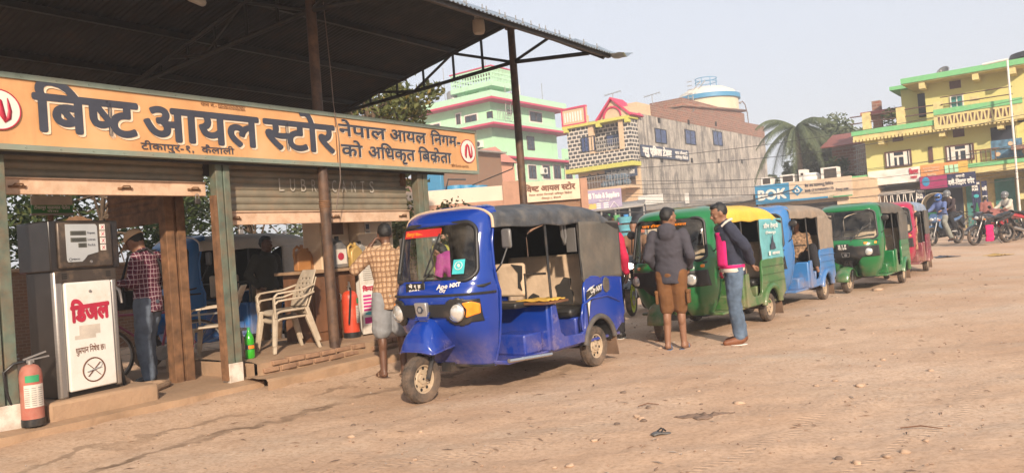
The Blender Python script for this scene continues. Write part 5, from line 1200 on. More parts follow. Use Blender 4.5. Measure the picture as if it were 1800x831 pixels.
def plaid(name, base, l1, l2, s1, s2, w1=.22, w2=.22):
    m, nt, p = newmat(name); tc = N(nt, 'ShaderNodeTexCoord'); sx = N(nt, 'ShaderNodeSeparateXYZ')
    wob = noise(nt, 9, 2); mp = N(nt, 'ShaderNodeVectorMath', operation='ADD'); nt.links.new(tc.outputs['Object'], mp.inputs[0])
    cb = N(nt, 'ShaderNodeCombineXYZ'); w_ = math_(nt, 'MULTIPLY', math_(nt, 'SUBTRACT', wob, .5), .035)
    for i in range(3): nt.links.new(w_, cb.inputs[i])
    nt.links.new(cb.outputs[0], mp.inputs[1]); nt.links.new(mp.outputs[0], sx.inputs[0])
    def lines(v, s, w): return math_(nt, 'LESS_THAN', math_(nt, 'FRACT', math_(nt, 'MULTIPLY', v, 1/s)), w)
    diag = math_(nt, 'ADD', math_(nt, 'MULTIPLY', sx.outputs[0], .8), sx.outputs[1])
    a = lines(sx.outputs[2], s1, w1); b_ = lines(diag, s1, w1); c_ = lines(sx.outputs[2], s2, w2); d_ = lines(diag, s2, w2)
    c = mix(nt, math_(nt, 'MULTIPLY', math_(nt, 'MAXIMUM', c_, d_), .8), base, l2); c = mix(nt, math_(nt, 'MULTIPLY', math_(nt, 'MAXIMUM', a, b_), .8), c, l1)
    nt.links.new(c, p.inputs['Base Color']); p.inputs['Roughness'].default_value = .92; bump(nt, p, noise(nt, 16, 5), .35, .02); return m
MT['eye'] = mat('eye_white', (.24,.20,.17), .3, var=.02); MT['lip'] = mat('lip', (.16,.06,.045), .5, var=.05)
MT['skin_dark'] = mat('dark_brown_skin', (.12,.057,.034), .5, var=.15, scale=9)
MT['cap'] = cloth('beige_cap_cloth', (.58,.40,.25)); MT['helmet_grey'] = mat('grey_helmet', (.14,.145,.15), .3, coat=.4); MT['helmet_blue'] = mat('blue_helmet', (.03,.10,.32), .25, coat=.5, var=.6, scale=14); MT['dark_visor'] = mat('dark_visor', (.02,.02,.025), .1)
MT['denim'] = mat('blue_denim', (.085,.125,.185), .9, var=.5, scale=5, bmp=.4, bscale=18, dirt=.3, dirtc=(.24,.24,.25), bdist=.02)
MT['denim_dk'] = mat('grey_denim', (.10,.125,.165), .9, var=.4, scale=5, bmp=.4, bscale=18, bdist=.02)
MT['hoodie'] = cloth('charcoal_hoodie', (.050,.047,.060)); MT['cargo'] = cloth('brown_cargo_cloth', (.15,.065,.022), var=.2); MT['navy'] = cloth('navy_jacket', (.028,.032,.055)); MT['magenta'] = cloth('magenta_panel', (.60,.012,.15))
MT['grey_short'] = cloth('grey_shorts', (.22,.225,.235)); MT['tan_plaid'] = plaid('tan_checked_shirt', (.36,.215,.115), (.15,.075,.04), (.52,.38,.26), .058, .029, .24, .26)
MT['red_plaid'] = plaid('maroon_checked_shirt', (.135,.012,.035), (.50,.40,.42), (.04,.008,.025), .050, .025, .13, .5)
MT['khaki'] = cloth('khaki_trousers', (.20,.12,.065)); MT['dark_jacket'] = cloth('dark_jacket', (.030,.028,.022)); MT['red_shirt'] = cloth('crimson_shirt', (.46,.012,.055)); MT['brown_top'] = cloth('brown_sleeve', (.20,.10,.055)); MT['purple'] = cloth('purple_shawl', (.34,.05,.22)); MT['pink_top'] = cloth('dark_pink_jacket', (.28,.015,.09)); MT['yellow_top'] = cloth('olive_yellow_scarf', (.33,.30,.06)); MT['pale_shirt'] = cloth('pale_shirt', (.50,.46,.38)); MT['blue_jacket'] = cloth('slate_blue_jacket', (.10,.14,.30)); MT['maroon_top'] = cloth('dusty_maroon_top', (.25,.09,.075)); MT['leaf_print'] = mat('patterned_jacket', (.24,.15,.09), .9, var=.8, scale=22); MT['black_cloth'] = cloth('black_cloth', (.018,.017,.020)); MT['sandal_blue'] = mat('blue_sandal', (.10,.13,.20), .8); MT['sandal_brown'] = mat('brown_sandal', (.22,.14,.09), .8); MT['shoe_brown'] = mat('brown_shoe', (.17,.06,.025), .6, var=.2); MT['white_cloth'] = cloth('white_cloth', (.62,.56,.48))

def hood(m, P, HP): m.ell(P['neck']+V((-.07,0,.01)), (.085,.115,.075), 16, 10); m.ell(P['neck']+V((-.11,0,-.05)), (.06,.10,.085), 14, 8); m.cap(P['neck']+V((.02,.07,-.02)), P['neck']+V((.05,-.05,-.03)), .035, .035)
g = GG(1190, 614)
hm = person('man in charcoal hoodie and brown cargo shorts seen from behind by the green rickshaw', g, R(68), dict(hyaw=R(-42), hpitch=R(8), head=(.035,-.012,1.575), elL=(-.06,.255,1.12), wrL=(.13,.20,.97), elR=(-.07,-.255,1.12), wrR=(.12,-.20,.97), knL=(.02,.085,.49), anL=(-.01,.10,.085), knR=(.05,-.075,.49), anR=(.06,-.08,.085), ftR=(1,-.25,-.02)), h=1.70, shirt=MT['hoodie'], pants=MT['cargo'], leg=.53, shoe=('sandal', MT['sandal_blue']), extra=hood, shirt_low=.04, fit=1.25)
def pockets():
    for s_ in (-1, 1):
        mb = MB(); mb.box((-.06, s_*.185-.018, .55), (.08, s_*.185+.018, .71)); mb.box((-.065, s_*.185-.022, .67), (.085, s_*.185+.022, .715)); mb.build('cargo_pocket', MT['cargo'], hm, bevel=.012)
pockets()
g = GG(1300, 603)
def jacket_extra(m, P, HP): m.cap(P['neck']+V((-.045,.05,.0)), P['neck']+V((-.045,-.05,.0)), .04, .04)
jm = person('man in navy and magenta jacket and blue jeans standing with hands behind his back', g, R(171), dict(head=(.125,0,1.555), neck=(.060,0,1.425), chest=(.045,0,1.24), hyaw=R(10), hpitch=R(16), shL=(.03,.175,1.37), shR=(.03,-.175,1.37), elL=(-.13,.235,1.14), wrL=(-.205,.06,.945), elR=(-.13,-.235,1.14), wrR=(-.20,-.045,.955), palmL=(-1,0,0), palmR=(-1,0,0), knL=(.035,.085,.49), anL=(0,.09,.085), knR=(.015,-.085,.49), anR=(-.05,-.09,.085)), h=1.72, shirt=MT['navy'], pants=MT['denim'], shoe=('shoe', MT['shoe_brown']), extra=jacket_extra, shirt_low=.03, fit=1.3)
def jacket_bits():
    mb = MB()                                            # magenta front panels and hem band, pale shirt tail, collar
    for sg in (-1, 1): mb.grid(lambda a, b: V((.045+.148-.03*abs(2*b-1)+.0-(.05+.06*b)*.0-.14*(b*.75)**2, sg*(.015+.15*b), .93+.40*a)), 12, 6)
    mb.build('front_panel', MT['magenta'], jm, solid=.012, ang=60)
    mb = MB(); mb.lathe([(1.0,.855),(1.04,.87),(1.03,.90),(1.0,.905)], n=28, cap=False); mb.v = [(.012+p[0]*.135, p[1]*.192, p[2]) for p in mb.v]; mb.build('shirt_tail', MT['white_cloth'], jm, ang=60)
    mb = MB(); mb.lathe([(1.0,.90),(1.05,.915),(1.04,.935),(1.0,.94)], n=28, cap=False); mb.v = [(.014+p[0]*.14, p[1]*.197, p[2]) for p in mb.v]; mb.build('hem_band', MT['magenta'], jm, ang=60)
    mb = MB(); mb.tube([(.105,.045,1.40),(.05,.062,1.45),(.0,.05,1.475),(-.02,0,1.48),(.0,-.05,1.475),(.05,-.062,1.45),(.105,-.045,1.40)], .016, 8); mb.build('collar', MT['white_cloth'], jm)
    mb = MB(); 
    for sg in (-1,1): mb.tube([(-.03,sg*.22,1.36),(-.11,sg*.285,1.15),(-.19,sg*.13,1.0)], .006, 5)
    mb.build('sleeve_piping', MT['red_ink'], jm)
jacket_bits()
g = GG(695, 661)
person('man in tan checked shirt and grey shorts seen from behind with hand to ear', g, R(112), dict(shL=(-.01,.185,1.38), elL=(.02,.36,1.21), wrL=(.045,.155,1.47), palmL=(0,-1,.2), elR=(.0,-.24,1.12), wrR=(.16,-.18,1.0), hpitch=R(10), head=(.035,0,1.575), knL=(.02,.11,.49), anL=(-.02,.125,.085), knR=(.02,-.11,.49), anR=(-.03,-.10,.085), ftL=(1,.35,-.02)), h=1.70, shirt=MT['tan_plaid'], sleeve=.62, pants=MT['grey_short'], leg=.50, shoe=('sandal', MT['sandal_brown']), skin=MT['skin_dark'], shirt_low=.08, fit=1.45, curl=1.1)
cm = person('man in maroon checked shirt and beige cap looking down beside the diesel dispenser', SF.out((-1.70, .95, .175)), R(172), dict(head=(.11,0,1.555), neck=(.045,0,1.43), chest=(.025,0,1.24), hpitch=R(34), elL=(.02,.24,1.12), wrL=(.26,.10,1.12), elR=(.02,-.24,1.12), wrR=(.26,-.08,1.08), knR=(.10,-.09,.50), anR=(.10,-.10,.085)), h=1.68, shirt=MT['red_plaid'], sleeve=.97, pants=MT['denim_dk'], shoe=('shoe', MT['black']), hat='cap', shirt_low=.05, fit=1.3, curl=1.2)
mb = MB(); mb.box((.20,-.14,.82),(.40,.12,1.02)); mb.build('bag_body', MT['black_cloth'], None, bevel=.03); bg_ = bpy.context.scene.objects['bag_body']; bg_.name = 'shoulder_bag'
bg_.location = cm.location; bg_.rotation_euler = cm.rotation_euler; tag(bg_, 'black shoulder bag held in front of the man in the maroon checked shirt', 'bag')
mb = MB(); mb.tube([(.22,.10,.98),(.16,.185,1.15),(.06,.20,1.40),(-.06,.05,1.46),(-.11,-.08,1.30),(-.10,-.16,1.05),(.05,-.20,.95),(.22,-.13,.94)], .014, 6); mb.build('strap', MT['black_cloth'], bg_)
person('man in dark jacket and khaki trousers standing in shade behind the plastic chairs', SF.out((.78, 2.25, .12)), R(-35), dict(hyaw=R(10), elL=(-.06,.27,1.13), wrL=(.10,.20,.93), elR=(-.10,-.26,1.14), wrR=(.06,-.17,.95), head=(.0,.02,1.575), chest=(-.03,0,1.24), neck=(-.035,0,1.43)), h=1.66, shirt=MT['dark_jacket'], sleeve=.97, pants=MT['khaki'], shoe=('shoe', MT['black']), skin=MT['skin_dark'], fit=1.2)
g = A(1070, 480, 10.6); g.z = gz(g.x, g.y)
person('man in crimson shirt seen from behind at the tail of the royal blue rickshaw', g, R(75), dict(hyaw=R(25)), h=1.70, shirt=MT['red_shirt'], sleeve=.97, pants=MT['black_cloth'], shoe=('shoe', MT['black']), shirt_low=.04)
g = A(772, 560, 11.6); g.z = gz(g.x, g.y)
person('woman in grey helmet and olive scarf seen through the royal blue rickshaw windscreen', g, R(-80), dict(elL=(.10,.24,1.15), wrL=(.28,.12,1.15)), h=1.62, shirt=MT['yellow_top'], sleeve=.9, pants=MT['black_cloth'], hair='long', hat='helmet', shoe=('sandal', MT['sandal_brown']), fit=1.4)
g = A(812, 560, 11.0); g.z = gz(g.x, g.y)
person('bending woman wrapped in purple shawl seen through the royal blue rickshaw windscreen', g, R(150), dict(chest=(.12,0,1.18), neck=(.25,0,1.30), head=(.34,0,1.38), shL=(.18,.17,1.27), shR=(.18,-.17,1.27), elL=(.22,.22,1.0), wrL=(.36,.12,.9), elR=(.22,-.22,1.0), wrR=(.36,-.12,.9), hpitch=R(30)), h=1.58, shirt=MT['purple'], sleeve=.9, pants=MT['purple'], hair='long', shoe=('sandal', MT['sandal_brown']), fit=1.7)
person('person in dark pink jacket bending down behind the diesel dispenser', SF.out((-3.2, 1.7, .175)), R(140), dict(pel=(-.05,0,.80), chest=(.18,0,1.0), neck=(.34,0,1.12), head=(.44,0,1.14), shL=(.27,.17,1.10), shR=(.27,-.17,1.10), elL=(.33,.22,.84), wrL=(.45,.12,.66), elR=(.33,-.22,.84), wrR=(.45,-.12,.66), hiL=(-.05,.09,.78), hiR=(-.05,-.09,.78), knL=(.12,.11,.45), knR=(.12,-.11,.45), hpitch=R(40)), h=1.66, shirt=MT['pink_top'], sleeve=.95, pants=MT['black_cloth'], shoe=('shoe', MT['black']), near=False, fit=1.4)
# passengers on the rear bench of the sky blue rickshaw
def seated_in(t, lx, ly, lz, rot, **kw):
    c, s_ = cos(t.rotation_euler.z), sin(t.rotation_euler.z); p = t.location + V((lx*c-ly*s_, lx*s_+ly*c, lz)); return person(kw.pop('label'), p, t.rotation_euler.z+rot, base=SIT, **kw)
seated_in(b2, -.74, .25, .63, .2, label='passenger in patterned jacket with a knee raised in the sky blue rickshaw', pose=dict(knL=(.36,.30,.34), anL=(.50,.36,.0), ftL=(1,.3,-.2), elL=(.02,.24,.30), wrL=(.30,.24,.30), head=(.03,0,.755), hpitch=R(25)), h=1.62, shirt=MT['leaf_print'], sleeve=.95, pants=MT['black_cloth'], near=False, fit=1.3)
seated_in(b2, -.76, -.22, .63, .0, label='dark clothed passenger looking down on the far side of the sky blue rickshaw', pose=dict(head=(.05,0,.74), hpitch=R(30)), h=1.55, shirt=MT['dark_jacket'], sleeve=.95, pants=MT['black_cloth'], near=False, fit=1.3)
# ------------------------------------------------------------ motorcycles and bicycles (x forward)
MT['bike_black'] = mat('black_bike_paint', (.02,.022,.028), .25, coat=.5, dirt=.3, dirtc=(.16,.12,.09)); MT['bike_red'] = mat('red_bike_paint', (.33,.02,.03), .3, coat=.4, dirt=.3); MT['bike_blue'] = mat('blue_bike_paint', (.06,.13,.26), .35, coat=.4, dirt=.3)
MT['lime_rim'] = mat('lime_green_rim', (.50,.58,.03), .45, var=.1, dirt=.2); MT['engine'] = mat('grey_engine', (.14,.135,.13), .5, .6, var=.3, scale=20)
MT['lit_lamp'], _n, _p = newmat('lit_headlamp'); _p.inputs['Emission Color'].default_value = (1,.93,.8,1); _p.inputs['Emission Strength'].default_value = 4
def spoked(parent, x, r, w, rim, spokes=5, tw=.05, steer=0.0, wire=False):
    e = bpy.data.objects.new('wheel', None); col.objects.link(e); e.parent = parent; e.location = (x, 0, r); e.rotation_euler = (0, 0, steer)
    mb = MB(); mb.lathe([(r-.06*(w/.1), -w*.32), (r-.03, -w*.5), (r-.008, -w*.3), (r, 0), (r-.008, w*.3), (r-.03, w*.5), (r-.06*(w/.1), w*.32)], axis='y', n=32, cap=False); mb.build('tyre', MT['rubber'], e, ang=50)
    mb = MB(); R0 = r-.055*(w/.1); mb.lathe([(R0+.005, -w*.34), (R0-.022, -w*.30), (R0-.022, w*.30), (R0+.005, w*.34)], axis='y', n=32, cap=False); mb.lathe([(.012,-w*.6),(.045,-w*.5),(.045,w*.5),(.012,w*.6)], axis='y', n=14)
    for i in range(spokes):
        a = 2*pi*i/spokes
        for da in ((-.16, .16) if not wire else (0,)): mb.tube([(.03*cos(a), (.02 if i % 2 else -.02)*wire, .03*sin(a)), ((R0-.01)*cos(a+da), 0, (R0-.01)*sin(a+da))], .0026 if wire else .013, 5)
    mb.build('rim', rim, e, ang=40)
    if not wire: mb = MB(); mb.lathe([(.13,.045),(.13,.05),(.06,.05),(.06,.045)], axis='y', n=24); mb.build('brake_disc', MT['steel'], e)
def motorcycle(label, loc, rot, paint_, rim=None, lean=0.0, scale=1.0, lit=False, plate=None, luggage=None, style=0, group='motorcycles'):
    t = thing('motorcycle', label, 'motorcycle', loc, rot, group); t.scale = (scale,)*3; t.rotation_euler[0] = lean
    rim = rim or MT['black']; st = .12 if lean else 0.0
    spoked(t, .66, .305, .10, rim, 5, steer=st); spoked(t, -.64, .305, .12, rim, 5)
    mb = MB()
    for s_ in (-1, 1): mb.tube([(.66, s_*.085, .305), (.50, s_*.085, .66), (.41, s_*.08, .90)], .022, 8)
    mb.tube([(.43,-.09,.82),(.43,.09,.82)], .02, 8); mb.build('fork', MT['steel'], t)
    mb = MB(); mb.grid(lambda a, b: V((.66+.345*cos(R(30+120*a)), (b-.5)*.13, .305+.345*sin(R(30+120*a))-.03*abs(b-.5)*2)), 14, 6); mb.build('mudguard', paint_, t, solid=.008)
    mb = MB(); mb.tube([(.36,-.36,1.02),(.38,-.20,1.04),(.42,0,1.0),(.38,.20,1.04),(.36,.36,1.02)], .013, 8)
    for s_ in (-1,1): mb.tube([(.36,s_*.25,1.03),(.35,s_*.38,1.015)], .020, 8)
    mb.build('handlebar', MT['black'], t)
    for s_ in (-1, 1): mb = MB(); mb.tube([(.38,s_*.28,1.04),(.40,s_*.30,1.17)], .007, 6); mi = mb.build('mirror', MT['black'], t); mb = MB(); mb.ell((.41,s_*.31,1.20), (.018,.065,.045), 14, 8); mb.build('mirror_glass', MT['black'], mi)
    mb = MB(); mb.ell((.50,0,.86), (.10,.12,.13), 18, 12); mb.prism([(.44,.92),(.60,.90),(.52,1.02),(.42,1.05)], lambda x, z: V((x,-.10,z)), lambda x, z: V((x,.10,z))); h = mb.build('headlight_cowl', paint_, t, recalc=True)
    mb = MB(); mb.ell((.575,0,.86), (.045,.075,.06), 16, 10); mb.build('headlight', MT['lit_lamp'] if lit else MT['lamp'], h)
    for s_ in (-1, 1): mb = MB(); mb.tube([(.46,s_*.10,.82),(.48,s_*.19,.82)], .008, 6); mb.ell((.49,s_*.21,.82), (.03,.035,.022), 10, 6); mb.build('turn_signal', MT['amber'], t)
    mb = MB(); mb.ell((.16,0,.84), (.27,.135,.13), 20, 12); mb.cap((.02,0,.82), (.30,0,.80), .12, .11); mb.build('tank', paint_, t, ang=70)
    for s_ in (-1,1):
        mb = MB(); mb.prism([(.40,.80),(.46,.62),(.30,.52),(.16,.60),(.20,.76)], lambda x, z: V((x,s_*.12,z)), lambda x, z: V((x,s_*.17,z))); mb.build('tank_shroud', paint_, t, bevel=.02, recalc=True)
    mb = MB(); mb.grid(lambda a, b: V((.02-.72*a, (b-.5)*(.25-.07*a), .83-.03*sin(pi*a)+.06*a+.0-.03*(2*b-1)**2+(.05*smooth(.45,.6,a)))), 20, 8); mb.build('seat', MT['seat'], t, solid=.07, ang=60)
    mb = MB(); mb.prism([(-.30,.82),(-.86,.94),(-.88,.90),(-.70,.80),(-.30,.70),(-.1,.70)], lambda x, z: V((x,-.085,z)), lambda x, z: V((x,.085,z))); tl = mb.build('tail', paint_, t, bevel=.02, recalc=True)
    mb = MB(); mb.box((-.90,-.05,.875),(-.87,.05,.925)); mb.build('tail_light', MT['red_paint'], tl)
    mb = MB(); mb.grid(lambda a, b: V((-.74-.24*a, (b-.5)*.14, .78-.28*a)), 4, 2); mg = mb.build('rear_mudguard', MT['black'], t, solid=.01)
    if plate: mb = MB(); mb.box((-.945,-.10,.60),(-.93,.10,.72)); pl = mb.build('number_plate', MT['red_paint'], t); mb = MB(); mb.text(plate, (-.947,.0,.635), (0,-1,0), (0,0,1), w=.15, h=.05, bold=.05, depth=.003, align='C'); mb.build('lettering', MT['white'], pl)
    mb = MB(); mb.box((-.12,-.13,.30),(.26,.13,.52)); mb.cap((.14,0,.50),(.22,0,.68),.085,.08); mb.lathe([(.09,-.16),(.09,.16)], (-.02,0,.40), 'y', 16); mb.build('engine', MT['engine'], t, bevel=.02)
    mb = MB(); mb.tube([(.38,0,.85),(.34,0,.45),(.20,0,.28),(-.16,0,.28),(-.20,0,.62),(-.1,0,.78)], .022, 8); mb.tube([(-.20,.09,.40),(-.64,.10,.305)], .02, 8); mb.tube([(-.20,-.09,.40),(-.64,-.10,.305)], .02, 8); mb.tube([(-.58,.11,.36),(-.42,.13,.72)], .028, 8); mb.build('frame', MT['black'], t)
    mb = MB(); mb.tube([(.26,-.06,.56),(.34,-.09,.38),(.20,-.13,.24),(-.25,-.15,.26),(-.42,-.16,.32)], .022, 8); mb.tube([(-.36,-.16,.30),(-.82,-.17,.44)], [.045,.055], 12); mb.build('exhaust', MT['steel'], t)
    mb = MB(); mb.tube([(-.02,.12,.28),(-.14,.26,.03)], .012, 6); mb.tube([(-.05,-.24,.30),(-.05,.24,.30)], .012, 6); mb.build('stand', MT['black'], t)
    return t
def bicycle(label, loc, rot, c, lean=0.0, group='bicycles'):
    t = thing('bicycle', label, 'bicycle', loc, rot, group); t.rotation_euler[0] = lean
    spoked(t, .52, .33, .045, MT['steel'], 20, wire=True); spoked(t, -.52, .33, .045, MT['steel'], 20, wire=True)
    mb = MB(); A_, B_, C_, D_ = (-.52,0,.33), (-.10,0,.30), (-.22,0,.78), (.36,0,.80)
    for p, q in ((B_,C_),(C_,D_),(B_,(.38,0,.70)),(A_,C_),(A_,B_)): mb.tube([p, q], .016, 6)
    mb.tube([(.34,0,.90),(.38,0,.68),(.52,0,.33)], .016, 6); mb.build('frame', c, t)
    mb = MB(); mb.tube([(.34,-.28,.92),(.42,-.24,.98),(.36,0,.95),(.42,.24,.98),(.34,.28,.92)], .012, 6); mb.build('handlebar', MT['steel'], t)
    mb = MB(); mb.tube([(-.22,0,.78),(-.25,0,.90)], .013, 6); mb.ell((-.27,0,.92), (.13,.08,.035), 12, 8); mb.build('saddle', MT['seat'], t)
    mb = MB(); mb.lathe([(.09,-.01),(.09,.01)], (-.10,.03,.30), 'y', 16); mb.tube([(-.10,-.06,.30),(-.02,-.10,.16)], .01, 6); mb.tube([(-.10,.06,.30),(-.18,.10,.44)], .01, 6); mb.build('crank', MT['steel'], t)
    mb = MB(); mb.grid(lambda a, b: V((-.52+.36*cos(R(20+150*a)), (b-.5)*.06, .33+.36*sin(R(20+150*a)))), 14, 3); mb.grid(lambda a, b: V((.52+.36*cos(R(10+130*a)), (b-.5)*.06, .33+.36*sin(R(10+130*a)))), 14, 3); mb.build('mudguard', c, t)
    mb = MB(); mb.box((-.80,-.07,.70),(-.36,.07,.72)); mb.tube([(-.74,0,.70),(-.52,0,.34)], .008, 5); mb.build('carrier', MT['steel'], t)
    return t
def sit_on(t, lx, lz, rot=0.0, sc_=1.0, **kw):
    c, s_ = cos(t.rotation_euler.z), sin(t.rotation_euler.z); S = t.scale[0]; p = t.location + V((lx*c*S, lx*s_*S, lz*S)); return person(kw.pop('label'), p, t.rotation_euler.z+rot, base=RIDE, **kw)
RIDE = dict(SIT, chest=(.06,0,.41), neck=(.10,0,.61), head=(.16,0,.755), shL=(.09,.175,.55), shR=(.09,-.175,.55), elL=(.24,.25,.36), wrL=(.42,.26,.30), elR=(.24,-.25,.36), wrR=(.42,-.26,.30), knL=(.34,.19,-.02), knR=(.34,-.19,-.02), anL=(.20,.24,-.44), anR=(.20,-.24,-.44))
# near bike with lime wheels, its rider reaching for the bars
a = GG(1112, 556); hd = atan2(-.93, -.36); o = a - V((cos(hd), sin(hd), 0))*.66; o.z = gz(o.x, o.y)
mc = motorcycle('black motorcycle with lime green wheels and lit headlight beside the green rickshaw', o, hd, MT['bike_black'], MT['lime_rim'], lit=True)
sit_on(mc, -.12, .80, label='rider in brown long sleeves on the lime wheeled motorcycle', h=1.65, shirt=MT['brown_top'], sleeve=.97, pants=MT['black_cloth'], shoe=('shoe', MT['black']), near=False, fit=1.4)
# riders at the far right
def GF(x, y, Y): p = A(x, y, Y); p.z = gz(p.x, p.y); return p
p = GF(1662, 430, 27.5); hd = R(205)
m2 = motorcycle('blue motorcycle carrying two helmeted men beyond the magenta rickshaw', p, hd, MT['bike_blue'], scale=1.06)
sit_on(m2, .02, .84, label='rider in slate blue jacket and blue helmet with one foot on the ground', pose=dict(knL=(.30,.26,-.10), anL=(.14,.36,-.66), hel='helmet_blue', visor=True), h=1.74, shirt=MT['blue_jacket'], sleeve=.97, pants=mat('grey_green_trousers', (.22,.22,.19), .9), shoe=('shoe', MT['shoe_brown']), near=False, hat='helmet', fit=1.5)
sit_on(m2, -.42, .94, label='pillion rider in dark brown jacket and grey helmet', pose=dict(elL=(.18,.22,.34), wrL=(.34,.12,.24), elR=(.18,-.22,.34), wrR=(.34,-.12,.24)), h=1.72, shirt=mat('dark_brown_jacket', (.045,.028,.030), .85), sleeve=.97, pants=MT['black_cloth'], shoe=('shoe', MT['black']), near=False, hat='helmet', fit=1.4)
p = GF(1742, 424, 25.5); hd = R(196)
m3 = motorcycle('black motorcycle with a magenta bag hanging at its side, parked at the right', p, hd, MT['bike_black'], scale=1.04, lean=R(-5))
q = thing('hanging_bag', 'magenta cloth bag hanging on the black motorcycle', 'bag', p + V((-.35, -.55, .12)), R(20))
mb = MB(); mb.grid(lambda a, b: V((-.16+.32*a+.02*NZ.noise(V((a*5,b*5,2))), -.06*sin(pi*a)-.03*NZ.noise(V((a*6,b*6,7))), .52*b)), 12, 12); mb.build('cloth', MT['rick_pink_cloth'] if 'rick_pink_cloth' in MT else cloth('magenta_cloth', (.60,.01,.12)), q, solid=.05, ang=90)
mb = MB(); mb.tube([(-.1,0,.5),(0,.0,.64),(.1,0,.5)], .01, 5); mb.build('strap', MT['black_cloth'], q)
p = GF(1812, 414, 26.5)
m4 = motorcycle('black and red motorcycle showing its tail light and plate at the right edge', p, R(12), MT['bike_red'], scale=1.05, plate='बा ९ प')
p = GF(1772, 412, 28.5)
m5 = motorcycle('motorcycle under a dusty maroon cover behind the black one', p, R(190), MT['bike_red'], scale=1.0)
mb = MB(); mb.grid(lambda a, b: V((.75-1.0*a, (b-.5)*.62, 1.13-.62*abs(b-.5)**1.5*1.6-.18*(a-.4)**2+.03*NZ.noise(V((a*6,b*6,3))))), 18, 14); c_ = mb.build('dust_cover', MT['maroon_top'], None, solid=.01, ang=90); c_.matrix_world = M4.Translation(p) @ M4.Rotation(R(190), 4, 'Z'); tag(c_, 'dusty maroon cloth cover draped over a motorcycle at the right', 'cover')
sit_on(m5, -.15, .84, label='rider in grey helmet and pale shirt behind the parked black motorcycle', h=1.72, shirt=MT['pale_shirt'], sleeve=.97, pants=MT['black_cloth'], shoe=('shoe', MT['black']), near=False, hat='helmet', fit=1.4)
p = GF(1736, 402, 36.0)
person('man in dusty maroon top standing before the dark blue shop banner', p, R(75), {}, h=1.66, shirt=MT['maroon_top'], sleeve=.97, pants=MT['dark_jacket'], shoe=('shoe', MT['black']), near=False, fit=1.3)
p = GF(1694, 396, 41.5)
bicycle('dark bicycle standing in front of the yellow house', p, R(200), MT['black'])
bicycle('bicycle with a pink frame behind the rusty inner post of the station', SF.out((-1.15, 1.95, .1)), SF.rot+R(160), mat('pink_bike_paint', (.30,.05,.10), .4))
# covered rickshaw cart
def cart():
    p = GF(1652, 397, 38.5); t = thing('covered_cart', 'pedal cart with a white cloth hood and green body in front of the shops', 'cart', p, R(236))
    mb = MB(); mb.box((-.8,-.55,.55),(.6,.55,1.05)); mb.build('body', MT['rick_green'], t, bevel=.03)
    mb = MB(); mb.grid(lambda a, b: V((-1.0+1.9*a, .68*sin((b-.5)*pi*1.05), 1.15+.85*max(0, cos((b-.5)*pi*1.05))**.7+.03*NZ.noise(V((a*5,b*5,1))))), 14, 18); mb.build('hood', mat('cream_cloth_hood', (.62,.52,.40), .9, bmp=.3), t, solid=.02, ang=90)
    mb = MB(); mb.box((-.9,-.60,1.05),(.7,-.57,1.25)); mb.build('valance', MT['white_cloth'], t)
    mb = MB(); [mb.tube([(x,y,1.0),(x,y*1.05,1.6)], .02, 6) for x in (-.8,.6) for y in (-.55,.55)]; mb.build('hood_frame', MT['black'], t)
    for y in (-.6,.6): 
        e = bpy.data.objects.new('wheel', None); col.objects.link(e); e.parent = t; e.location = (-.3, y, 0); spoked(e, 0, .34, .06, MT['steel'], 18, wire=True)
    e = bpy.data.objects.new('wheel', None); col.objects.link(e); e.parent = t; e.location = (1.1, 0, 0); spoked(e, 0, .34, .06, MT['steel'], 18, wire=True)
    mb = MB(); mb.tube([(-.5,0,.5),(.4,0,.45),(.85,0,.85),(1.1,0,.34)], .02, 6); mb.tube([(.8,-.25,1.0),(.85,0,.95),(.8,.25,1.0)], .014, 6); mb.build('frame', MT['black'], t)
cart()
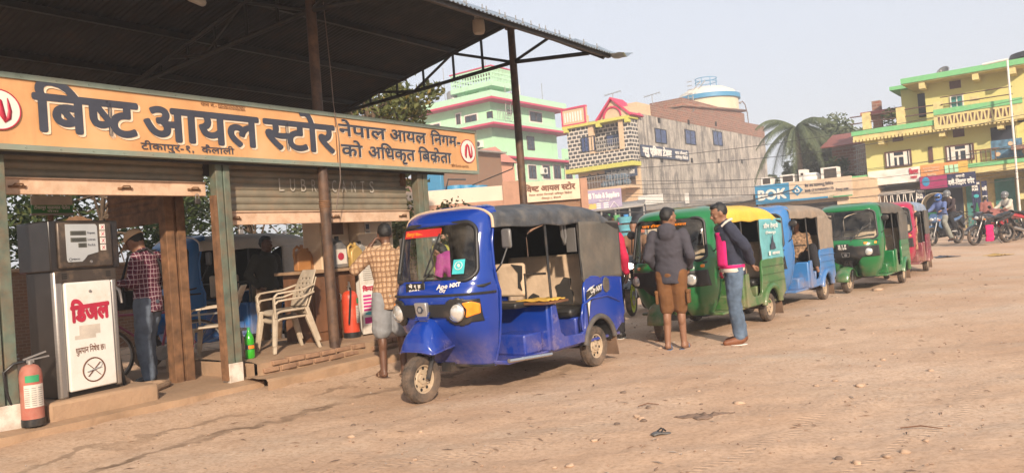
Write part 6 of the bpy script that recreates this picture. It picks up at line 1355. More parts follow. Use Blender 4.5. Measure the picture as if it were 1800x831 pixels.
# ------------------------------------------------------------ houses. Faces: 'f' is local y = 0 (looks to -y), 's' is local x = 0 (looks to +x)
class Bld:
    def __init__(s, name, label, cat, px, Y, rot=ROW, group=None):
        p = A(px[0], px[1], Y); p.z = gh(p.x, p.y); s.F = Frame((p.x, p.y, 0), rot); s.t = thing(name, label, cat, (p.x, p.y, 0), rot, group); s.zg = p.z
    def f(s, x, y, d=0.0): q = s.F.f(x, y, d); return q.x, q.z
    def sd(s, x, y, d=0.0): q = s.F.sd(x, y, d); return q.y, q.z
    def bx(s, mb, face, a0, a1, z0, z1, d0, d1, off=0.0):  # off shifts the face plane inward (+)
        if face == 'f': mb.box((a0, off-d1, z0), (a1, off-d0, z1))
        else: mb.box((-off+d0, a0, z0), (-off+d1, a1, z1))
    def part(s, name, m, boxes, parent=None, bevel=0, off=0.0):
        mb = MB()
        for b in boxes:
            if isinstance(b[0], str): s.bx(mb, *b, off=off)
            else: mb.box(*b)
        return mb.build(name, m, parent or s.t, bevel=bevel)
    def win(s, face, a0, a1, z0, z1, frame, pane=None, bars=1, grille=False, sill=None, off=0.0, surround=None, parent=None):
        e = .06; F_ = [(face,a0,a1,z1-e,z1,.0,.07),(face,a0,a1,z0,z0+e,.0,.07),(face,a0,a0+e,z0+e,z1-e,.0,.07),(face,a1-e,a1,z0+e,z1-e,.0,.07)]
        for i in range(1, bars+1): x = a0+(a1-a0)*i/(bars+1); F_.append((face,x-.025,x+.025,z0+e,z1-e,.0,.06))
        if surround: s.part('window_surround', surround, [(face,a0-.16,a1+.16,z0-.16,z1+.16,0,.025)], off=off); F_ = [(f_[0],f_[1],f_[2],f_[3],f_[4],.026,f_[6]+.02) for f_ in F_]
        w_ = s.part('window', frame, F_, parent, off=off); s.part('pane', pane or MT['pane'], [(face,a0+e,a1-e,z0+e,z1-e,.030,.036)], w_, off=off)
        if grille: s.part('grille', MT['black'], [(face,a0+e+(a1-a0-2*e)*i/7,a0+e+.025+(a1-a0-2*e)*i/7,z0+e,z1-e,.045,.06) for i in range(1,7)], w_, off=off)
        if sill: s.part('sill', sill, [(face,a0-.08,a1+.08,z0-.07,z0-.003,0,.14)], w_, off=off)
        return w_
    def P(s, face, a, z, d, off=0.0): return V((a, off-d, z)) if face == 'f' else V((-off+d, a, z))
    def text(s, mb, face, t, a, z, d=.03, off=0.0, **k): mb.text(t, s.P(face, a, z, d, off), (1,0,0) if face == 'f' else (0,1,0), (0,0,1), **k)
MT['mint'] = mat('mint_green_wall', (.42,.70,.45), .85, var=.06, scale=1, dirt=.3, dirtc=(.27,.42,.28), dscale=.6)
MT['mint_dk'] = mat('mint_green_band', (.42,.66,.46), .85, var=.1, dirt=.35, dirtc=(.25,.33,.22))
MT['pink_trim'] = mat('crimson_trim', (.50,.035,.10), .7, var=.1); MT['brown_frame'] = mat('brown_window_frame', (.10,.045,.035), .6)
def cement():
    m, nt, p = newmat('weathered_cement'); c = ramp(nt, noise(nt, .55, 6, rough=.6), [(.38, (.19,.175,.16)), (.47, (.32,.29,.255)), (.58, (.42,.38,.33)), (.70, (.23,.21,.195))])
    c = mix(nt, ramp(nt, noise(nt, 1.6, 6, stretch=(1,1,.12), rough=.65), [(.46, (0,0,0)), (.60, (.85,)*3)]), c, (.135,.122,.112)); c = mix(nt, ramp(nt, noise(nt, 3.1, 6, stretch=(1,1,.3), rough=.7), [(.52, (0,0,0)), (.62, (.55,)*3)]), c, (.56,.49,.41))
    nt.links.new(c, p.inputs['Base Color']); p.inputs['Roughness'].default_value = .95; bump(nt, p, noise(nt, 4, 6), .4, .05); return m
MT['old_cement'] = cement()
MT['brick_far'] = brick_material('red_brick', (.28,.085,.05), (.15,.055,.038), (.30,.22,.165), 1.0, wd=.50, ht=.20, bs=2)
MT['lime'] = mat('lime_trim', (.50,.48,.10), .75, var=.1, dirt=.2); MT['beige_wall'] = mat('beige_wall', (.58,.42,.27), .85, var=.08, dirt=.3, dirtc=(.4,.3,.2), dscale=1)
MT['rail'] = mat('grey_rail', (.26,.25,.24), .6); MT['blue_pane'] = mat('dark_blue_glass', (.035,.055,.14), .15, var=.4, scale=3, spec=.6)
MT['yellow_wall'] = mat('lemon_yellow_wall', (.58,.54,.21), .85, var=.05, scale=1, dirt=.3, dirtc=(.52,.46,.16), dscale=.5); MT['yellow_pale'] = mat('pale_yellow_trim', (.60,.50,.22), .8, var=.1, dirt=.4, dirtc=(.26,.22,.14), dscale=2)
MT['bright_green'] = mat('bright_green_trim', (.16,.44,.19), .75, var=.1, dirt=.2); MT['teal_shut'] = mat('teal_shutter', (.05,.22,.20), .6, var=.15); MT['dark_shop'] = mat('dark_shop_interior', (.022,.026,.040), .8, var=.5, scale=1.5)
MT['sign_blue'] = mat('bank_blue_sign', (.035,.22,.40), .5, var=.06); MT['sign_cream'] = mat('cream_sign_board', (.60,.46,.33), .6, var=.08, dirt=.2); MT['sign_lilac'] = mat('lilac_sign_board', (.30,.25,.36), .6, var=.08); MT['sign_navy'] = mat('navy_sign_board', (.05,.065,.11), .6, var=.15); MT['navy_panel'] = mat('navy_banner', (.018,.022,.075), .6, var=.2)
MT['purple_sq'] = mat('crimson_banner_patch', (.30,.02,.10), .6, var=.3, scale=2); MT['orange_banner'] = mat('orange_banner', (.62,.26,.09), .6, var=.1); MT['mustard'] = mat('mustard_banner', (.60,.38,.08), .6, var=.15); MT['roof_tin'] = mat('grey_tin_roof', (.30,.28,.26), .6, .2, var=.2, dirt=.3)
def stone_pattern():
    m, nt, p = newmat('stone_tile_cladding'); tc = N(nt, 'ShaderNodeTexCoord'); sx = N(nt, 'ShaderNodeSeparateXYZ'); cb = N(nt, 'ShaderNodeCombineXYZ'); nt.links.new(tc.outputs['Object'], sx.inputs[0])
    nt.links.new(math_(nt, 'SUBTRACT', sx.outputs[0], sx.outputs[1]), cb.inputs[0]); nt.links.new(sx.outputs[2], cb.inputs[1])
    b = N(nt, 'ShaderNodeTexBrick'); b.inputs['Scale'].default_value = 1.0; b.inputs['Brick Width'].default_value = .46; b.inputs['Row Height'].default_value = .32; b.inputs['Mortar Size'].default_value = .055; b.inputs['Mortar Smooth'].default_value = .25
    for i, c in (('Color1', (.045,.045,.05)), ('Color2', (.075,.072,.07)), ('Mortar', (.56,.51,.44))): b.inputs[i].default_value = (*c, 1)
    nt.links.new(cb.outputs[0], b.inputs['Vector']); nt.links.new(b.outputs['Color'], p.inputs['Base Color']); p.inputs['Roughness'].default_value = .6; return m
MT['stone_tile'] = stone_pattern()

# ---- mint green house
def green_house():
    B = Bld('green_house', 'tall mint green house with crimson edged floors and a lattice water tower on its roof', 'house', (872, 330), 80)
    fx = lambda x, y: B.f(x, y); sy = lambda x, y: B.sd(x, y)
    zr = sy(872, 180)[1]; z2 = sy(872, 224)[1]; z1 = sy(872, 277)[1]; L = sy(975, 200)[0]; Wd = -fx(732, 235)[0]; L1 = sy(1012, 290)[0]
    B.part('wall', MT['mint'], [((-Wd, .0, 0), (0, L, zr))])
    B.part('lower_wing', MT['mint'], [((-Wd*.6, L+.0, 0), (-.2, L1, z1-.01))])
    for i, (z, o_) in enumerate(((zr, 1.3), (z2, 1.5), (z1, .7))):
        LL = L if i < 2 else L1
        sl = B.part('floor_slab', MT['mint_dk'], [((-Wd-.6, -o_, z+.02), (o_, LL+o_*.7, z+.30))]); B.part('slab_edge', MT['pink_trim'], [((-Wd-.66, -o_-.06, z-.04), (o_+.06, LL+o_*.7+.06, z+.17))], sl)
        if i == 1:
            mb = MB(); q = 1.5; a, b = (-Wd-.6, -q), (q, L+q*.7)
            mb.add([(a[0],a[1],z+.30),(b[0],a[1],z+.30),(b[0],b[1],z+.30),(a[0],b[1],z+.30),(a[0],.02,z+.95),(-.02,.02,z+.95),(-.02,b[1]-q,z+.95),(a[0],b[1]-q,z+.95)], [(0,1,5,4),(1,2,6,5),(2,3,7,6)]); mb.build('sloping_eave', MT['mint_dk'], sl, ang=0)
    # parapet on the top roof
    pz = zr+.30
    B.part('parapet', MT['mint_dk'], [((-Wd-.5,-1.15,pz),(1.15,-1.0,pz+.55)),((1.0,-1.0,pz),(1.15,L+.8,pz+.55))])
    # roof tower with lattice
    a0, zt0 = fx(806, 170); a1 = 0.2
    q0 = fx(800, 140); tz = sy(872, 140)[1]+.4; 
    x0, x1, y0, y1 = -5.2, .1, .4, 4.2; tb = pz+1.35
    B.part('tower_leg', MT['mint'], [((x0+.3,y0+.3,pz),(x0+1.4,y1-.3,tb)),((x1-2.2,y0+.5,pz),(x1-.9,y1-.3,tb))]); tw = B.part('tower_deck', MT['mint_dk'], [((x0-.2,y0-.2,tb),(x1+.2,y1+.2,tb+.5))])
    R_ = []
    H0, H1 = tb+.5, tb+2.0
    for z in (H0+.42, H0+.88, H1-.16): R_ += [((x0-.15,y0-.15,z),(x1+.15,y0-.05,z+.14)), ((x1+.05,y0-.05,z),(x1+.15,y1+.15,z+.14)), ((x0-.15,y1+.05,z),(x1+.05,y1+.15,z+.14)), ((x0-.15,y0-.05,z),(x0-.05,y1+.05,z+.14))]
    n_ = 15
    for i in range(n_+1):
        x = x0-.12+(x1-x0+.10)*i/n_; R_.append(((x,y0-.145,H0),(x+.13,y0-.055,H1-.16)))
        y = y0-.04+(y1-y0)*i/n_; R_.append(((x1+.055,y,H0),(x1+.145,y+.11,H1-.16)))
    B.part('lattice_parapet', MT['mint_dk'], R_, tw); B.part('parapet_cap', MT['pink_trim'], [((x0-.22,y0-.22,H1),(x1+.22,y1+.22,H1+.12))], tw)
    B.part('roof_pillar', MT['white'], [((-.9,5.6,pz),(-.4,6.1,pz+2.2)),((-2.6,5.8,pz),(-1.2,6.6,pz+1.5))])
    mb = MB(); c = (-Wd*.55, 1.2, pz); mb.lathe([(.75,0),(.75,1.7),(.6,1.9),(.25,2.0)], c, n=20); mb.build('water_drum', MT['steel'], B.t)
    mb = MB(); 
    for x, y, h in ((-Wd*.6,.4,4.5),(-1.0,1.0,4.6),(.5,L*.75,2.6)): mb.tube([(x,y,pz),(x,y,pz+h)], .035, 5)
    mb.build('roof_rod', MT['rail'], B.t)
    # stair ladder and balcony
    a = sy(880, 210)[0]
    mb = MB(); 
    for s_ in (0, .9): mb.tube([(1.0,1.2+s_,z2+.4),(1.0,1.5+s_,zr+1.6)], .04, 5)
    for i in range(9): mb.tube([(1.0,1.2+.034*i,z2+.5+.33*i),(1.0,2.1+.034*i,z2+.5+.33*i)], .03, 5)
    mb.build('ladder', MT['roof_tin'], B.t)
    mb = MB(); 
    for i in range(16): mb.tube([(1.35,-.6+.28*i,z2+.6),(1.35,-.6+.28*i,z2+1.5)], .025, 4)
    mb.tube([(1.35,-.7,z2+1.5),(1.35,3.7,z2+1.5)], .035, 5); mb.build('balcony_rail', MT['rail'], B.t)
    # windows from the photo
    fr = MT['brown_frame']; ws = MT['white']
    def W(face, x0, y0, x1, y1, **k):
        m = B.f if face == 'f' else B.sd; a0, zb = m(x0, y1); a1, zt = m(x1, y0); zt = m((x0+x1)/2, y0)[1]; zb = m((x0+x1)/2, y1)[1]; B.win(face, min(a0, a1), max(a0, a1), zb, zt, fr, **k)
    W('f', 819, 203, 838, 219, grille=True, surround=ws); W('f', 757, 219, 773, 230, surround=ws); W('f', 804, 201, 809, 226, surround=ws); W('f', 857, 196, 866, 213, bars=0)
    W('f', 828, 250, 843, 269, bars=1); 
    W('s', 932, 198, 951, 214, grille=True, surround=ws); W('s', 892, 193, 899, 201, bars=0); W('s', 907, 239, 915, 263, bars=0); W('s', 927, 240, 938, 264)
    for x0, x1 in ((884,896),(910,918),(930,941),(955,965),(974,984),(995,1004)): W('s', x0, 291, x1, 314, surround=ws)
    for face, x, y in (('f', 845, 254), ('s', 953, 301)):
        m = B.f if face == 'f' else B.sd; a, z = m(x, y); ac = B.part('air_conditioner', MT['white'], [(face, a-.45, a+.45, z-.35, z+.35, .05, .45)])
        mb = MB(); mb.lathe([(.26,0),(.26,-.02)], B.P(face, a, z, .46), 'y' if face == 'f' else 'x', 16); mb.build('fan_grille', MT['black'], ac)
    # terrace rail on the lower wing
    mb = MB()
    for i in range(14): y = L+.7+(L1-L-.3)*i/13; mb.box((.55,y,z1+.35),(.61,y+.06,z1+1.15))
    mb.box((.52,L+.5,z1+1.15),(.64,L1+.5,z1+1.25)); mb.build('terrace_rail', MT['rail'], B.t)
    B.part('terrace_pillar', MT['mint'], [((.35,L+.3,z1+.3),(.8,L+1.4,z1+1.5)),((.35,L1-.7,z1+.3),(.8,L1-.1,z1+1.5))])
    B.part('brick_shed', MT['brick_far'], [((-14.5,-9,0),(-6.5,-3,z1-1.6))])
green_house()
# ---- small salmon house with a tin roof in front of it
def salmon_house():
    B = Bld('salmon_house', 'small salmon pink house wing behind the long cream wall', 'house', (868, 335), 62)
    z = B.sd(868, 285)[1]; z2 = B.sd(868, 272)[1]
    B.part('wall', mat('salmon_wall', (.55,.28,.19), .85, var=.1, dirt=.2), [((-2.6, 0, 0), (0, 3, z))]); mb = MB(); mb.add([(-3.0,-.5,z),(.4,-.5,z),(.4,3,z),(-3.0,3,z),(-2.2,1.4,z+1.4),(-.6,1.4,z+1.4)], [(0,1,5,4),(1,2,5),(2,3,4,5),(3,0,4)]); mb.build('roof', mat('salmon_roof', (.50,.20,.15), .8), B.t, ang=0)
    B.win('f', -1.9, -1.0, z-1.6, z-.3, MT['brown_frame'])
    B2 = Bld('brick_shed', 'rough brick shed with a blue tarp behind the cream wall', 'shed', (842, 335), 58)
    z = B2.sd(842, 268)[1]; B2.part('wall', MT['brick'], [((-4.6, 0, 0), (0, 3, z))]); B2.part('roof', MT['roof_tin'], [((-5.0,-.6,z),(.5,3.2,z+.12))]); B2.part('tarp', MT['sign_blue'], [((-5.2,-.4,z-3.4),(-3.4,-.02,z-.4))], bevel=.05)
salmon_house()

# ---- grey cement house
def cement_house():
    B = Bld('cement_house', 'grey weathered cement house with honeycomb stone front, pink gable and brick parapet', 'house', (1126, 340), 62)
    L = B.sd(1345, 250)[0]; Wd = -B.f(1010, 260)[0]; zt = B.sd(1126, 200)[1]; zb = B.f(1126, 283)[1]; ztf = B.f(1126, 208)[1]
    B.part('wall', MT['old_cement'], [((-Wd+.2, .45, 0), (0, L, zt))])
    # upper front, cantilevered, clad in honeycomb tiles, with a recessed balcony
    f = lambda x, y: B.f(x, y)
    d = .9; xb0 = -Wd*.62; xb1 = -Wd*.14
    B.part('stone_front', MT['stone_tile'], [((-Wd-.1,-d,zb),(xb0,.40,ztf)), ((xb1,-d,zb),(-.02,.40,ztf)), ((xb0,-.0,zb+1.0),(xb1,.40,ztf)), ((xb0,-d,zb),(xb1,-.0,zb+1.05))])
    B.part('balcony_floor', MT['beige_wall'], [((xb0+.01,-d+.01,zb+1.05),(xb1-.01,-.01,zb+1.1))])
    for x in (xb0, xb1): B.part('balcony_pillar', MT['beige_wall'], [((x-.22,-d-.04,zb+1.06),(x+.22,-d+.3,ztf))])
    B.part('lime_band', MT['lime'], [((-Wd-.35,-d-.3,zb-.35),(.12,.3,zb-.003))]); B.part('lime_band', MT['lime'], [((-Wd-.35,-d-.3,ztf),(.15,.3,ztf+.22))])
    B.part('lime_bracket', MT['lime'], [((x,-d-.34,ztf-.3),(x+.35,-d+.1,ztf-.002)) for x in (-Wd-.2,-Wd*.5,-.3)])
    # front parapet and pink gable
    zp = ztf+.22
    pr = B.part('front_parapet', MT['beige_wall'], [((-Wd-.3,-d-.2,zp),(xb0-.2,-d,zp+1.35)),((xb1+.2,-d-.2,zp),(.14,.4,zp+.75)),((-Wd-.3,-d-.0,zp),(-Wd-.15,3.0,zp+1.35))])
    B.part('parapet_edge', MT['pink_trim'], [((-Wd-.36,-d-.27,zp+1.35),(xb0-.2,-d+.05,zp+1.5)),((-Wd-.36,-d-.27,zp),(xb0-.2,-d-.21,zp+.12)),((-Wd-.36,-d-.27,zp+.12),(-Wd-.24,-d-.21,zp+1.35)),((xb0-.34,-d-.27,zp+.12),(xb0-.22,-d-.21,zp+1.35))], pr)
    B.part('parapet_baluster', MT['white'], [((-Wd-.1+i*.26,-d-.22,zp+.3),(-Wd+.03+i*.26,-d-.2,zp+1.1)) for i in range(int((xb0+Wd-.3)/.26))], pr)
    gx0, gx1, gz_ = B.f(1052, 208, -d)[0], B.f(1111, 203, -d)[0], B.f(1084, 173, -d)[1]; gm = gx0*.55+gx1*.45; xb0_ = xb0
    mb = MB(); mb.prism([(gx0+.2,zp),(gx1-.2,zp),(gm,gz_-.1)], lambda x, z: V((x,-d-.12,z)), lambda x, z: V((x,-d+.12,z))); g = mb.build('gable', MT['beige_wall'], B.t, recalc=True)
    mb = MB(); T = .14
    for a in ((gx0,zp-.05),(gx1,zp-.05)): mb.prism([(a[0],a[1]),(gm,gz_),(gm,gz_+T),(a[0]+(-.15 if a[0] < gm else .15),a[1]+T*.6)], lambda x, z: V((x,-d-.35,z)), lambda x, z: V((x,.9,z)))
    mb.build('gable_roof', MT['pink_trim'], g, recalc=True)
    mb = MB(); mb.tube([(gm+.8*cos(R(a)),-d-.16,zp+.10+.8*sin(R(a))) for a in range(0,181,15)], .09, 6); mb.build('gable_arch', MT['pink_trim'], g)
    B.part('gable_back', MT['beige_wall'], [((xb1-.3,.5,zt),(.0,2.9,zt+.9))])
    # brick parapet and stair room on the roof
    ph = B.sd(1240, 181)[1]
    mb = MB(); mb.prism([(3.0,zt-.02),(L,zt-.02),(L,zt+1.4),(3.0,zt+.92)], lambda y, z: V((-.25,y,z)), lambda y, z: V((.02,y,z))); mb.build('brick_parapet', MT['brick_far'], B.t, recalc=True); y0, y1 = B.sd(1195, 180)[0], B.sd(1308, 180)[0]
    B.part('stair_room', MT['brick_far'], [((-3.5,y0*1.12,zt),(-.27,y1*1.02,zt+2.35))]); mb = MB(); mb.add([(-3.6,y0*1.12-.2,zt+1.75),(-.05,y0*1.12-.2,zt+1.75),(-.05,y1*1.02+.2,zt+2.75),(-3.6,y1*1.02+.2,zt+2.75)], [(0,1,2,3)]); mb.build('stair_roof', MT['brick_far'], B.t, solid=.2)
    # side windows, vents, wall bulge bands
    def W(face, x0, y0, x1, y1, **k):
        m = B.f if face == 'f' else B.sd; off = k.pop('off', 0); a0 = m(x0, (y0+y1)/2, off if face == 'f' else -off)[0]; a1 = m(x1, (y0+y1)/2, off if face == 'f' else -off)[0]; zt_ = m((x0+x1)/2, y0, off)[1]; zb_ = m((x0+x1)/2, y1, off)[1]; return B.win(face, min(a0,a1), max(a0,a1), zb_, zt_, MT['black'], MT['blue_pane'], off=off, **k)
    W('s', 1151, 227, 1171, 252); W('s', 1204, 229, 1222, 254); W('s', 1253, 231, 1269, 256)
    for x, y in ((1158,212),(1210,215),(1258,218),(1163,281),(1216,282),(1263,283),(1304,284)):
        a, z = B.sd(x, y); B.part('air_vent', MT['dark'], [('s', a-.22, a+.22, z-.22, z+.22, .0, .03)])
    W('f', 1022, 240, 1047, 267, off=-d, bars=3); W('f', 1097, 231, 1110, 247, bars=1); W('f', 1066, 236, 1092, 255, bars=1); a, z = f(1094, 214); B.part('vent_opening', MT['dark'], [('f', a-.6, a+.6, z-.3, z+.25, .0, .03)])
    mb = MB(); 
    for i in range(12): x = xb0+.3+(xb1-xb0-.6)*i/11; mb.tube([(x,-d+.05,zb+1.1),(x,-d+.05,zb+2.0)], .025, 5)
    for z in (1.3,1.65,2.0): mb.tube([(xb0+.2,-d+.05,zb+z),(xb1-.2,-d+.05,zb+z)], .03, 5)
    mb.build('balcony_rail', MT['rail'], B.t)
    # lower floor: shutters, pillars, boards
    z0 = f(1060, 332)[1]
    B.part('front_wall', MT['beige_wall'], [((-Wd+.1,.1,0),(-.05,.44,zb-.36))])
    for x0, x1 in ((-Wd*.86,-Wd*.56),(-Wd*.44,-Wd*.06)):
        mb = MB(); mb.grid(lambda a, b: V((x0+(x1-x0)*a, .06-.03*abs(sin(b*40)), z0+(zb-1.2-z0)*b)), 1, 90); mb.build('roller_shutter', mat('brown_roller_shutter', (.15,.095,.07), .6, var=.15), B.t)
    B.part('balcony_slab', MT['beige_wall'], [((-Wd-.4,-1.6,z0-.25),(.0,.1,z0-.02))]); mb = MB()
    for i in range(24): x = -Wd-.3+(Wd+.2)*i/23; mb.tube([(x,-1.5,z0),(x,-1.5,z0+.95)], .022, 4)
    for z in (.5,.95): mb.tube([(-Wd-.3,-1.5,z0+z),(-.1,-1.5,z0+z)], .03, 5)
    mb.build('lower_rail', MT['rail'], B.t)
    B.part('sign_board', MT['sign_navy'], [((-Wd*.5,-.35,zb-1.15),(.0,-.25,zb-.4))]); mb = MB(); B.text(mb, 'f', 'नाप तौलको आिधकािरक िबक%ेता', -Wd*.47, zb-.93, d=.36, w=Wd*.44, h=.34, bold=.04); mb.build('lettering', MT['white'], B.t)
    mb = MB(); B.text(mb, 'f', 'न्यु एिब%ला ट%ेडस', -Wd*.95, zb-1.0, d=-.09, w=Wd*.40, h=.40, bold=.05); mb.build('painted_lettering', MT['ink'], B.t)
    return B, L, Wd, zt, z0
CH, CHL, CHW, CHZ, CHF = cement_house()
def trade_sign():
    a0, z1 = CH.sd(1128, 259); a1, _z = CH.sd(1207, 262); z0 = CH.sd(1167, 279)[1]; z1 = CH.sd(1167, 260)[1]
    t = thing('shop_sign', 'dark blue sign with white Nepali lettering fixed to the weathered cement side wall', 'sign', CH.F.out((0, 0, 0)), ROW)
    mb = MB(); mb.box((.05, a0-.4, z0), (.17, a1, z1)); mb.build('panel', MT['sign_navy'], t)
    mb = MB(); h = (z1-z0)*.62; L = a1-a0+.4
    mb.text('न्यु एिब%ला ट%ेडस', (.175, a0-.2, z0+h*.32), (0,1,0), (0,0,1), w=L*.58, h=h, bold=.07, depth=.02); mb.text('नाप तौलको', (.175, a0-.4+L*.68, z0+h*.82), (0,1,0), (0,0,1), w=L*.28, h=h*.45, bold=.05, depth=.02); mb.text('आिधकृत िबक%ेता', (.175, a0-.4+L*.68, z0+h*.18), (0,1,0), (0,0,1), w=L*.29, h=h*.45, bold=.05, depth=.02); mb.build('lettering', MT['white'], t)
trade_sign()
def rooftop_bits():
    for i, (x, y0, y1) in enumerate(((1067, 167, 186), (1170, 177, 190))):
        p = CH.F.out((-CHW*.5, 2+10*i, CHZ)) if i == 0 else CH.F.out((-1.2, CH.sd(1170, 190)[0], CHZ))
        t = thing('tv_antenna', ('thin T shaped aerial on the roof behind the pink gable', 'thin T shaped aerial behind the brick parapet')[i], 'aerial', p, ROW)
        mb = MB(); h = 2.3; mb.tube([(0,0,0),(0,0,h)], .028, 6); mb.build('mast', MT['rail'], t); mb = MB(); mb.tube([(-.8,0,h-.1),(.8,0,h+.1)], .028, 6)
        for k_ in range(5): mb.tube([(-.7+.35*k_,-.25,h),(-.7+.35*k_,.25,h)], .02, 4)
        mb.build('cross_arm', MT['rail'], t)
    y = CH.sd(1222, 185)[0]; dish('grey satellite dish on the roof below the cream water tank', CH.F.out((-.6, y, CHZ+1.0)), ROW+R(20), .42)
    y = CH.sd(1320, 195)[0]; t = thing('street_light_arm', 'bent rusty lamp arm above the right end of the brick parapet', 'lamp arm', CH.F.out((-.8, y, CHZ+1.5)), ROW)
    mb = MB(); mb.tube([(0,1.2,0),(0,1.1,1.2),(0,.6,2.1),(0,-.2,2.4),(0,-.7,2.2)], .05, 6); mb.build('arm', MT['rust'], t); mb = MB(); mb.ell((0,-.9,2.15), (.12,.3,.12), 10, 6); mb.build('lamp_head', MT['roof_tin'], t)
def dish(label, loc, rot, r):
    t = thing('satellite_dish', label, 'satellite dish', loc, rot)
    q = M4.Rotation(R(55), 3, 'X')
    mb = MB(); mb.grid(lambda a, b: V((0,0,r*.9))+q @ V((r*a*cos(2*pi*b), r*a*sin(2*pi*b), .35*r*a*a)), 8, 28); mb.build('reflector', MT['dish'], t, solid=.03, ang=60)
    mb = MB(); mb.tube([(0,.1,0),(0,.05,r*.9)], .05, 6); mb.tube([(0,-.1,r*.35),(0,-r*.75,r*1.1)], .025, 5); mb.ell((0,-r*.75,r*1.1), (.08,.08,.08), 8, 6); mb.build('mount', MT['rail'], t)
MT['dish'] = mat('grey_dish', (.20,.20,.20), .5, .3, var=.2)
rooftop_bits()
def tank():
    p = A(1253, 300, 108); r = 52.5/1360*108; t = thing('water_tank', 'big round cream water tank with a blue rim rising behind the cement house', 'water tank', (p.x, p.y, 0), ROW)
    zt = A(1253, 152, 108).z; zr = A(1253, 165, 108-r).z; zl = A(1253, 200, 108).z
    mb = MB(); mb.lathe([(r*.95,0),(r*.95,zl-2),(r,zl-1),(r,zr)], n=48); mb.build('drum', mat('cream_tank', (.62,.54,.38), .8, var=.05, dirt=.2, dirtc=(.45,.36,.24), dscale=.3), t, ang=40)
    mb = MB(); mb.lathe([(r,zr),(r*.9,zr+(zt-zr)*.45),(r*.6,zr+(zt-zr)*.8),(r*.25,zt-.1),(.1,zt)], n=48); mb.build('dome', mat('pale_tank_roof', (.62,.58,.50), .8, var=.06), t, ang=60)
    mb = MB(); mb.lathe([(r+.02,zr-.35),(r+.3,zr-.35),(r+.3,zr+.25),(r+.02,zr+.25)], n=48); mb.build('blue_rim', MT['sign_blue'], t)
    mb = MB(); 
    for i in range(8): a = pi/4*i; mb.tube([(1.5*cos(a),1.5*sin(a),zt-.5),(1.5*cos(a),1.5*sin(a),zt+1.1)], .05, 5)
    for z in (.6,1.1): mb.tube([(1.5*cos(pi/8*i),1.5*sin(pi/8*i),zt+z) for i in range(16)], .05, 5, closed=True)
    mb.build('railing', MT['sign_blue'], t)
    mb = MB()
    for s_ in (-.35,.35): mb.tube([(-.5+s_,-r-.35,zl-3),(-.5+s_,-r-.35,zr),(.2+s_,-1.6,zt+.6)], .07, 5)
    for i in range(12): mb.tube([(-.85,-r-.35,zl-2+i*.55),(-.15,-r-.35,zl-2+i*.55)], .06, 4)
    mb.build('ladder', MT['roof_tin'], t)
tank()

# ---- long cream wall with pillars and the painted sign, beyond the station
def cream_wall():
    Y0 = 26; p0 = A(757, 330, Y0); p1 = A(1030, 318, Y0); z = (p0.z+A(905, 322, Y0).z)/2
    t = thing('boundary_wall', 'long cream boundary wall with salmon pillars beyond the station', 'wall', (p0.x, Y0, 0), 0)
    W = p1.x-p0.x
    x1 = A(905, 340, Y0).x-p0.x; zt = A(830, 330, Y0).z
    mb = MB(); mb.box((-3, 0, 0), (x1-.4, .22, zt)); mb.build('panel', mat('cream_wall_paint', (.60,.50,.40), .85, var=.06, scale=1, dirt=.2, dirtc=(.42,.32,.24)), t)
    sal = mat('salmon_plaster', (.36,.20,.135), .85, var=.1)
    zl = A(830, 356, Y0).z
    mb = MB(); mb.box((-3, -.06, 0), (x1-.4, -.002, zl)); mb.build('lower_band', sal, t)
    mb = MB(); mb.box((x1-.4,-.08,0),(x1+.25,.30,zt+.12)); mb.build('pillar', sal, t, bevel=.01)
    x2 = A(1026, 330, Y0).x-p0.x; mb = MB(); mb.box((x2-.12,-.08,0),(x2+.12,.30,A(1020, 316, Y0).z+.05)); mb.build('pillar', sal, t, bevel=.01)
    mb = MB(); mb.box((x1+.251,.05,0),(x2-.121,.20,A(970, 352, Y0).z)); mb.build('brick_panel', MT['brick'], t)
    mb = MB(); mb.tube([(.5,.1,zt),(.6,.1,zt+.35),(1.2,.1,zt+.30)], .03, 6); mb.tube([(1.4,.12,zt+.1),(2.8,.12,zt+.55),(2.85,.12,zt+.75)], .02, 5); mb.build('pipe', MT['black'], t)
    # painted sign between the pillars
    t2 = thing('painted_sign', 'cream rectangular sign with dark Nepali shop lettering between salmon pillars', 'sign', (p0.x+x1, Y0, 0), 0)
    sx0, sx1 = .27, x2-x1-.14; z0, z1 = A(970, 353, Y0).z, A(970, 318, Y0).z; w_ = sx1-sx0
    mb = MB(); mb.box((sx0,-.10,z0),(sx1,-.02,z1)); mb.build('panel', MT['sign_cream'], t2)
    mb = MB(); H = z1-z0; mb.text('िवष|ट आयल स|टोर', (sx0+w_*.04,-.105,z0+H*.52), (1,0,0), (0,0,1), w=w_*.88, h=H*.28, bold=.055, depth=.004); mb.text('नेपाल आयल िनगमको अिधकृत िबक%ेता', (sx0+w_*.10,-.105,z0+H*.29), (1,0,0), (0,0,1), w=w_*.76, h=H*.10, bold=.02, depth=.004); mb.text('टीकापुर-१, कैलाली', (sx0+w_*.32,-.105,z0+H*.10), (1,0,0), (0,0,1), w=w_*.34, h=H*.09, bold=.02, depth=.004); mb.build('lettering', MT['brown_ink'], t2)
cream_wall()
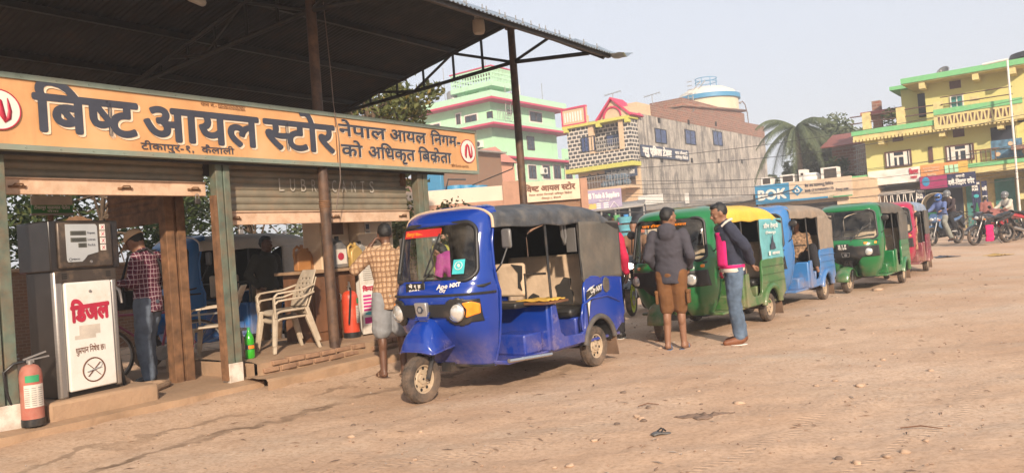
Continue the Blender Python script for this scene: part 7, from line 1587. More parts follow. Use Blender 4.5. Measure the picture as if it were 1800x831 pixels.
for i, (x, s_) in enumerate(((800, 1.0), (818, 1.1), (838, .9))):
    p = A(x, 325, 27.5); t = thing('blue_barrel', 'blue drum top showing over the cream wall', 'barrel', (p.x, 27.5, gh(p.x, 27.5)), .3*i, 'blue drums behind the cream wall'); zz = A(x, 329, 27.5).z+.04*s_-t.location.z
    mb = MB(); mb.lathe([(.42,0),(.42,zz*.9),(.38,zz),(.1,zz)], n=20); mb.build('drum', MT['sign_blue'], t, ang=40); mb = MB(); mb.lathe([(.43,zz*.88),(.45,zz*.9),(.43,zz*.92)], n=20); mb.build('rim', MT['sign_navy'], t)

# ---- bric-a-brac stall and the lilac sign
def stall():
    Y = 42; F_ = Frame(A(1034, 400, Y)*1, ROW*.35); F_.loc.z = 0; b = F_.loc; zg = gh(b.x, b.y)
    t = thing('lilac_shop_sign', 'lilac board lettered BB Trade & Suppliers over the household goods stall', 'sign', b, F_.rot)
    q = F_.f(1031, 352); q2 = F_.f(1093, 350); z0 = F_.f(1062, 369)[2]; z1 = F_.f(1062, 333)[2]; x0, x1 = q.x, q2.x; w_ = x1-x0; H = z1-z0
    mb = MB(); mb.box((x0,-.06,z0),(x1,.06,z1)); mb.build('panel', MT['sign_lilac'], t); mb = MB(); [mb.tube([(x,.1,zg),(x,.1,z0)], .05, 6) for x in (x0+.2,x1-.2)]; mb.build('post', MT['rail'], t)
    mb = MB(); T = lambda s_, a, z, w, h, bo: mb.text(s_, (x0+w_*a,-.065,z0+H*z), (1,0,0), (0,0,1), w=w_*w, h=H*h, bold=bo, depth=.01)
    T('BB Trade & Suppliers', .04, .60, .90, .25, .05); T('Tikapur-1, Kailali', .36, .42, .30, .08, .02); mb.build('lettering', MT['white'], t)
    mb = MB(); T('SBB', .03, .10, .24, .24, .06); mb.build('lettering', MT['mustard'], t)
    mb = MB(); 
    for i in range(3): mb.box((x0+w_*.28,-.07,z0+H*(.10+.1*i)),(x0+w_*(.40),-.06,z0+H*(.15+.1*i))); mb.box((x0+w_*.48,-.07,z0+H*(.10+.1*i)),(x0+w_*.62,-.06,z0+H*(.15+.1*i)))
    mb.bar((x0+w_*.64,-.066,z0+H*.05),(x0+w_*.78,-.066,z0+H*.36),.10,.02); mb.bar((x0+w_*.78,-.068,z0+H*.36),(x0+w_*.92,-.068,z0+H*.05),.10,.02); mb.build('house_mark', MT['white'], t)
    # stall
    X0, X1 = F_.f(1036, 400)[0], F_.f(1135, 400)[0]; zt = F_.f(1110, 358)[2]
    s_ = thing('goods_stall', 'open stall crowded with household goods below the lilac board', 'stall', b, F_.rot)
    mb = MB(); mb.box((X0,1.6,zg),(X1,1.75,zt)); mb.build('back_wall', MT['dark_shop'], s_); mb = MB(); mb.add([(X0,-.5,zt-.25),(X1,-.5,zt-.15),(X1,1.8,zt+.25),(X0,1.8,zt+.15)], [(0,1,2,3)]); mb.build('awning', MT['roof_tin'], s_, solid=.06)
    mb = MB(); [mb.tube([(X0+(X1-X0)*i/4,-.35,zg),(X0+(X1-X0)*i/4,-.35,zt-.2)], .05, 6) for i in range(5)]; mb.build('post', MT['rail'], s_)
    mb = MB(); [mb.box((X0+.2,.9,zg+.5+.55*i),(X1-.2,1.5,zg+.55+.55*i)) for i in range(3)]; mb.build('shelf', MT['wood'], s_)
    rnd = random.Random(4); cols = [(.55,.03,.15),(.05,.25,.55),(.55,.35,.05),(.10,.35,.12),(.6,.55,.5),(.45,.12,.05),(.12,.40,.50),(.30,.05,.30)]
    names = ['crimson','blue','mustard','green','pale','rust red','turquoise','purple']
    for i in range(30):
        c = rnd.randrange(8); x = X0+.3+(X1-X0-.6)*((i*7) % 30)/29; kind = i % 3; lvl = i % 4
        z = zg+(.56+.55*(lvl % 3) if lvl < 3 else 0); y = 1.05+.3*rnd.random() if lvl < 3 else -.1+.6*rnd.random()
        nm = 'goods_%d' % c; m = MT.setdefault(nm, mat('%s_plastic' % names[c].replace(' ', '_'), cols[c], .5, var=.1))
        if lvl == 3 and kind == 0: z = zt-.75-.2*rnd.random(); y = -.3
        mb = MB(); r = .13+.12*rnd.random()
        if kind == 0: mb.lathe([(r*.7,0),(r,.34),(r*1.08,.35),(r*1.08,.38)], n=14); n_, ct, lb = 'bucket', 'bucket', '%s plastic bucket for sale at the goods stall' % names[c]
        elif kind == 1: mb.lathe([(r*.9,0),(r*1.5,.10),(r*1.55,.14),(r*1.5,.16)], n=16); n_, ct, lb = 'basin', 'basin', '%s plastic basin for sale at the goods stall' % names[c]
        else: mb.box((-r,-r,0),(r,r,.30+.1*rnd.random())); mb.box((-r*1.05,-r*1.05,.30),(r*1.05,r*1.05,.36)); n_, ct, lb = 'storage_box', 'box', '%s lidded box for sale at the goods stall' % names[c]
        o = mb.build(n_, m, None, bevel=.02 if kind == 2 else 0); o.location = F_.out((x, y, z)); o.rotation_euler = (0,0,F_.rot+rnd.random()); tag(o, lb, ct, 'household goods on the stall')
    # stack of turquoise baskets and sacks on the upper balcony
    p = F_.out((F_.f(1101, 400)[0], -.6, zg)); t = thing('basket_tower', 'tall stack of turquoise baskets standing in front of the goods stall', 'basket stack', p, F_.rot)
    for i in range(5): mb = MB(); mb.lathe([(.30,.42*i),(.38,.42*i+.30),(.40,.42*i+.32),(.36,.42*i+.32)], n=18); mb.build('basket', MT.setdefault('goods_6', mat('turquoise_plastic', cols[6], .5)), t, ang=50)
    for i in range(7):
        q = CH.F.out((-CHW*.42+.62*(i % 4)+(.3 if i > 3 else 0), -1.0, CHF+.0+.48*(i//4))); mb = MB(); mb.ell((0,0,.24), (.48,.34,.26), 16, 10); o = mb.build('sack', mat('grey_blue_sack', (.14,.19,.24), .9, bmp=.4, bscale=8) if i == 0 else bpy.data.materials['grey_blue_sack']); o.location = q; o.rotation_euler = (0,0,.4*i); tag(o, 'grey blue sack piled on the upper balcony of the cement house', 'sack', 'sacks on the balcony')
stall()

# ---- low shop row and bank
def shop_row():
    B = Bld('low_shops', 'long low cream shop row with a tin roof edge in front of the cement house', 'shop row', (1332, 400), 46)
    zt = B.f(1332, 338)[1]; a0 = B.f(1136, 370)[0]; z2 = B.f(1240, 352)[1]
    B.part('wall', MT['sign_cream'], [((a0, 0, 0), (0, 5, zt-.55))]); B.part('roof_edge', MT['roof_tin'], [((a0-.4,-.9,zt-.5),(.2,5,zt-.12))], bevel=.05)
    B.part('wall_panel', MT['beige_wall'], [('f', a0+.3+1.25*i, a0+.36+1.25*i, .3, zt-.6, 0, .03) for i in range(int(-a0/1.25))])
    B.part('fascia_board', MT['white'], [((a0,-1.0,zt-.10),(a0+1.7,-.9,zt+.5)),((a0+3.2,-1.0,zt-.3),(a0+3.45,-.95,zt+.35))])
    return B
LS = shop_row()
def bank():
    B = Bld('bank_building', 'low bank building with dark shutters under blue and cream signboards', 'bank', (1506, 400), 42)
    zt = B.f(1500, 309)[1]; zb = B.f(1500, 344)[1]; a0 = B.f(1331, 340)[0]; ab = B.f(1391, 335)[0]
    B.part('wall', MT['beige_wall'], [((a0, .3, 0), (.6, 6, zt-.1))]); 
    mb = MB(); mb.grid(lambda a, b: V((a0+.4+(-a0-1.2)*a, .26-.03*abs(sin(b*60)), .4+(zb-.6)*b)), 1, 140); mb.build('roller_shutter', mat('dark_roller_shutter', (.075,.065,.06), .6), B.t)
    B.part('pillar', MT['sign_cream'], [((-.9,.0,0),(-.3,.29,zb)),((a0,.0,0),(a0+.3,.29,zb))])
    t = thing('bank_sign', 'blue square sign with large white BOK letters', 'sign', B.F.out((0,0,0)), ROW); mb = MB(); mb.box((a0,-.35,zb),(ab-.01,-.15,zt)); mb.build('panel', MT['sign_blue'], t); mb = MB(); w_ = ab-a0; H = zt-zb; mb.text('BOK', (a0+w_*.10,-.355,zb+H*.22), (1,0,0), (0,0,1), w=w_*.80, h=H*.52, bold=.045, depth=.02); mb.build('lettering', MT['white'], t)
    t = thing('bank_sign', 'long cream sign reading BANK OF KATHMANDU LTD with a blue diamond', 'sign', B.F.out((0,0,0)), ROW); mb = MB(); mb.box((ab,-.35,zb),(0,-.15,zt)); mb.build('panel', MT['sign_cream'], t); w_ = -ab
    mb = MB(); c = (ab+w_*.13, zb+H*.55); r = H*.30; mb.prism([(c[0]-r,c[1]),(c[0],c[1]-r),(c[0]+r,c[1]),(c[0],c[1]+r)], lambda x, z: V((x,-.352,z)), lambda x, z: V((x,-.37,z))); mb.box((ab,-.356,zb),(ab+w_*.62,-.351,zb+H*.10)); e = mb.build('diamond_emblem', MT['sign_blue'], t, recalc=True)
    mb = MB(); mb.tube([(c[0]+r*.34*cos(a*pi/9)-.0,-.372,c[1]-r*.08+r*.30*sin(a*pi/9)) for a in range(18)], .035, 5, closed=True); mb.tube([(c[0]-r*.32,-.372,c[1]),(c[0]-r*.1,-.372,c[1]+r*.38),(c[0]+r*.15,-.372,c[1]+r*.5)], .035, 5); mb.build('emblem_swirl', MT['white'], e)
    mb = MB(); mb.text('बैंक अफ काठमाण्डू िलिमटेड', (ab+w_*.26,-.352,zb+H*.66), (1,0,0), (0,0,1), w=w_*.46, h=H*.14, bold=.03, depth=.01); mb.text('BANK OF KATHMANDU LTD', (ab+w_*.26,-.352,zb+H*.42), (1,0,0), (0,0,1), w=w_*.46, h=H*.12, bold=.05, depth=.01); mb.text('we make your life easy', (ab+w_*.33,-.352,zb+H*.27), (1,0,0), (0,0,1), w=w_*.30, h=H*.05, bold=.01, depth=.01); mb.text('िटकापुर शाखा', (ab+w_*.75,-.352,zb+H*.32), (1,0,0), (0,0,1), w=w_*.20, h=H*.11, bold=.03, depth=.01); mb.build('lettering', MT['ink'], t)
    mb = MB(); [mb.bar((ab+w_*(.64+.025*i),-.354,zb+.02),(ab+w_*(.66+.025*i),-.354,zb+H*.14),.05,.01) for i in range(3)]; mb.box((ab+w_*.70,-.356,zb),(0,-.351,zb+H*.06)); mb.build('stripe', MT['green_sticker'], t)
    for i, (x, y0, y1, hw_) in enumerate(((1346, 312, 326, 9), (1383, 307, 322, 12), (1410, 298, 320, 6), (1457, 294, 316, 14))):
        q = B.f(x, (y0+y1)/2, .8); wx = hw_/1360*42; zz = B.f(x, y0, .8)[1]-B.f(x, y1, .8)[1]
        t = thing('roof_cabinet', ('low grey cooler box on the roof above the blue sign','squat cooler box behind the join of the bank signs','narrow white chimney box beside a pale round tank','tall white and dark cabinet on the roof above the cream bank sign')[i], 'roof box', B.F.out((q[0], .8, B.f(x, y1, .8)[1])), ROW)
        mb = MB(); mb.box((-wx,0,-.5),(wx,.8,zz)); mb.build('case', MT['white'], t); mb = MB(); mb.box((-wx*.6,-.02,.08),(wx*.95,-.003,zz-.08)) if i != 2 else mb.box((-.07,-.02,zz-.35),(.07,-.003,zz-.2)); mb.build('vent_panel', MT['steel_band'], t)
    p = B.F.out((B.f(1425, 312, 1.2)[0], 1.2, B.f(1425, 322, 1.2)[1])); t = thing('round_tank', 'pale round tank half hidden behind the chimney box on the bank roof', 'tank', p, 0); mb = MB(); mb.cap((-.2,0,.25),(.25,0,.25),.36,.36); mb.build('drum', MT['white'], t); mb = MB(); mb.box((-.4,-.2,-.6),(.4,.2,-.05)); mb.build('cradle', MT['rail'], t)
bank()

# ---- yellow house
def yellow_house():
    B = Bld('yellow_house', 'lemon yellow three storey house with green edged balconies and roof', 'house', (1527, 330), 46)
    f = B.f; X = lambda x, y, d=0: f(x, y, d)[0]; Z = lambda x, y, d=0: f(x, y, d)[1]
    zb = (Z(1600, 312)+Z(1720, 290))/2; zf2 = (Z(1530, 252)+Z(1640, 225))/2; zr = (Z(1610, 150)+Z(1760, 126))/2; x1 = X(1790, 250); xu = X(1626, 190)
    B.part('wall', MT['yellow_wall'], [((0,.0,zb),(x1,8,zf2)), ((xu,.3,zf2),(x1+.5,7.5,zr)), ((x1,.4,zb),(x1+6,8,zf2-.1))])
    B.part('ground_floor', MT['yellow_pale'], [((.0,.8,0),(x1+6,8,zb))])
    B.part('cream_wing', MT['beige_wall'], [((x1+.55,1.4,zf2),(x1+7,8,zr-.3))])
    s2 = B.part('floor_slab', MT['yellow_pale'], [((-.4,-1.1,zf2),(x1+.4,7.9,zf2+.24))]); B.part('slab_edge', MT['bright_green'], [((-.46,-1.16,zf2+.241),(X(1648,215),-1.0,zf2+.52)),((X(1648,215)+.01,-1.3,zf2+.75),(x1+.4,-1.12,zf2+1.05))], s2)
    B.part('balcony_front', MT['yellow_pale'], [((X(1648,215),-1.25,zf2-.05),(x1+.4,-1.0,zf2+.75))], s2)
    mb = MB(); xa = X(1655, 225)
    n_ = 22
    for i in range(n_):
        a = xa+(x1-xa)*(i+.15)/n_; b = xa+(x1-xa)*(i+.85)/n_; mb.prism([(a,zf2+.18),(b,zf2+.18),((a+b)/2,zf2+.62)] if i % 2 else [(a,zf2+.62),((a+b)/2,zf2+.18),(b,zf2+.62)], lambda x, z: V((x,-1.245,z)), lambda x, z: V((x,-1.27,z)))
    mb.build('triangle_cutout', MT['brown_frame'], s2, recalc=True)
    B.part('dentil_trim', MT['yellow_pale'], [((-.4+i*.19,-1.2,zf2-.14),(-.28+i*.19,-1.0,zf2-.003)) for i in range(int((x1+.7)/.19))], s2)
    B.part('bracket', MT['yellow_pale'], [((x,-1.0,zf2-.42),(x+.3,-.0,zf2-.003)) for x in (X(1550,250),X(1655,235),X(1755,215))])
    r_ = B.part('roof_slab', MT['yellow_pale'], [((xu-.9,-.9,zr),(x1+.9,7.9,zr+.2))]); B.part('roof_edge', MT['bright_green'], [((xu-.98,-.98,zr+.06),(x1+.95,-.9,zr+.36)),((xu-.98,-.9,zr+.06),(xu-.9,7.9,zr+.36)),((x1+.9,-.9,zr+.06),(x1+.98,7.9,zr+.36))], r_)
    B.part('roof_bracket', MT['yellow_pale'], [((x,-.85,zr-.35),(x+.3,.3,zr-.003)) for x in (xu-.1,X(1712,140),x1-.1)])
    # terrace rails
    mb = MB(); 
    for z in (.75,1.15): mb.tube([(-.5,-1.0,zf2+z+.2),(X(1660,200),-1.0,zf2+z+.2)], .035, 5); mb.tube([(X(1660,200),-1.1,zf2+z+.55),(x1,-1.1,zf2+z+.55)], .03, 5)
    mb.build('terrace_rail', MT['brown_frame'], s2)
    B.part('terrace_pillar', MT['yellow_pale'], [((X(x,215)-.22,-1.06,zf2+.25),(X(x,215)+.22,-.8,zf2+1.5)) for x in (1530,1590,1656,1720)])
    # back terrace room
    xr0, xr1 = X(1572,210), X(1625,200)
    B.part('terrace_room', MT['yellow_wall'], [((xr0,2.6,zf2+.24),(xu-.01,7,zf2+3.0))]); B.part('terrace_roof', MT['bright_green'], [((xr0-.5,2.0,zf2+3.0),(xu-.02,7.2,zf2+3.22))]); B.part('terrace_door', MT['dark_shop'], [((xr0+.9,2.55,zf2+1.2),(xr1-.2,2.595,zf2+2.6))])
    B.part('red_tin_roof', mat('red_tin_roof', (.30,.07,.07), .6, var=.2), [((-1.0,4.0,zf2+2.0),(xr0+.2,7.5,zf2+2.2))]); B.part('roof_stub', MT['brick_far'], [((-.4,4.6,zf2+.24),(.1,5.1,zf2+2.9))])
    # windows
    def W3(x0, y0, x1_, y1):
        a0, a1 = X(x0, (y0+y1)/2), X(x1_, (y0+y1)/2); zt_, zb_ = Z((x0+x1_)/2, y0), Z((x0+x1_)/2, y1); w_ = a1-a0; e = .09; fr = [('f',a0,a1,zt_-e,zt_,0,.10),('f',a0,a1,zb_,zb_+e,0,.10),('f',a0,a0+e,zb_+e,zt_-e,0,.10),('f',a1-e,a1,zb_+e,zt_-e,0,.10)]
        wn = B.part('window', MT['brown_frame'], fr); zi = zt_-(zt_-zb_)*.34
        wh = [('f',a0+w_*q,a0+w_*q+.10,zb_+e,zt_-e,.01,.09) for q in (.05,.20,.27,.70,.77,.90)]+[('f',a0+w_*.27+.1,a0+w_*.70,zi-.05,zi+.05,.011,.089),('f',a0+w_*.485-.05,a0+w_*.485+.05,zb_+e,zi-.05,.012,.088)]
        B.part('white_sash', MT['white'], wh, wn); B.part('pane', MT['pane'], [('f',a0+e,a1-e,zb_+e,zt_-e,.004,.03)], wn)
    W3(1556, 265, 1603, 294); W3(1662, 254, 1713, 283)
    B.win('f', X(1669,180), X(1693,180), Z(1681,198), Z(1681,167), MT['white'], MT['teal_shut'], off=.3)
    for x, y, o_ in ((1679,149,.3),(1578,242,0),(1685,234,0)): a, z = f(x, y, o_); B.part('vent_opening', MT['brown_frame'], [('f', a-.28, a+.28, z-.22, z+.22, .0, .03)], off=o_)
    B.part('door', MT['brown_frame'], [('f', X(1632,270), X(1640,270), Z(1636,286), Z(1636,258), .0, .05)])
    # dark open bay at the right with printed banners and green ledge
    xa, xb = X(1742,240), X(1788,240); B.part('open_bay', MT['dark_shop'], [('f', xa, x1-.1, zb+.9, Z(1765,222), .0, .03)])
    fl = B.part('flower_panel', mat('flower_panel', (.07,.16,.25), .6, var=.6, scale=5), [('f', xa+.0, x1+.2, zb+.35, zb+.80, .5, .55),('f', xa+.0, x1+.2, zb+.86, zb+1.32, .5, .55)])
    mb = MB(); [mb.lathe([(.12,0),(.12,-.02)], (xa+.3+.6*i,-.56,zb+.58+.5*(i % 2)), 'y', 10) for i in range(4)]; mb.build('flower_print', MT['beige_wall'], fl)
    B.part('ledge', MT['yellow_pale'], [((-.5,-1.6,zb-.35),(x1+5,.0,zb-.02))]); B.part('ledge_edge', MT['bright_green'], [((-.5,-1.66,zb-.02),(x1+5,-1.5,zb+.18))])
    mb = MB(); [mb.tube([(X(1714,280)+.22*i,-1.5,zb+.2),(X(1714,280)+.22*i,-1.5,zb+.85)], .03, 5) for i in range(6)]; mb.tube([(X(1714,280)-.1,-1.5,zb+.85),(X(1714,280)+1.3,-1.5,zb+.85)], .035, 5); mb.build('iron_rail', MT['rust'], B.t)
    # shops on the ground floor
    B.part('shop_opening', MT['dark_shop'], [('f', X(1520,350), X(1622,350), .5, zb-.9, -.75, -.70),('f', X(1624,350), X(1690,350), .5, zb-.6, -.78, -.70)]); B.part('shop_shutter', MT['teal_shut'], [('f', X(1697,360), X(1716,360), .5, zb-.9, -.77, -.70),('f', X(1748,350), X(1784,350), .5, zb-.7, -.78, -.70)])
    mb = MB(); mb.add([(X(1505,330),-2.0,zb-1.05),(X(1618,330),-2.0,zb-1.05),(X(1618,330),.8,zb-.45),(X(1505,330),.8,zb-.45)], [(0,1,2,3)]); mb.build('shop_awning', MT['roof_tin'], B.t, solid=.05)
    return B, X, Z, zb, zf2, zr, x1, xu
YB, YX, YZ, Yb, Yf, Yr, Y1, Yu = yellow_house()
def banners():
    F_ = YB.F.out((0,0,0)); d = 1.75
    def panel(name, label, cat, x0, x1, y0, y1, m, dd=d):
        t = thing(name, label, cat, F_, ROW); xm = (x0+x1)/2; a0, a1 = YX(x0, (y0+y1)/2, -dd), YX(x1, (y0+y1)/2, -dd); z1 = YZ(xm, y0, -dd); z0 = YZ(xm, y1, -dd)
        mb = MB(); mb.grid(lambda a, b: V((a0+(a1-a0)*a, -dd-.03*NZ.noise(V((a*4,b*3,x0))), z0+(z1-z0)*b)), 24, 8); mb.box((a0+.01,-dd+.04,z0+.01),(a1-.01,-dd+.08,z1-.01)); mb.build('sheet', m, t); return t, a0, a1, z0, z1
    t, a0, a1, z0, z1 = panel('shop_banner', 'white crumpled banner with a little crimson lettering at its right end', 'banner', 1526, 1618, 297, 323, MT['white']); w_, H = a1-a0, z1-z0
    mb = MB(); mb.text('िकराना', (a0+w_*.80,-d-.03,z0+H*.52), (1,0,0), (0,0,1), w=w_*.17, h=H*.30, bold=.06, depth=.02); mb.text('पसल', (a0+w_*.82,-d-.03,z0+H*.22), (1,0,0), (0,0,1), w=w_*.12, h=H*.18, bold=.05, depth=.02); mb.build('lettering', MT['red_ink'], t)
    t, a0, a1, z0, z1 = panel('shop_banner', 'orange pasta banner with jars and a mustard right end', 'banner', 1618, 1702, 286, 311, MT['orange_banner']); w_, H = a1-a0, z1-z0
    mb = MB(); mb.text('FLAVOUR YOUR DAY', (a0+w_*.06,-d-.03,z0+H*.68), (1,0,0), (0,0,1), w=w_*.36, h=H*.13, bold=.03, depth=.02); mb.text('THE PERFECT WAY', (a0+w_*.08,-d-.03,z0+H*.48), (1,0,0), (0,0,1), w=w_*.32, h=H*.13, bold=.03, depth=.02); mb.text('PASTA', (a0+w_*.15,-d-.03,z0+H*.14), (1,0,0), (0,0,1), w=w_*.18, h=H*.20, bold=.04, depth=.02); mb.build('lettering', MT['cream'], t)
    mb = MB(); [mb.box((a0+w_*(.52+.10*i),-d-.05,z0+H*.25),(a0+w_*(.60+.10*i),-d-.03,z0+H*.80)) for i in range(3)]; mb.build('jar_print', MT['mint'], t); mb = MB(); mb.box((a0+w_*.80,-d-.04,z0+.02),(a1,-d-.025,z1-.02)); mb.build('mustard_end', MT['mustard'], t)
    t, a0, a1, z0, z1 = panel('shop_banner', 'long navy banner with a crimson end and festival greeting lettering', 'banner', 1616, 1716, 306, 330, MT['navy_panel'], 1.9); w_, H = a1-a0, z1-z0; d2 = 1.9
    mb = MB(); mb.box((a0+.03,-d2-.04,z0+.03),(a0+w_*.50,-d2-.03,z1-.03)); q = mb.build('crimson_patch', MT['purple_sq'], t); mb = MB(); mb.ell((a0+w_*.12,-d2-.045,z0+H*.6), (w_*.07,.01,H*.35), 14, 8); mb.build('blue_shape', MT['sign_blue'], q)
    mb = MB(); mb.text('दश|ैं-ितहार रमेर'.replace('|',''), (a0+w_*.52,-d2-.04,z0+H*.18), (1,0,0), (0,0,1), w=w_*.45, h=H*.36, bold=.06, depth=.02); mb.text('मनाऔ', (a0+w_*.66,-d2-.04,z0+H*.68), (1,0,0), (0,0,1), w=w_*.15, h=H*.18, bold=.05, depth=.02); mb.build('lettering', MT['white'], t)
    for i, (x0, x1, y0, y1) in enumerate(((1610, 1626, 332, 352), (1709, 1725, 318, 388))):
        t, a0, a1, z0, z1 = panel('shop_poster', ('short dark panel lettered OPEN FOR FUN beside the awning', 'tall navy panel lettered OPEN FOR FUN above a green bottle picture')[i], 'banner', x0, x1, y0, y1, MT['navy_panel'], 1.5); w_, H = a1-a0, z1-z0; hh = H*(.20 if i == 0 else .055)
        mb = MB(); [mb.text(s_, (a0+w_*.12,-1.54,z1-(.30 if i == 0 else .09)*H-hh*1.35*j), (1,0,0), (0,0,1), w=w_*(.8 if j == 0 else .62), h=hh, bold=.09, depth=.02) for j, s_ in enumerate(('OPEN','FOR','FUN'))]; mb.build('lettering', MT['white'], t)
        if i == 1:
            mb = MB(); mb.lathe([(.01,0),(w_*.26,.05),(w_*.26,H*.24),(w_*.10,H*.33),(w_*.09,H*.42),(.01,H*.42)], (a0+w_*.5,-1.56,z0+H*.03), n=14); mb.v = [(p[0], -1.54+(p[1]+1.56)*.12, p[2]) for p in mb.v]; mb.build('bottle_print', MT['rick_green'], t)
            mb = MB(); mb.ell((a0+w_*.5,-1.55,z0+H*.62), (w_*.30,.01,w_*.22), 16, 8); mb.build('round_print', MT['teal_sticker'], t)
    t, a0, a1, z0, z1 = panel('shop_poster', 'narrow dark tilted banner with white lettering beside the tall navy panel', 'banner', 1726, 1736, 318, 360, MT['navy_panel'], 1.3); mb = MB(); [mb.text(s_, (a0+.03,-1.34,z1-.5-.45*j), (1,0,0), (0,0,1), w=(a1-a0)*.8, h=.18, bold=.07, depth=.02) for j, s_ in enumerate(('दशैं','छुट'))]; mb.build('lettering', MT['white'], t)
    t = thing('fairy_light_string', 'white looped light string hanging under the grey shop awning', 'light string', F_, ROW); a0, a1 = YX(1512, 335, -1.9), YX(1612, 330, -1.9)
    mb = MB(); n_ = 9
    for i in range(n_): mb.tube([(a0+(a1-a0)*(i+.1+.8*j/12)/n_, -1.95, Yb-1.1-(.95 if i % 2 else .7)*sin(pi*j/12)) for j in range(13)], .022, 5)
    mb.build('light_loop', MT['white'], t)
    p = YB.F.out((Y1-.05, -2.1, 0)); t = thing('white_pole', 'tall thin white pole with a short top arm in front of the yellow house', 'pole', (p.x, p.y, gh(p.x, p.y)), ROW)
    zt = A(1773, 121, p.y).z; mb = MB(); mb.tube([(0,0,-.1),(0,0,zt)], .05, 8); mb.build('shaft', MT['white'], t); mb = MB(); mb.tube([(.05,0,zt),(-1.1,.0,zt-.05)], .06, 8); mb.build('arm', MT['white'], t)
    dish('large grey satellite dish on the edge of the yellow roof', YB.F.out((YX(1655, 140), 1.0, Yr+.3)), ROW+R(-25), .36)
    p = YB.F.out((YX(1785, 118)+.8, 3, Yr+.2)); t = thing('rooftop_tank', 'black plastic water tank on the yellow house roof', 'water tank', p, 0); mb = MB(); mb.lathe([(1.3,0),(1.3,.25),(1.25,.3),(1.3,.35),(1.3,.6),(1.25,.65),(1.3,.7),(1.2,1.0),(.4,1.15),(.38,1.3)], n=24); mb.build('drum', MT['black'], t, ang=40); mb = MB(); mb.lathe([(.40,1.28),(.40,1.38)], n=16); mb.build('lid', MT['rail'], t)
    p = YB.F.out((YX(1525, 200), 5.5, Yf)); t = thing('potted_shrub', 'leafy green potted shrub on the terrace of the yellow house', 'plant', YB.F.out((YX(1562, 205), .9, Yf+.24)), 0); mb = MB(); mb.lathe([(.25,0),(.32,.5)], n=14); mb.build('pot', MT['brick_far'], t); POTS.append(t)
POTS = []
banners()
def right_edge():
    B = Bld('dark_shop', 'dark balconied shop house cut off by the right edge of the photo', 'house', (1812, 400), 41)
    z1 = B.f(1812, 262)[1]; B.part('wall', mat('grey_green_wall', (.22,.25,.22), .85, var=.15), [((0,0,0),(7,6,z1))]); B.part('balcony', MT['yellow_pale'], [((-.3,-1.0,z1-2.6),(7,0,z1-2.3))]); B.part('roof', MT['brick_far'], [((-.5,-1.2,z1),(7,6,z1+.2))]); B.win('f', .5, 1.9, z1-2.0, z1-.6, MT['brown_frame'])
right_edge()
# low hut with red roof behind the palm
def hut():
    B = Bld('red_roof_house', 'house with a rusty red tin roof and bamboo lattice behind the palm', 'house', (1505, 300), 52)
    z = B.f(1505, 246)[1]; B.part('wall', MT['brick_far'], [((-1.7,1,0),(0,6,z))]); mb = MB(); mb.add([(-2.2,.0,z-.2),(.6,.0,z-.2),(.6,3.5,z+.9),(-2.2,3.5,z+.9),(.6,7,z-.2),(-2.2,7,z-.2)], [(0,1,2,3),(3,2,4,5)]); mb.build('roof', mat('rusty_red_tin', (.24,.075,.06), .7, var=.25), B.t, solid=.08, ang=0)
    t = thing('bamboo_lattice', 'grey bamboo scaffold lattice beside the yellow house', 'lattice', B.F.out((0,-.6,0)), ROW); x0, x1 = B.f(1504, 280, -.6)[0], B.f(1524, 280, -.6)[0]; za, zb = B.f(1514, 312, -.6)[1], B.f(1514, 256, -.6)[1]
    mb = MB(); [mb.tube([(x0+(x1-x0)*i/6,0,za-3),(x0+(x1-x0)*i/6+.1,0,zb)], .04, 5) for i in range(7)]; mb.build('upright', MT['roof_tin'], t); mb = MB(); [mb.tube([(x0-.1,-.05,za+(zb-za)*i/7),(x1+.1,-.05,za+(zb-za)*i/7+.1)], .04, 5) for i in range(8)]; mb.build('crossbar', MT['roof_tin'], t)
hut()
# ------------------------------------------------------------ trees: tapered trunk and limbs, a crown of leaf-sized faces in uneven clumps
def leafmat(name, c1, c2, c3):
    m, nt, p = newmat(name); g = N(nt, 'ShaderNodeNewGeometry')
    c = ramp(nt, g.outputs['Random Per Island'], [(.0, c1), (.5, c2), (.85, c2), (1.0, c3)]); nt.links.new(c, p.inputs['Base Color']); p.inputs['Roughness'].default_value = .6; p.inputs['Specular IOR Level'].default_value = .3
    tr = N(nt, 'ShaderNodeBsdfTranslucent'); nt.links.new(c, tr.inputs[0]); mx = N(nt, 'ShaderNodeMixShader'); mx.inputs[0].default_value = .30; out = nt.nodes['Material Output']
    nt.links.new(p.outputs[0], mx.inputs[1]); nt.links.new(tr.outputs[0], mx.inputs[2]); nt.links.new(mx.outputs[0], out.inputs[0]); return m
MT['leaf_a'] = leafmat('olive_leaves', (.030,.055,.018), (.065,.095,.030), (.16,.15,.045)); MT['leaf_b'] = leafmat('yellowing_leaves', (.065,.085,.028), (.14,.15,.05), (.30,.22,.07)); MT['leaf_c'] = leafmat('grey_green_leaves', (.07,.095,.05), (.13,.16,.085), (.20,.22,.12)); MT['bark'] = mat('tree_bark', (.11,.075,.05), .95, var=.3, bmp=.6, bscale=20)
def leaves(mb, rnd, c, r, n, size, droop=.3):
    for _ in range(n):
        d = V((rnd.gauss(0,1), rnd.gauss(0,1), rnd.gauss(0,1))).normalized(); q = rnd.random()**.45; p = c + V((d.x*r.x, d.y*r.y, d.z*r.z))*q
        a = V((rnd.gauss(0,1), rnd.gauss(0,1), rnd.gauss(0,.6)-droop)).normalized(); b = a.cross(V((rnd.gauss(0,1), rnd.gauss(0,1), rnd.gauss(0,1)))).normalized(); s = size*(.6+.8*rnd.random()); nn = a.cross(b)*.12*s
        mb.add([p-a*s*.5, p+b*s*.24+nn, p+a*s*.5, p-b*s*.24+nn], [(0,1,2,3)])
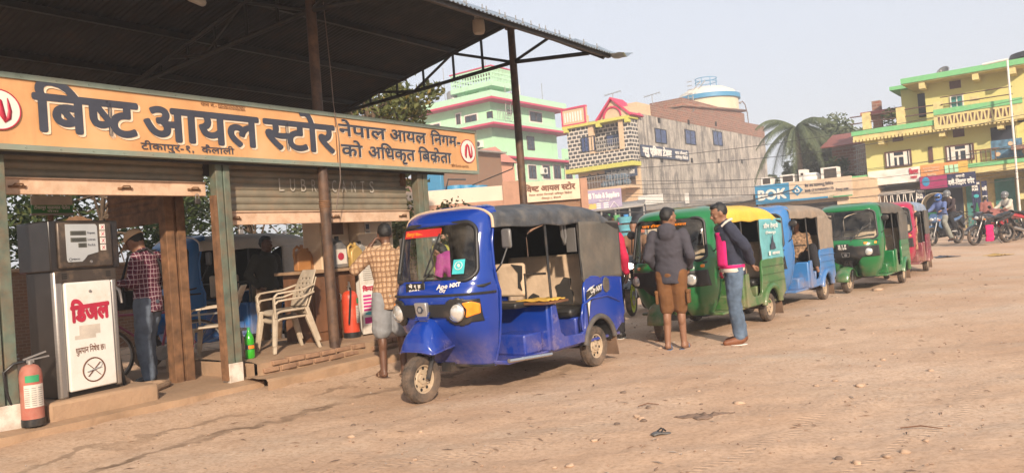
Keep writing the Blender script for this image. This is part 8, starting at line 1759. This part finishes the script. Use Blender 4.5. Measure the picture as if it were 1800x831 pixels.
def tree(name, label, loc, h, crown, nclump, nleaf, size, leaf, seed, trunk=.14, cz=.62, group=None, clump=.36, droop=.3):
    rnd = random.Random(seed); t = thing(name, label, 'tree' if 'tree' in name else 'shrub', loc, rnd.random()*6, group)
    rx, rz = crown; C0 = V((0,0,h*cz)); mb = MB(); lf = MB()
    pts = [V((0,0,-.2)), V((.05*h*rnd.uniform(-1,1), .05*h*rnd.uniform(-1,1), h*.3)), V((.06*h*rnd.uniform(-1,1), .06*h*rnd.uniform(-1,1), h*.72))]; mb.tube(pts, [trunk, trunk*.75, trunk*.35], 8)
    for i in range(nclump):
        d = V((rnd.gauss(0,1), rnd.gauss(0,1), rnd.gauss(0,.8))).normalized(); q = .35+.65*rnd.random()**.6; c = C0+V((d.x*rx*q, d.y*rx*q, d.z*rz*q)); r = V((1, 1, .75))*rx*clump*rnd.uniform(.55,1.25)
        s0 = pts[1].lerp(pts[2], rnd.random()); mb.tube([s0, s0.lerp(c, .5)+V((0,0,.06*h*rnd.random())), c], [trunk*.32, trunk*.18, trunk*.06], 5); leaves(lf, rnd, c, r, int(nleaf*rnd.uniform(.5,1.4)), size, droop)
    mb.build('trunk', MT['bark'], t, ang=60); lf.build('crown', leaf, t, ang=0); return t
p = A(668, 300, 20); p.z = 0; tree('leafy_tree', 'leafy tree with yellowing leaves rising behind the signboard and canopy truss', p, 7.3, (1.8, 1.8), 52, 130, .17, MT['leaf_b'], 3, .16, .68, droop=.6, clump=.30)
sh = [(-3.9, 7.8, 3.6, 1.5, 'dense olive bush at the left edge behind the diesel dispenser', 'leaf_a'), (-1.2, 9.2, 4.6, 1.9, 'tall olive tree showing above the man in the beige cap', 'leaf_a'), (2.1, 9.4, 4.4, 1.9, 'olive tree between the rusty inner post and the green post', 'leaf_a'), (5.6, 9.6, 4.8, 2.0, 'olive tree behind the dull blue rickshaw and the plastic chairs', 'leaf_c'), (8.2, 7.6, 3.0, 1.3, 'yellow green bush right of the cream dispenser', 'leaf_b')]
for i, (u, v, h, r, lb, lf) in enumerate(sh):
    p = SF.out((u, v, 0)); tree('leafy_tree', lb, p, h, (r, h*.40), 38, 150, .15, MT[lf], 20+i, .10, .60, 'trees behind the station', .36)
p = A(742, 330, 17.5); p.z = 0; tree('leafy_tree', 'yellow green sapling seen beside and through the royal blue rickshaw windscreen', p, 3.0, (.95, 1.0), 24, 110, .12, MT['leaf_b'], 41, .06, .6, 'trees behind the station')
p = A(1472, 330, 60); p.z = .5; tree('leafy_tree', 'big grey green tree spreading beside the coconut palm', p, 9.0, (3.1, 2.9), 75, 180, .40, MT['leaf_c'], 51, .25, .66, droop=.7)
p = A(1420, 330, 62); p.z = .5; tree('leafy_tree', 'rounded grey green tree below the palm fronds above the bank roof', p, 6.5, (2.6, 2.4), 36, 150, .40, MT['leaf_c'], 52, .2, .62)
p = A(1492, 330, 54); p.z = .5; tree('leafy_tree', 'bright green low tree beside the bamboo lattice', p, 5.6, (1.7, 2.0), 26, 130, .35, MT['leaf_a'], 53, .15, .62)
p = A(1352, 330, 95); p.z = .5; tree('leafy_tree', 'faint distant tree at the right foot of the cement house', p, 8.4, (3.0, 3.0), 24, 120, .6, MT['leaf_c'], 54, .2, .6)
def palm():
    p = A(1408, 330, 56); p.z = .5; h = A(1408, 224, 56).z-.5; rnd = random.Random(9)
    t = thing('coconut_palm', 'coconut palm with drooping fronds left of the grey green tree', 'tree', p, 0)
    mb = MB(); mb.tube([(0,0,-.3),(.1,0,h*.5),(0,0,h)], [.26,.2,.15], 10); mb.build('trunk', MT['bark'], t)
    for i in range(24):
        a = i*2.4; up = rnd.uniform(-.2, 1.0); L = rnd.uniform(3.0, 4.2); mb = MB(); prev = None; P = []
        for k_ in range(13):
            s = k_/12; r = L*s*(1-.18*s); z = h + up*L*.75*s - (1.05+.3*rnd.random()*0)*L*.62*s*s*(1.25-up*.3); P.append(V((r*cos(a), r*sin(a), z)))
        mb.tube(P, [.05-.003*k_ for k_ in range(13)], 5)
        for k_ in range(1, 40):
            s = k_/40*12; i0 = min(int(s), 11); q = P[i0].lerp(P[i0+1], s-i0); d = (P[i0+1]-P[i0]).normalized(); sd_ = d.cross(V((0,0,1))).normalized(); ll = .85*sin(pi*(.12+.83*k_/40))**.7
            for g in (-1, 1):
                e = q + (sd_*g*.75+d*.5-V((0,0,.55+.3*rnd.random()))).normalized()*ll; w_ = d*.045; mb.add([q-w_, q+w_, e], [(0,1,2)])
        mb.build('frond', MT['leaf_c'], t, ang=0)
palm()
for t in POTS:
    lf = MB(); rnd = random.Random(5); leaves(lf, rnd, V((0,0,1.05)), V((.6,.6,.6)), 260, .22); mb = MB(); mb.tube([(0,0,.4),(.05,0,1.1)], .03, 5); mb.build('stem', MT['bark'], t); lf.build('foliage', MT['leaf_a'], t, ang=0)
# brick wall behind the station
def brick_wall():
    t = thing('brick_wall', 'old dark brick wall behind the parked dull blue rickshaw', 'wall', SF.out((0, 6.9, 0)), SF.rot)
    mb = MB(); mb.box((-7, 0, -.2), (9.5, .24, 1.55)); mb.build('courses', MT['brick'], t); mb = MB(); mb.box((-7.05,-.03,1.55),(9.55,.27,1.62)); mb.build('coping', MT['concrete'], t, bevel=.02)
brick_wall()
# ------------------------------------------------------------ overhead wires
MT['wire'] = mat('black_cable', (.03,.03,.032), .7)
WL = [(1040, 288, 1960, 136, 38, 38), (1040, 300, 1960, 164, 38, 37), (1100, 318, 1960, 214, 37, 36), (1100, 326, 1960, 226, 37, 36), (1100, 332, 1960, 244, 37, 36), (1100, 340, 1960, 256, 37, 35), (1100, 346, 1960, 272, 37, 35), (1120, 352, 1960, 284, 37, 35), (1120, 356, 1960, 262, 36, 34)]
for i, (x0, y0, x1, y1, d0, d1) in enumerate(WL):
    a, b = A(x0, y0, d0), A(x1, y1, d1); mb = MB(); mb.tube([a.lerp(b, j/28)-V((0,0,.55*sin(pi*j/28)*(1+.3*(i % 3)))) for j in range(29)], .014 if i < 2 else .011, 5)
    tag(mb.build('power_line', MT['wire']), 'thin black cable strung across the street before the houses', 'cable', 'overhead cables')
a, b = A(1060, 372, 34), A(1400, 332, 36); mb = MB(); mb.tube([a.lerp(b, j/20)-V((0,0,.4*sin(pi*j/20))) for j in range(21)], .03, 6); tag(mb.build('power_line', MT['wire']), 'thick black bundled cable sagging just above the tin edged shop row', 'cable', 'overhead cables')
# ------------------------------------------------------------ stones, rag, lost sandal, sticks, litter
MT['stone'] = mat('dusty_stone', (.42,.29,.20), .95, var=.25, scale=12, bmp=.5, bscale=30); MT['stone_dk'] = mat('dark_stone', (.17,.12,.09), .95, var=.3, scale=12, bmp=.5, bscale=30)
def stone(p, s, label, group=None, m=None, seed=0, flat=.55):
    mb = MB(); mb.ell((0,0,0), (1,1,1), 12, 8); rnd = random.Random(seed); ax_ = rnd.uniform(.7,1.3)
    mb.v = [tuple(V((q[0]*s*ax_, q[1]*s, q[2]*s*flat))*(1+.35*NZ.noise(V(q)*1.3+V((seed*3.1,0,0)))+.12*NZ.noise(V(q)*3.2+V((0,seed,0))))) for q in mb.v]
    o = mb.build('stone', m or MT['stone'], None, ang=70); o.location = p+V((0,0,s*flat*.35)); o.rotation_euler = (0,0,rnd.random()*6); tag(o, label, 'stone', group); return o
for i, (x, y, s, lb, m) in enumerate(((1513, 678, .075, 'largest pale stone on the open ground at the right', 'stone'), (1300, 708, .06, 'flat brown stone near the crumpled rag', 'stone'), (1543, 643, .05, 'reddish stone beside a paler one in the middle of the ground', 'stone'), (1552, 632, .045, 'pale stone just behind the reddish one', 'stone'), (1482, 580, .055, 'dark flat stone on the ground right of the man in the navy jacket', 'stone_dk'), (1420, 555, .05, 'dark stone near the tail of the green rickshaw with the yellow roof', 'stone_dk'), (1456, 577, .05, 'small dark stone left of the dark flat one', 'stone_dk'), (1045, 774, .05, 'tan stone at the bottom of the photo left of the lost sandal', 'stone'), (1542, 510, .16, 'low heap of crumbled earth in front of the second green rickshaw', 'stone'))):
    p = GG(x, y); stone(p, s*.62, lb, None, MT[m], i+1, .4)
rnd = random.Random(77); n_ = 0
while n_ < 46:
    x, y = rnd.uniform(520, 1790), rnd.uniform(470, 825)
    if y < 560 and x < 1400: continue
    p = GG(x, y); q = SF.inv(p)
    if q.y > -.7 and q.x < 3: continue
    n_ += 1; stone(p, rnd.uniform(.012, .030), 'small stone lying on the sandy ground', 'small stones on the ground', MT['stone_dk'] if rnd.random() < .3 else MT['stone'], n_)
def rag():
    p = GG(1235, 733); mb = MB(); S_ = .56; out = [(-.36,.10),(-.20,.13),(.0,.10),(.12,.07),(.30,.12),(.46,.10),(.30,.05),(.14,.0),(.10,-.10),(.02,-.15),(-.10,-.13),(-.14,-.02),(-.26,.0)]
    def fn(a, b):
        th = 2*pi*a; k_ = a*len(out); i = int(k_) % len(out); s = k_-int(k_); q = V((*out[i],0)).lerp(V((*out[(i+1) % len(out)],0)), s); c = V((.02,.03,0)); r = c.lerp(q, b); z = .006+.030*(1-b**2)*(.5+NZ.noise(r*14))+.014*abs(sin(r.x*40+r.y*22))*(1-b*.6); return V((r.x*S_, r.y*S_, z*.8))
    mb.grid(fn, 78, 10); o = mb.build('rag', mat('dirty_grey_rag', (.17,.115,.085), .95, var=.3, bmp=.6, bscale=20), None, solid=.006, ang=90); o.location = p; tag(o, 'dirty grey brown rag crumpled flat on the ground in the foreground', 'rag')
    p = GG(1162, 763); t = thing('lost_sandal', 'broken grey sandal lying on the ground left of the rag', 'sandal', p, R(25)); t.scale = (.66,)*3; mb = MB(); mb.grid(lambda a, b: V((-.11+.22*a, (b-.5)*.085*(sin(pi*min(1,max(0,a*.84+.10)))**.4), .02+.012*sin(a*5))), 14, 5); mb.build('sole', MT['mirror_grey'], t, solid=.018, ang=60); mb = MB(); [mb.tube([(-.02,s*.036,.03),(.02,s*.02,.06),(.06,0,.03)], .009, 6) for s in (-1,1)]; mb.build('strap', MT['black'], t)
rag()
for i, (x, y, L, a, lb) in enumerate(((1140, 714, .17, .15, 'thin dry stick on the ground left of the rag'), (1620, 755, .24, -.35, 'thin dry stick at the lower right of the ground'), (1165, 600, .22, .5, 'thin twig near the feet of the man in the charcoal hoodie'))):
    p = GG(x, y); mb = MB(); mb.tube([(-L/2,0,.012),(0,.02,.022),(L/2,-.01,.012)], [.004,.005,.003], 6); o = mb.build('stick', MT['wood']); o.location = p; o.rotation_euler = (0,0,a); tag(o, lb, 'stick')
for i, (x, y, m, lb) in enumerate(((1662, 452, 'ink', 'dark blue cloth scrap on the ground near the two helmeted riders'), (1755, 449, 'can_gold', 'yellow brown cloth scrap on the ground before the black motorcycle'))):
    p = GG(x, y); mb = MB(); mb.grid(lambda a, b: V(((a-.5)*.75*(.6+.4*sin(9*b)), (b-.5)*.40, .02+.10*abs(NZ.noise(V((a*4,b*4,i*5))))*(1-abs(2*a-1)))), 14, 10); o = mb.build('cloth_scrap', MT[m], None, solid=.01, ang=90); o.location = p; tag(o, lb, 'cloth scrap')
def litter():
    rnd = random.Random(12); mb = MB()
    for i in range(2600):
        r = 3.5+18*rnd.random()**1.4; th = R(rnd.uniform(-36, 38)); x, y = r*sin(th), r*cos(th); q = SF.inv((x, y, 0))
        if q.y > -.25 and q.x < 2.4: continue
        z = gz(x, y); s = rnd.uniform(.004, .012)*(1+.03*r)
        if rnd.random() < .35:
            a = rnd.random()*6; d = V((cos(a), sin(a), 0)); e = V((-d.y, d.x, 0)); L = s*rnd.uniform(2, 5); p = V((x, y, z+.006)); mb.add([p-d*L, p+e*s*.5+V((0,0,.006)), p+d*L, p-e*s*.5+V((0,0,.004))], [(0,1,2,3)])
        else:
            vs = [V((x, y, z+s*.2))+V((rnd.uniform(.6,1.2)*sx*s, rnd.uniform(.6,1.2)*sy*s, rnd.uniform(.4,.9)*sz*s)) for sx, sy, sz in ((1,0,0),(0,1,0),(-1,0,0),(0,-1,0),(0,0,1),(0,0,-1))]; mb.add(vs, [(0,1,4),(1,2,4),(2,3,4),(3,0,4),(1,0,5),(2,1,5),(3,2,5),(0,3,5)])
    m, nt, p = newmat('gravel_and_litter'); g = N(nt, 'ShaderNodeNewGeometry'); nt.links.new(ramp(nt, g.outputs['Random Per Island'], [(0, (.42,.28,.19)), (.5, (.24,.15,.10)), (.8, (.12,.08,.06)), (1, (.45,.38,.32))]), p.inputs['Base Color']); p.inputs['Roughness'].default_value = .95
    o = mb.build('gravel', m, None, ang=0); tag(o, 'fine gravel and dry leaf litter scattered over the sandy ground', None, None, 'stuff')
litter()
def road():
    a = YB.F.out((-60, -9.5, 0)); m = mat('dusty_asphalt', (.13,.115,.10), .9, var=.2, scale=2, dirt=.6, dirtc=(.36,.26,.18), dscale=.5, bmp=.3, bscale=20)
    mb = MB(); ex, ey = YB.F.ex, YB.F.ey
    def fn(u, v): q = YB.F.out((-55+120*u, -10.5+5.2*v, 0)); return V((q.x, q.y, gh(q.x, q.y)+rough(q.x, q.y)*.0+.055))
    mb.grid(fn, 90, 6); o = mb.build('road', m, None, ang=180); tag(o, kind='structure')
road()
def haze():
    mb = MB(); mb.box((-330, -330, -2.5), (330, 330, 45)); m = bpy.data.materials.new('haze'); m.use_nodes = True; nt = m.node_tree; nt.nodes.remove(nt.nodes['Principled BSDF']); v = N(nt, 'ShaderNodeVolumePrincipled'); v.inputs['Color'].default_value = (.88,.91,.97,1); v.inputs['Density'].default_value = .0027; v.inputs['Anisotropy'].default_value = .0; nt.links.new(v.outputs[0], nt.nodes['Material Output'].inputs['Volume'])
    o = mb.build('haze', m, None, ang=0); o['kind'] = 'stuff'; o['label'] = 'pale winter haze that softens the far houses'
haze()
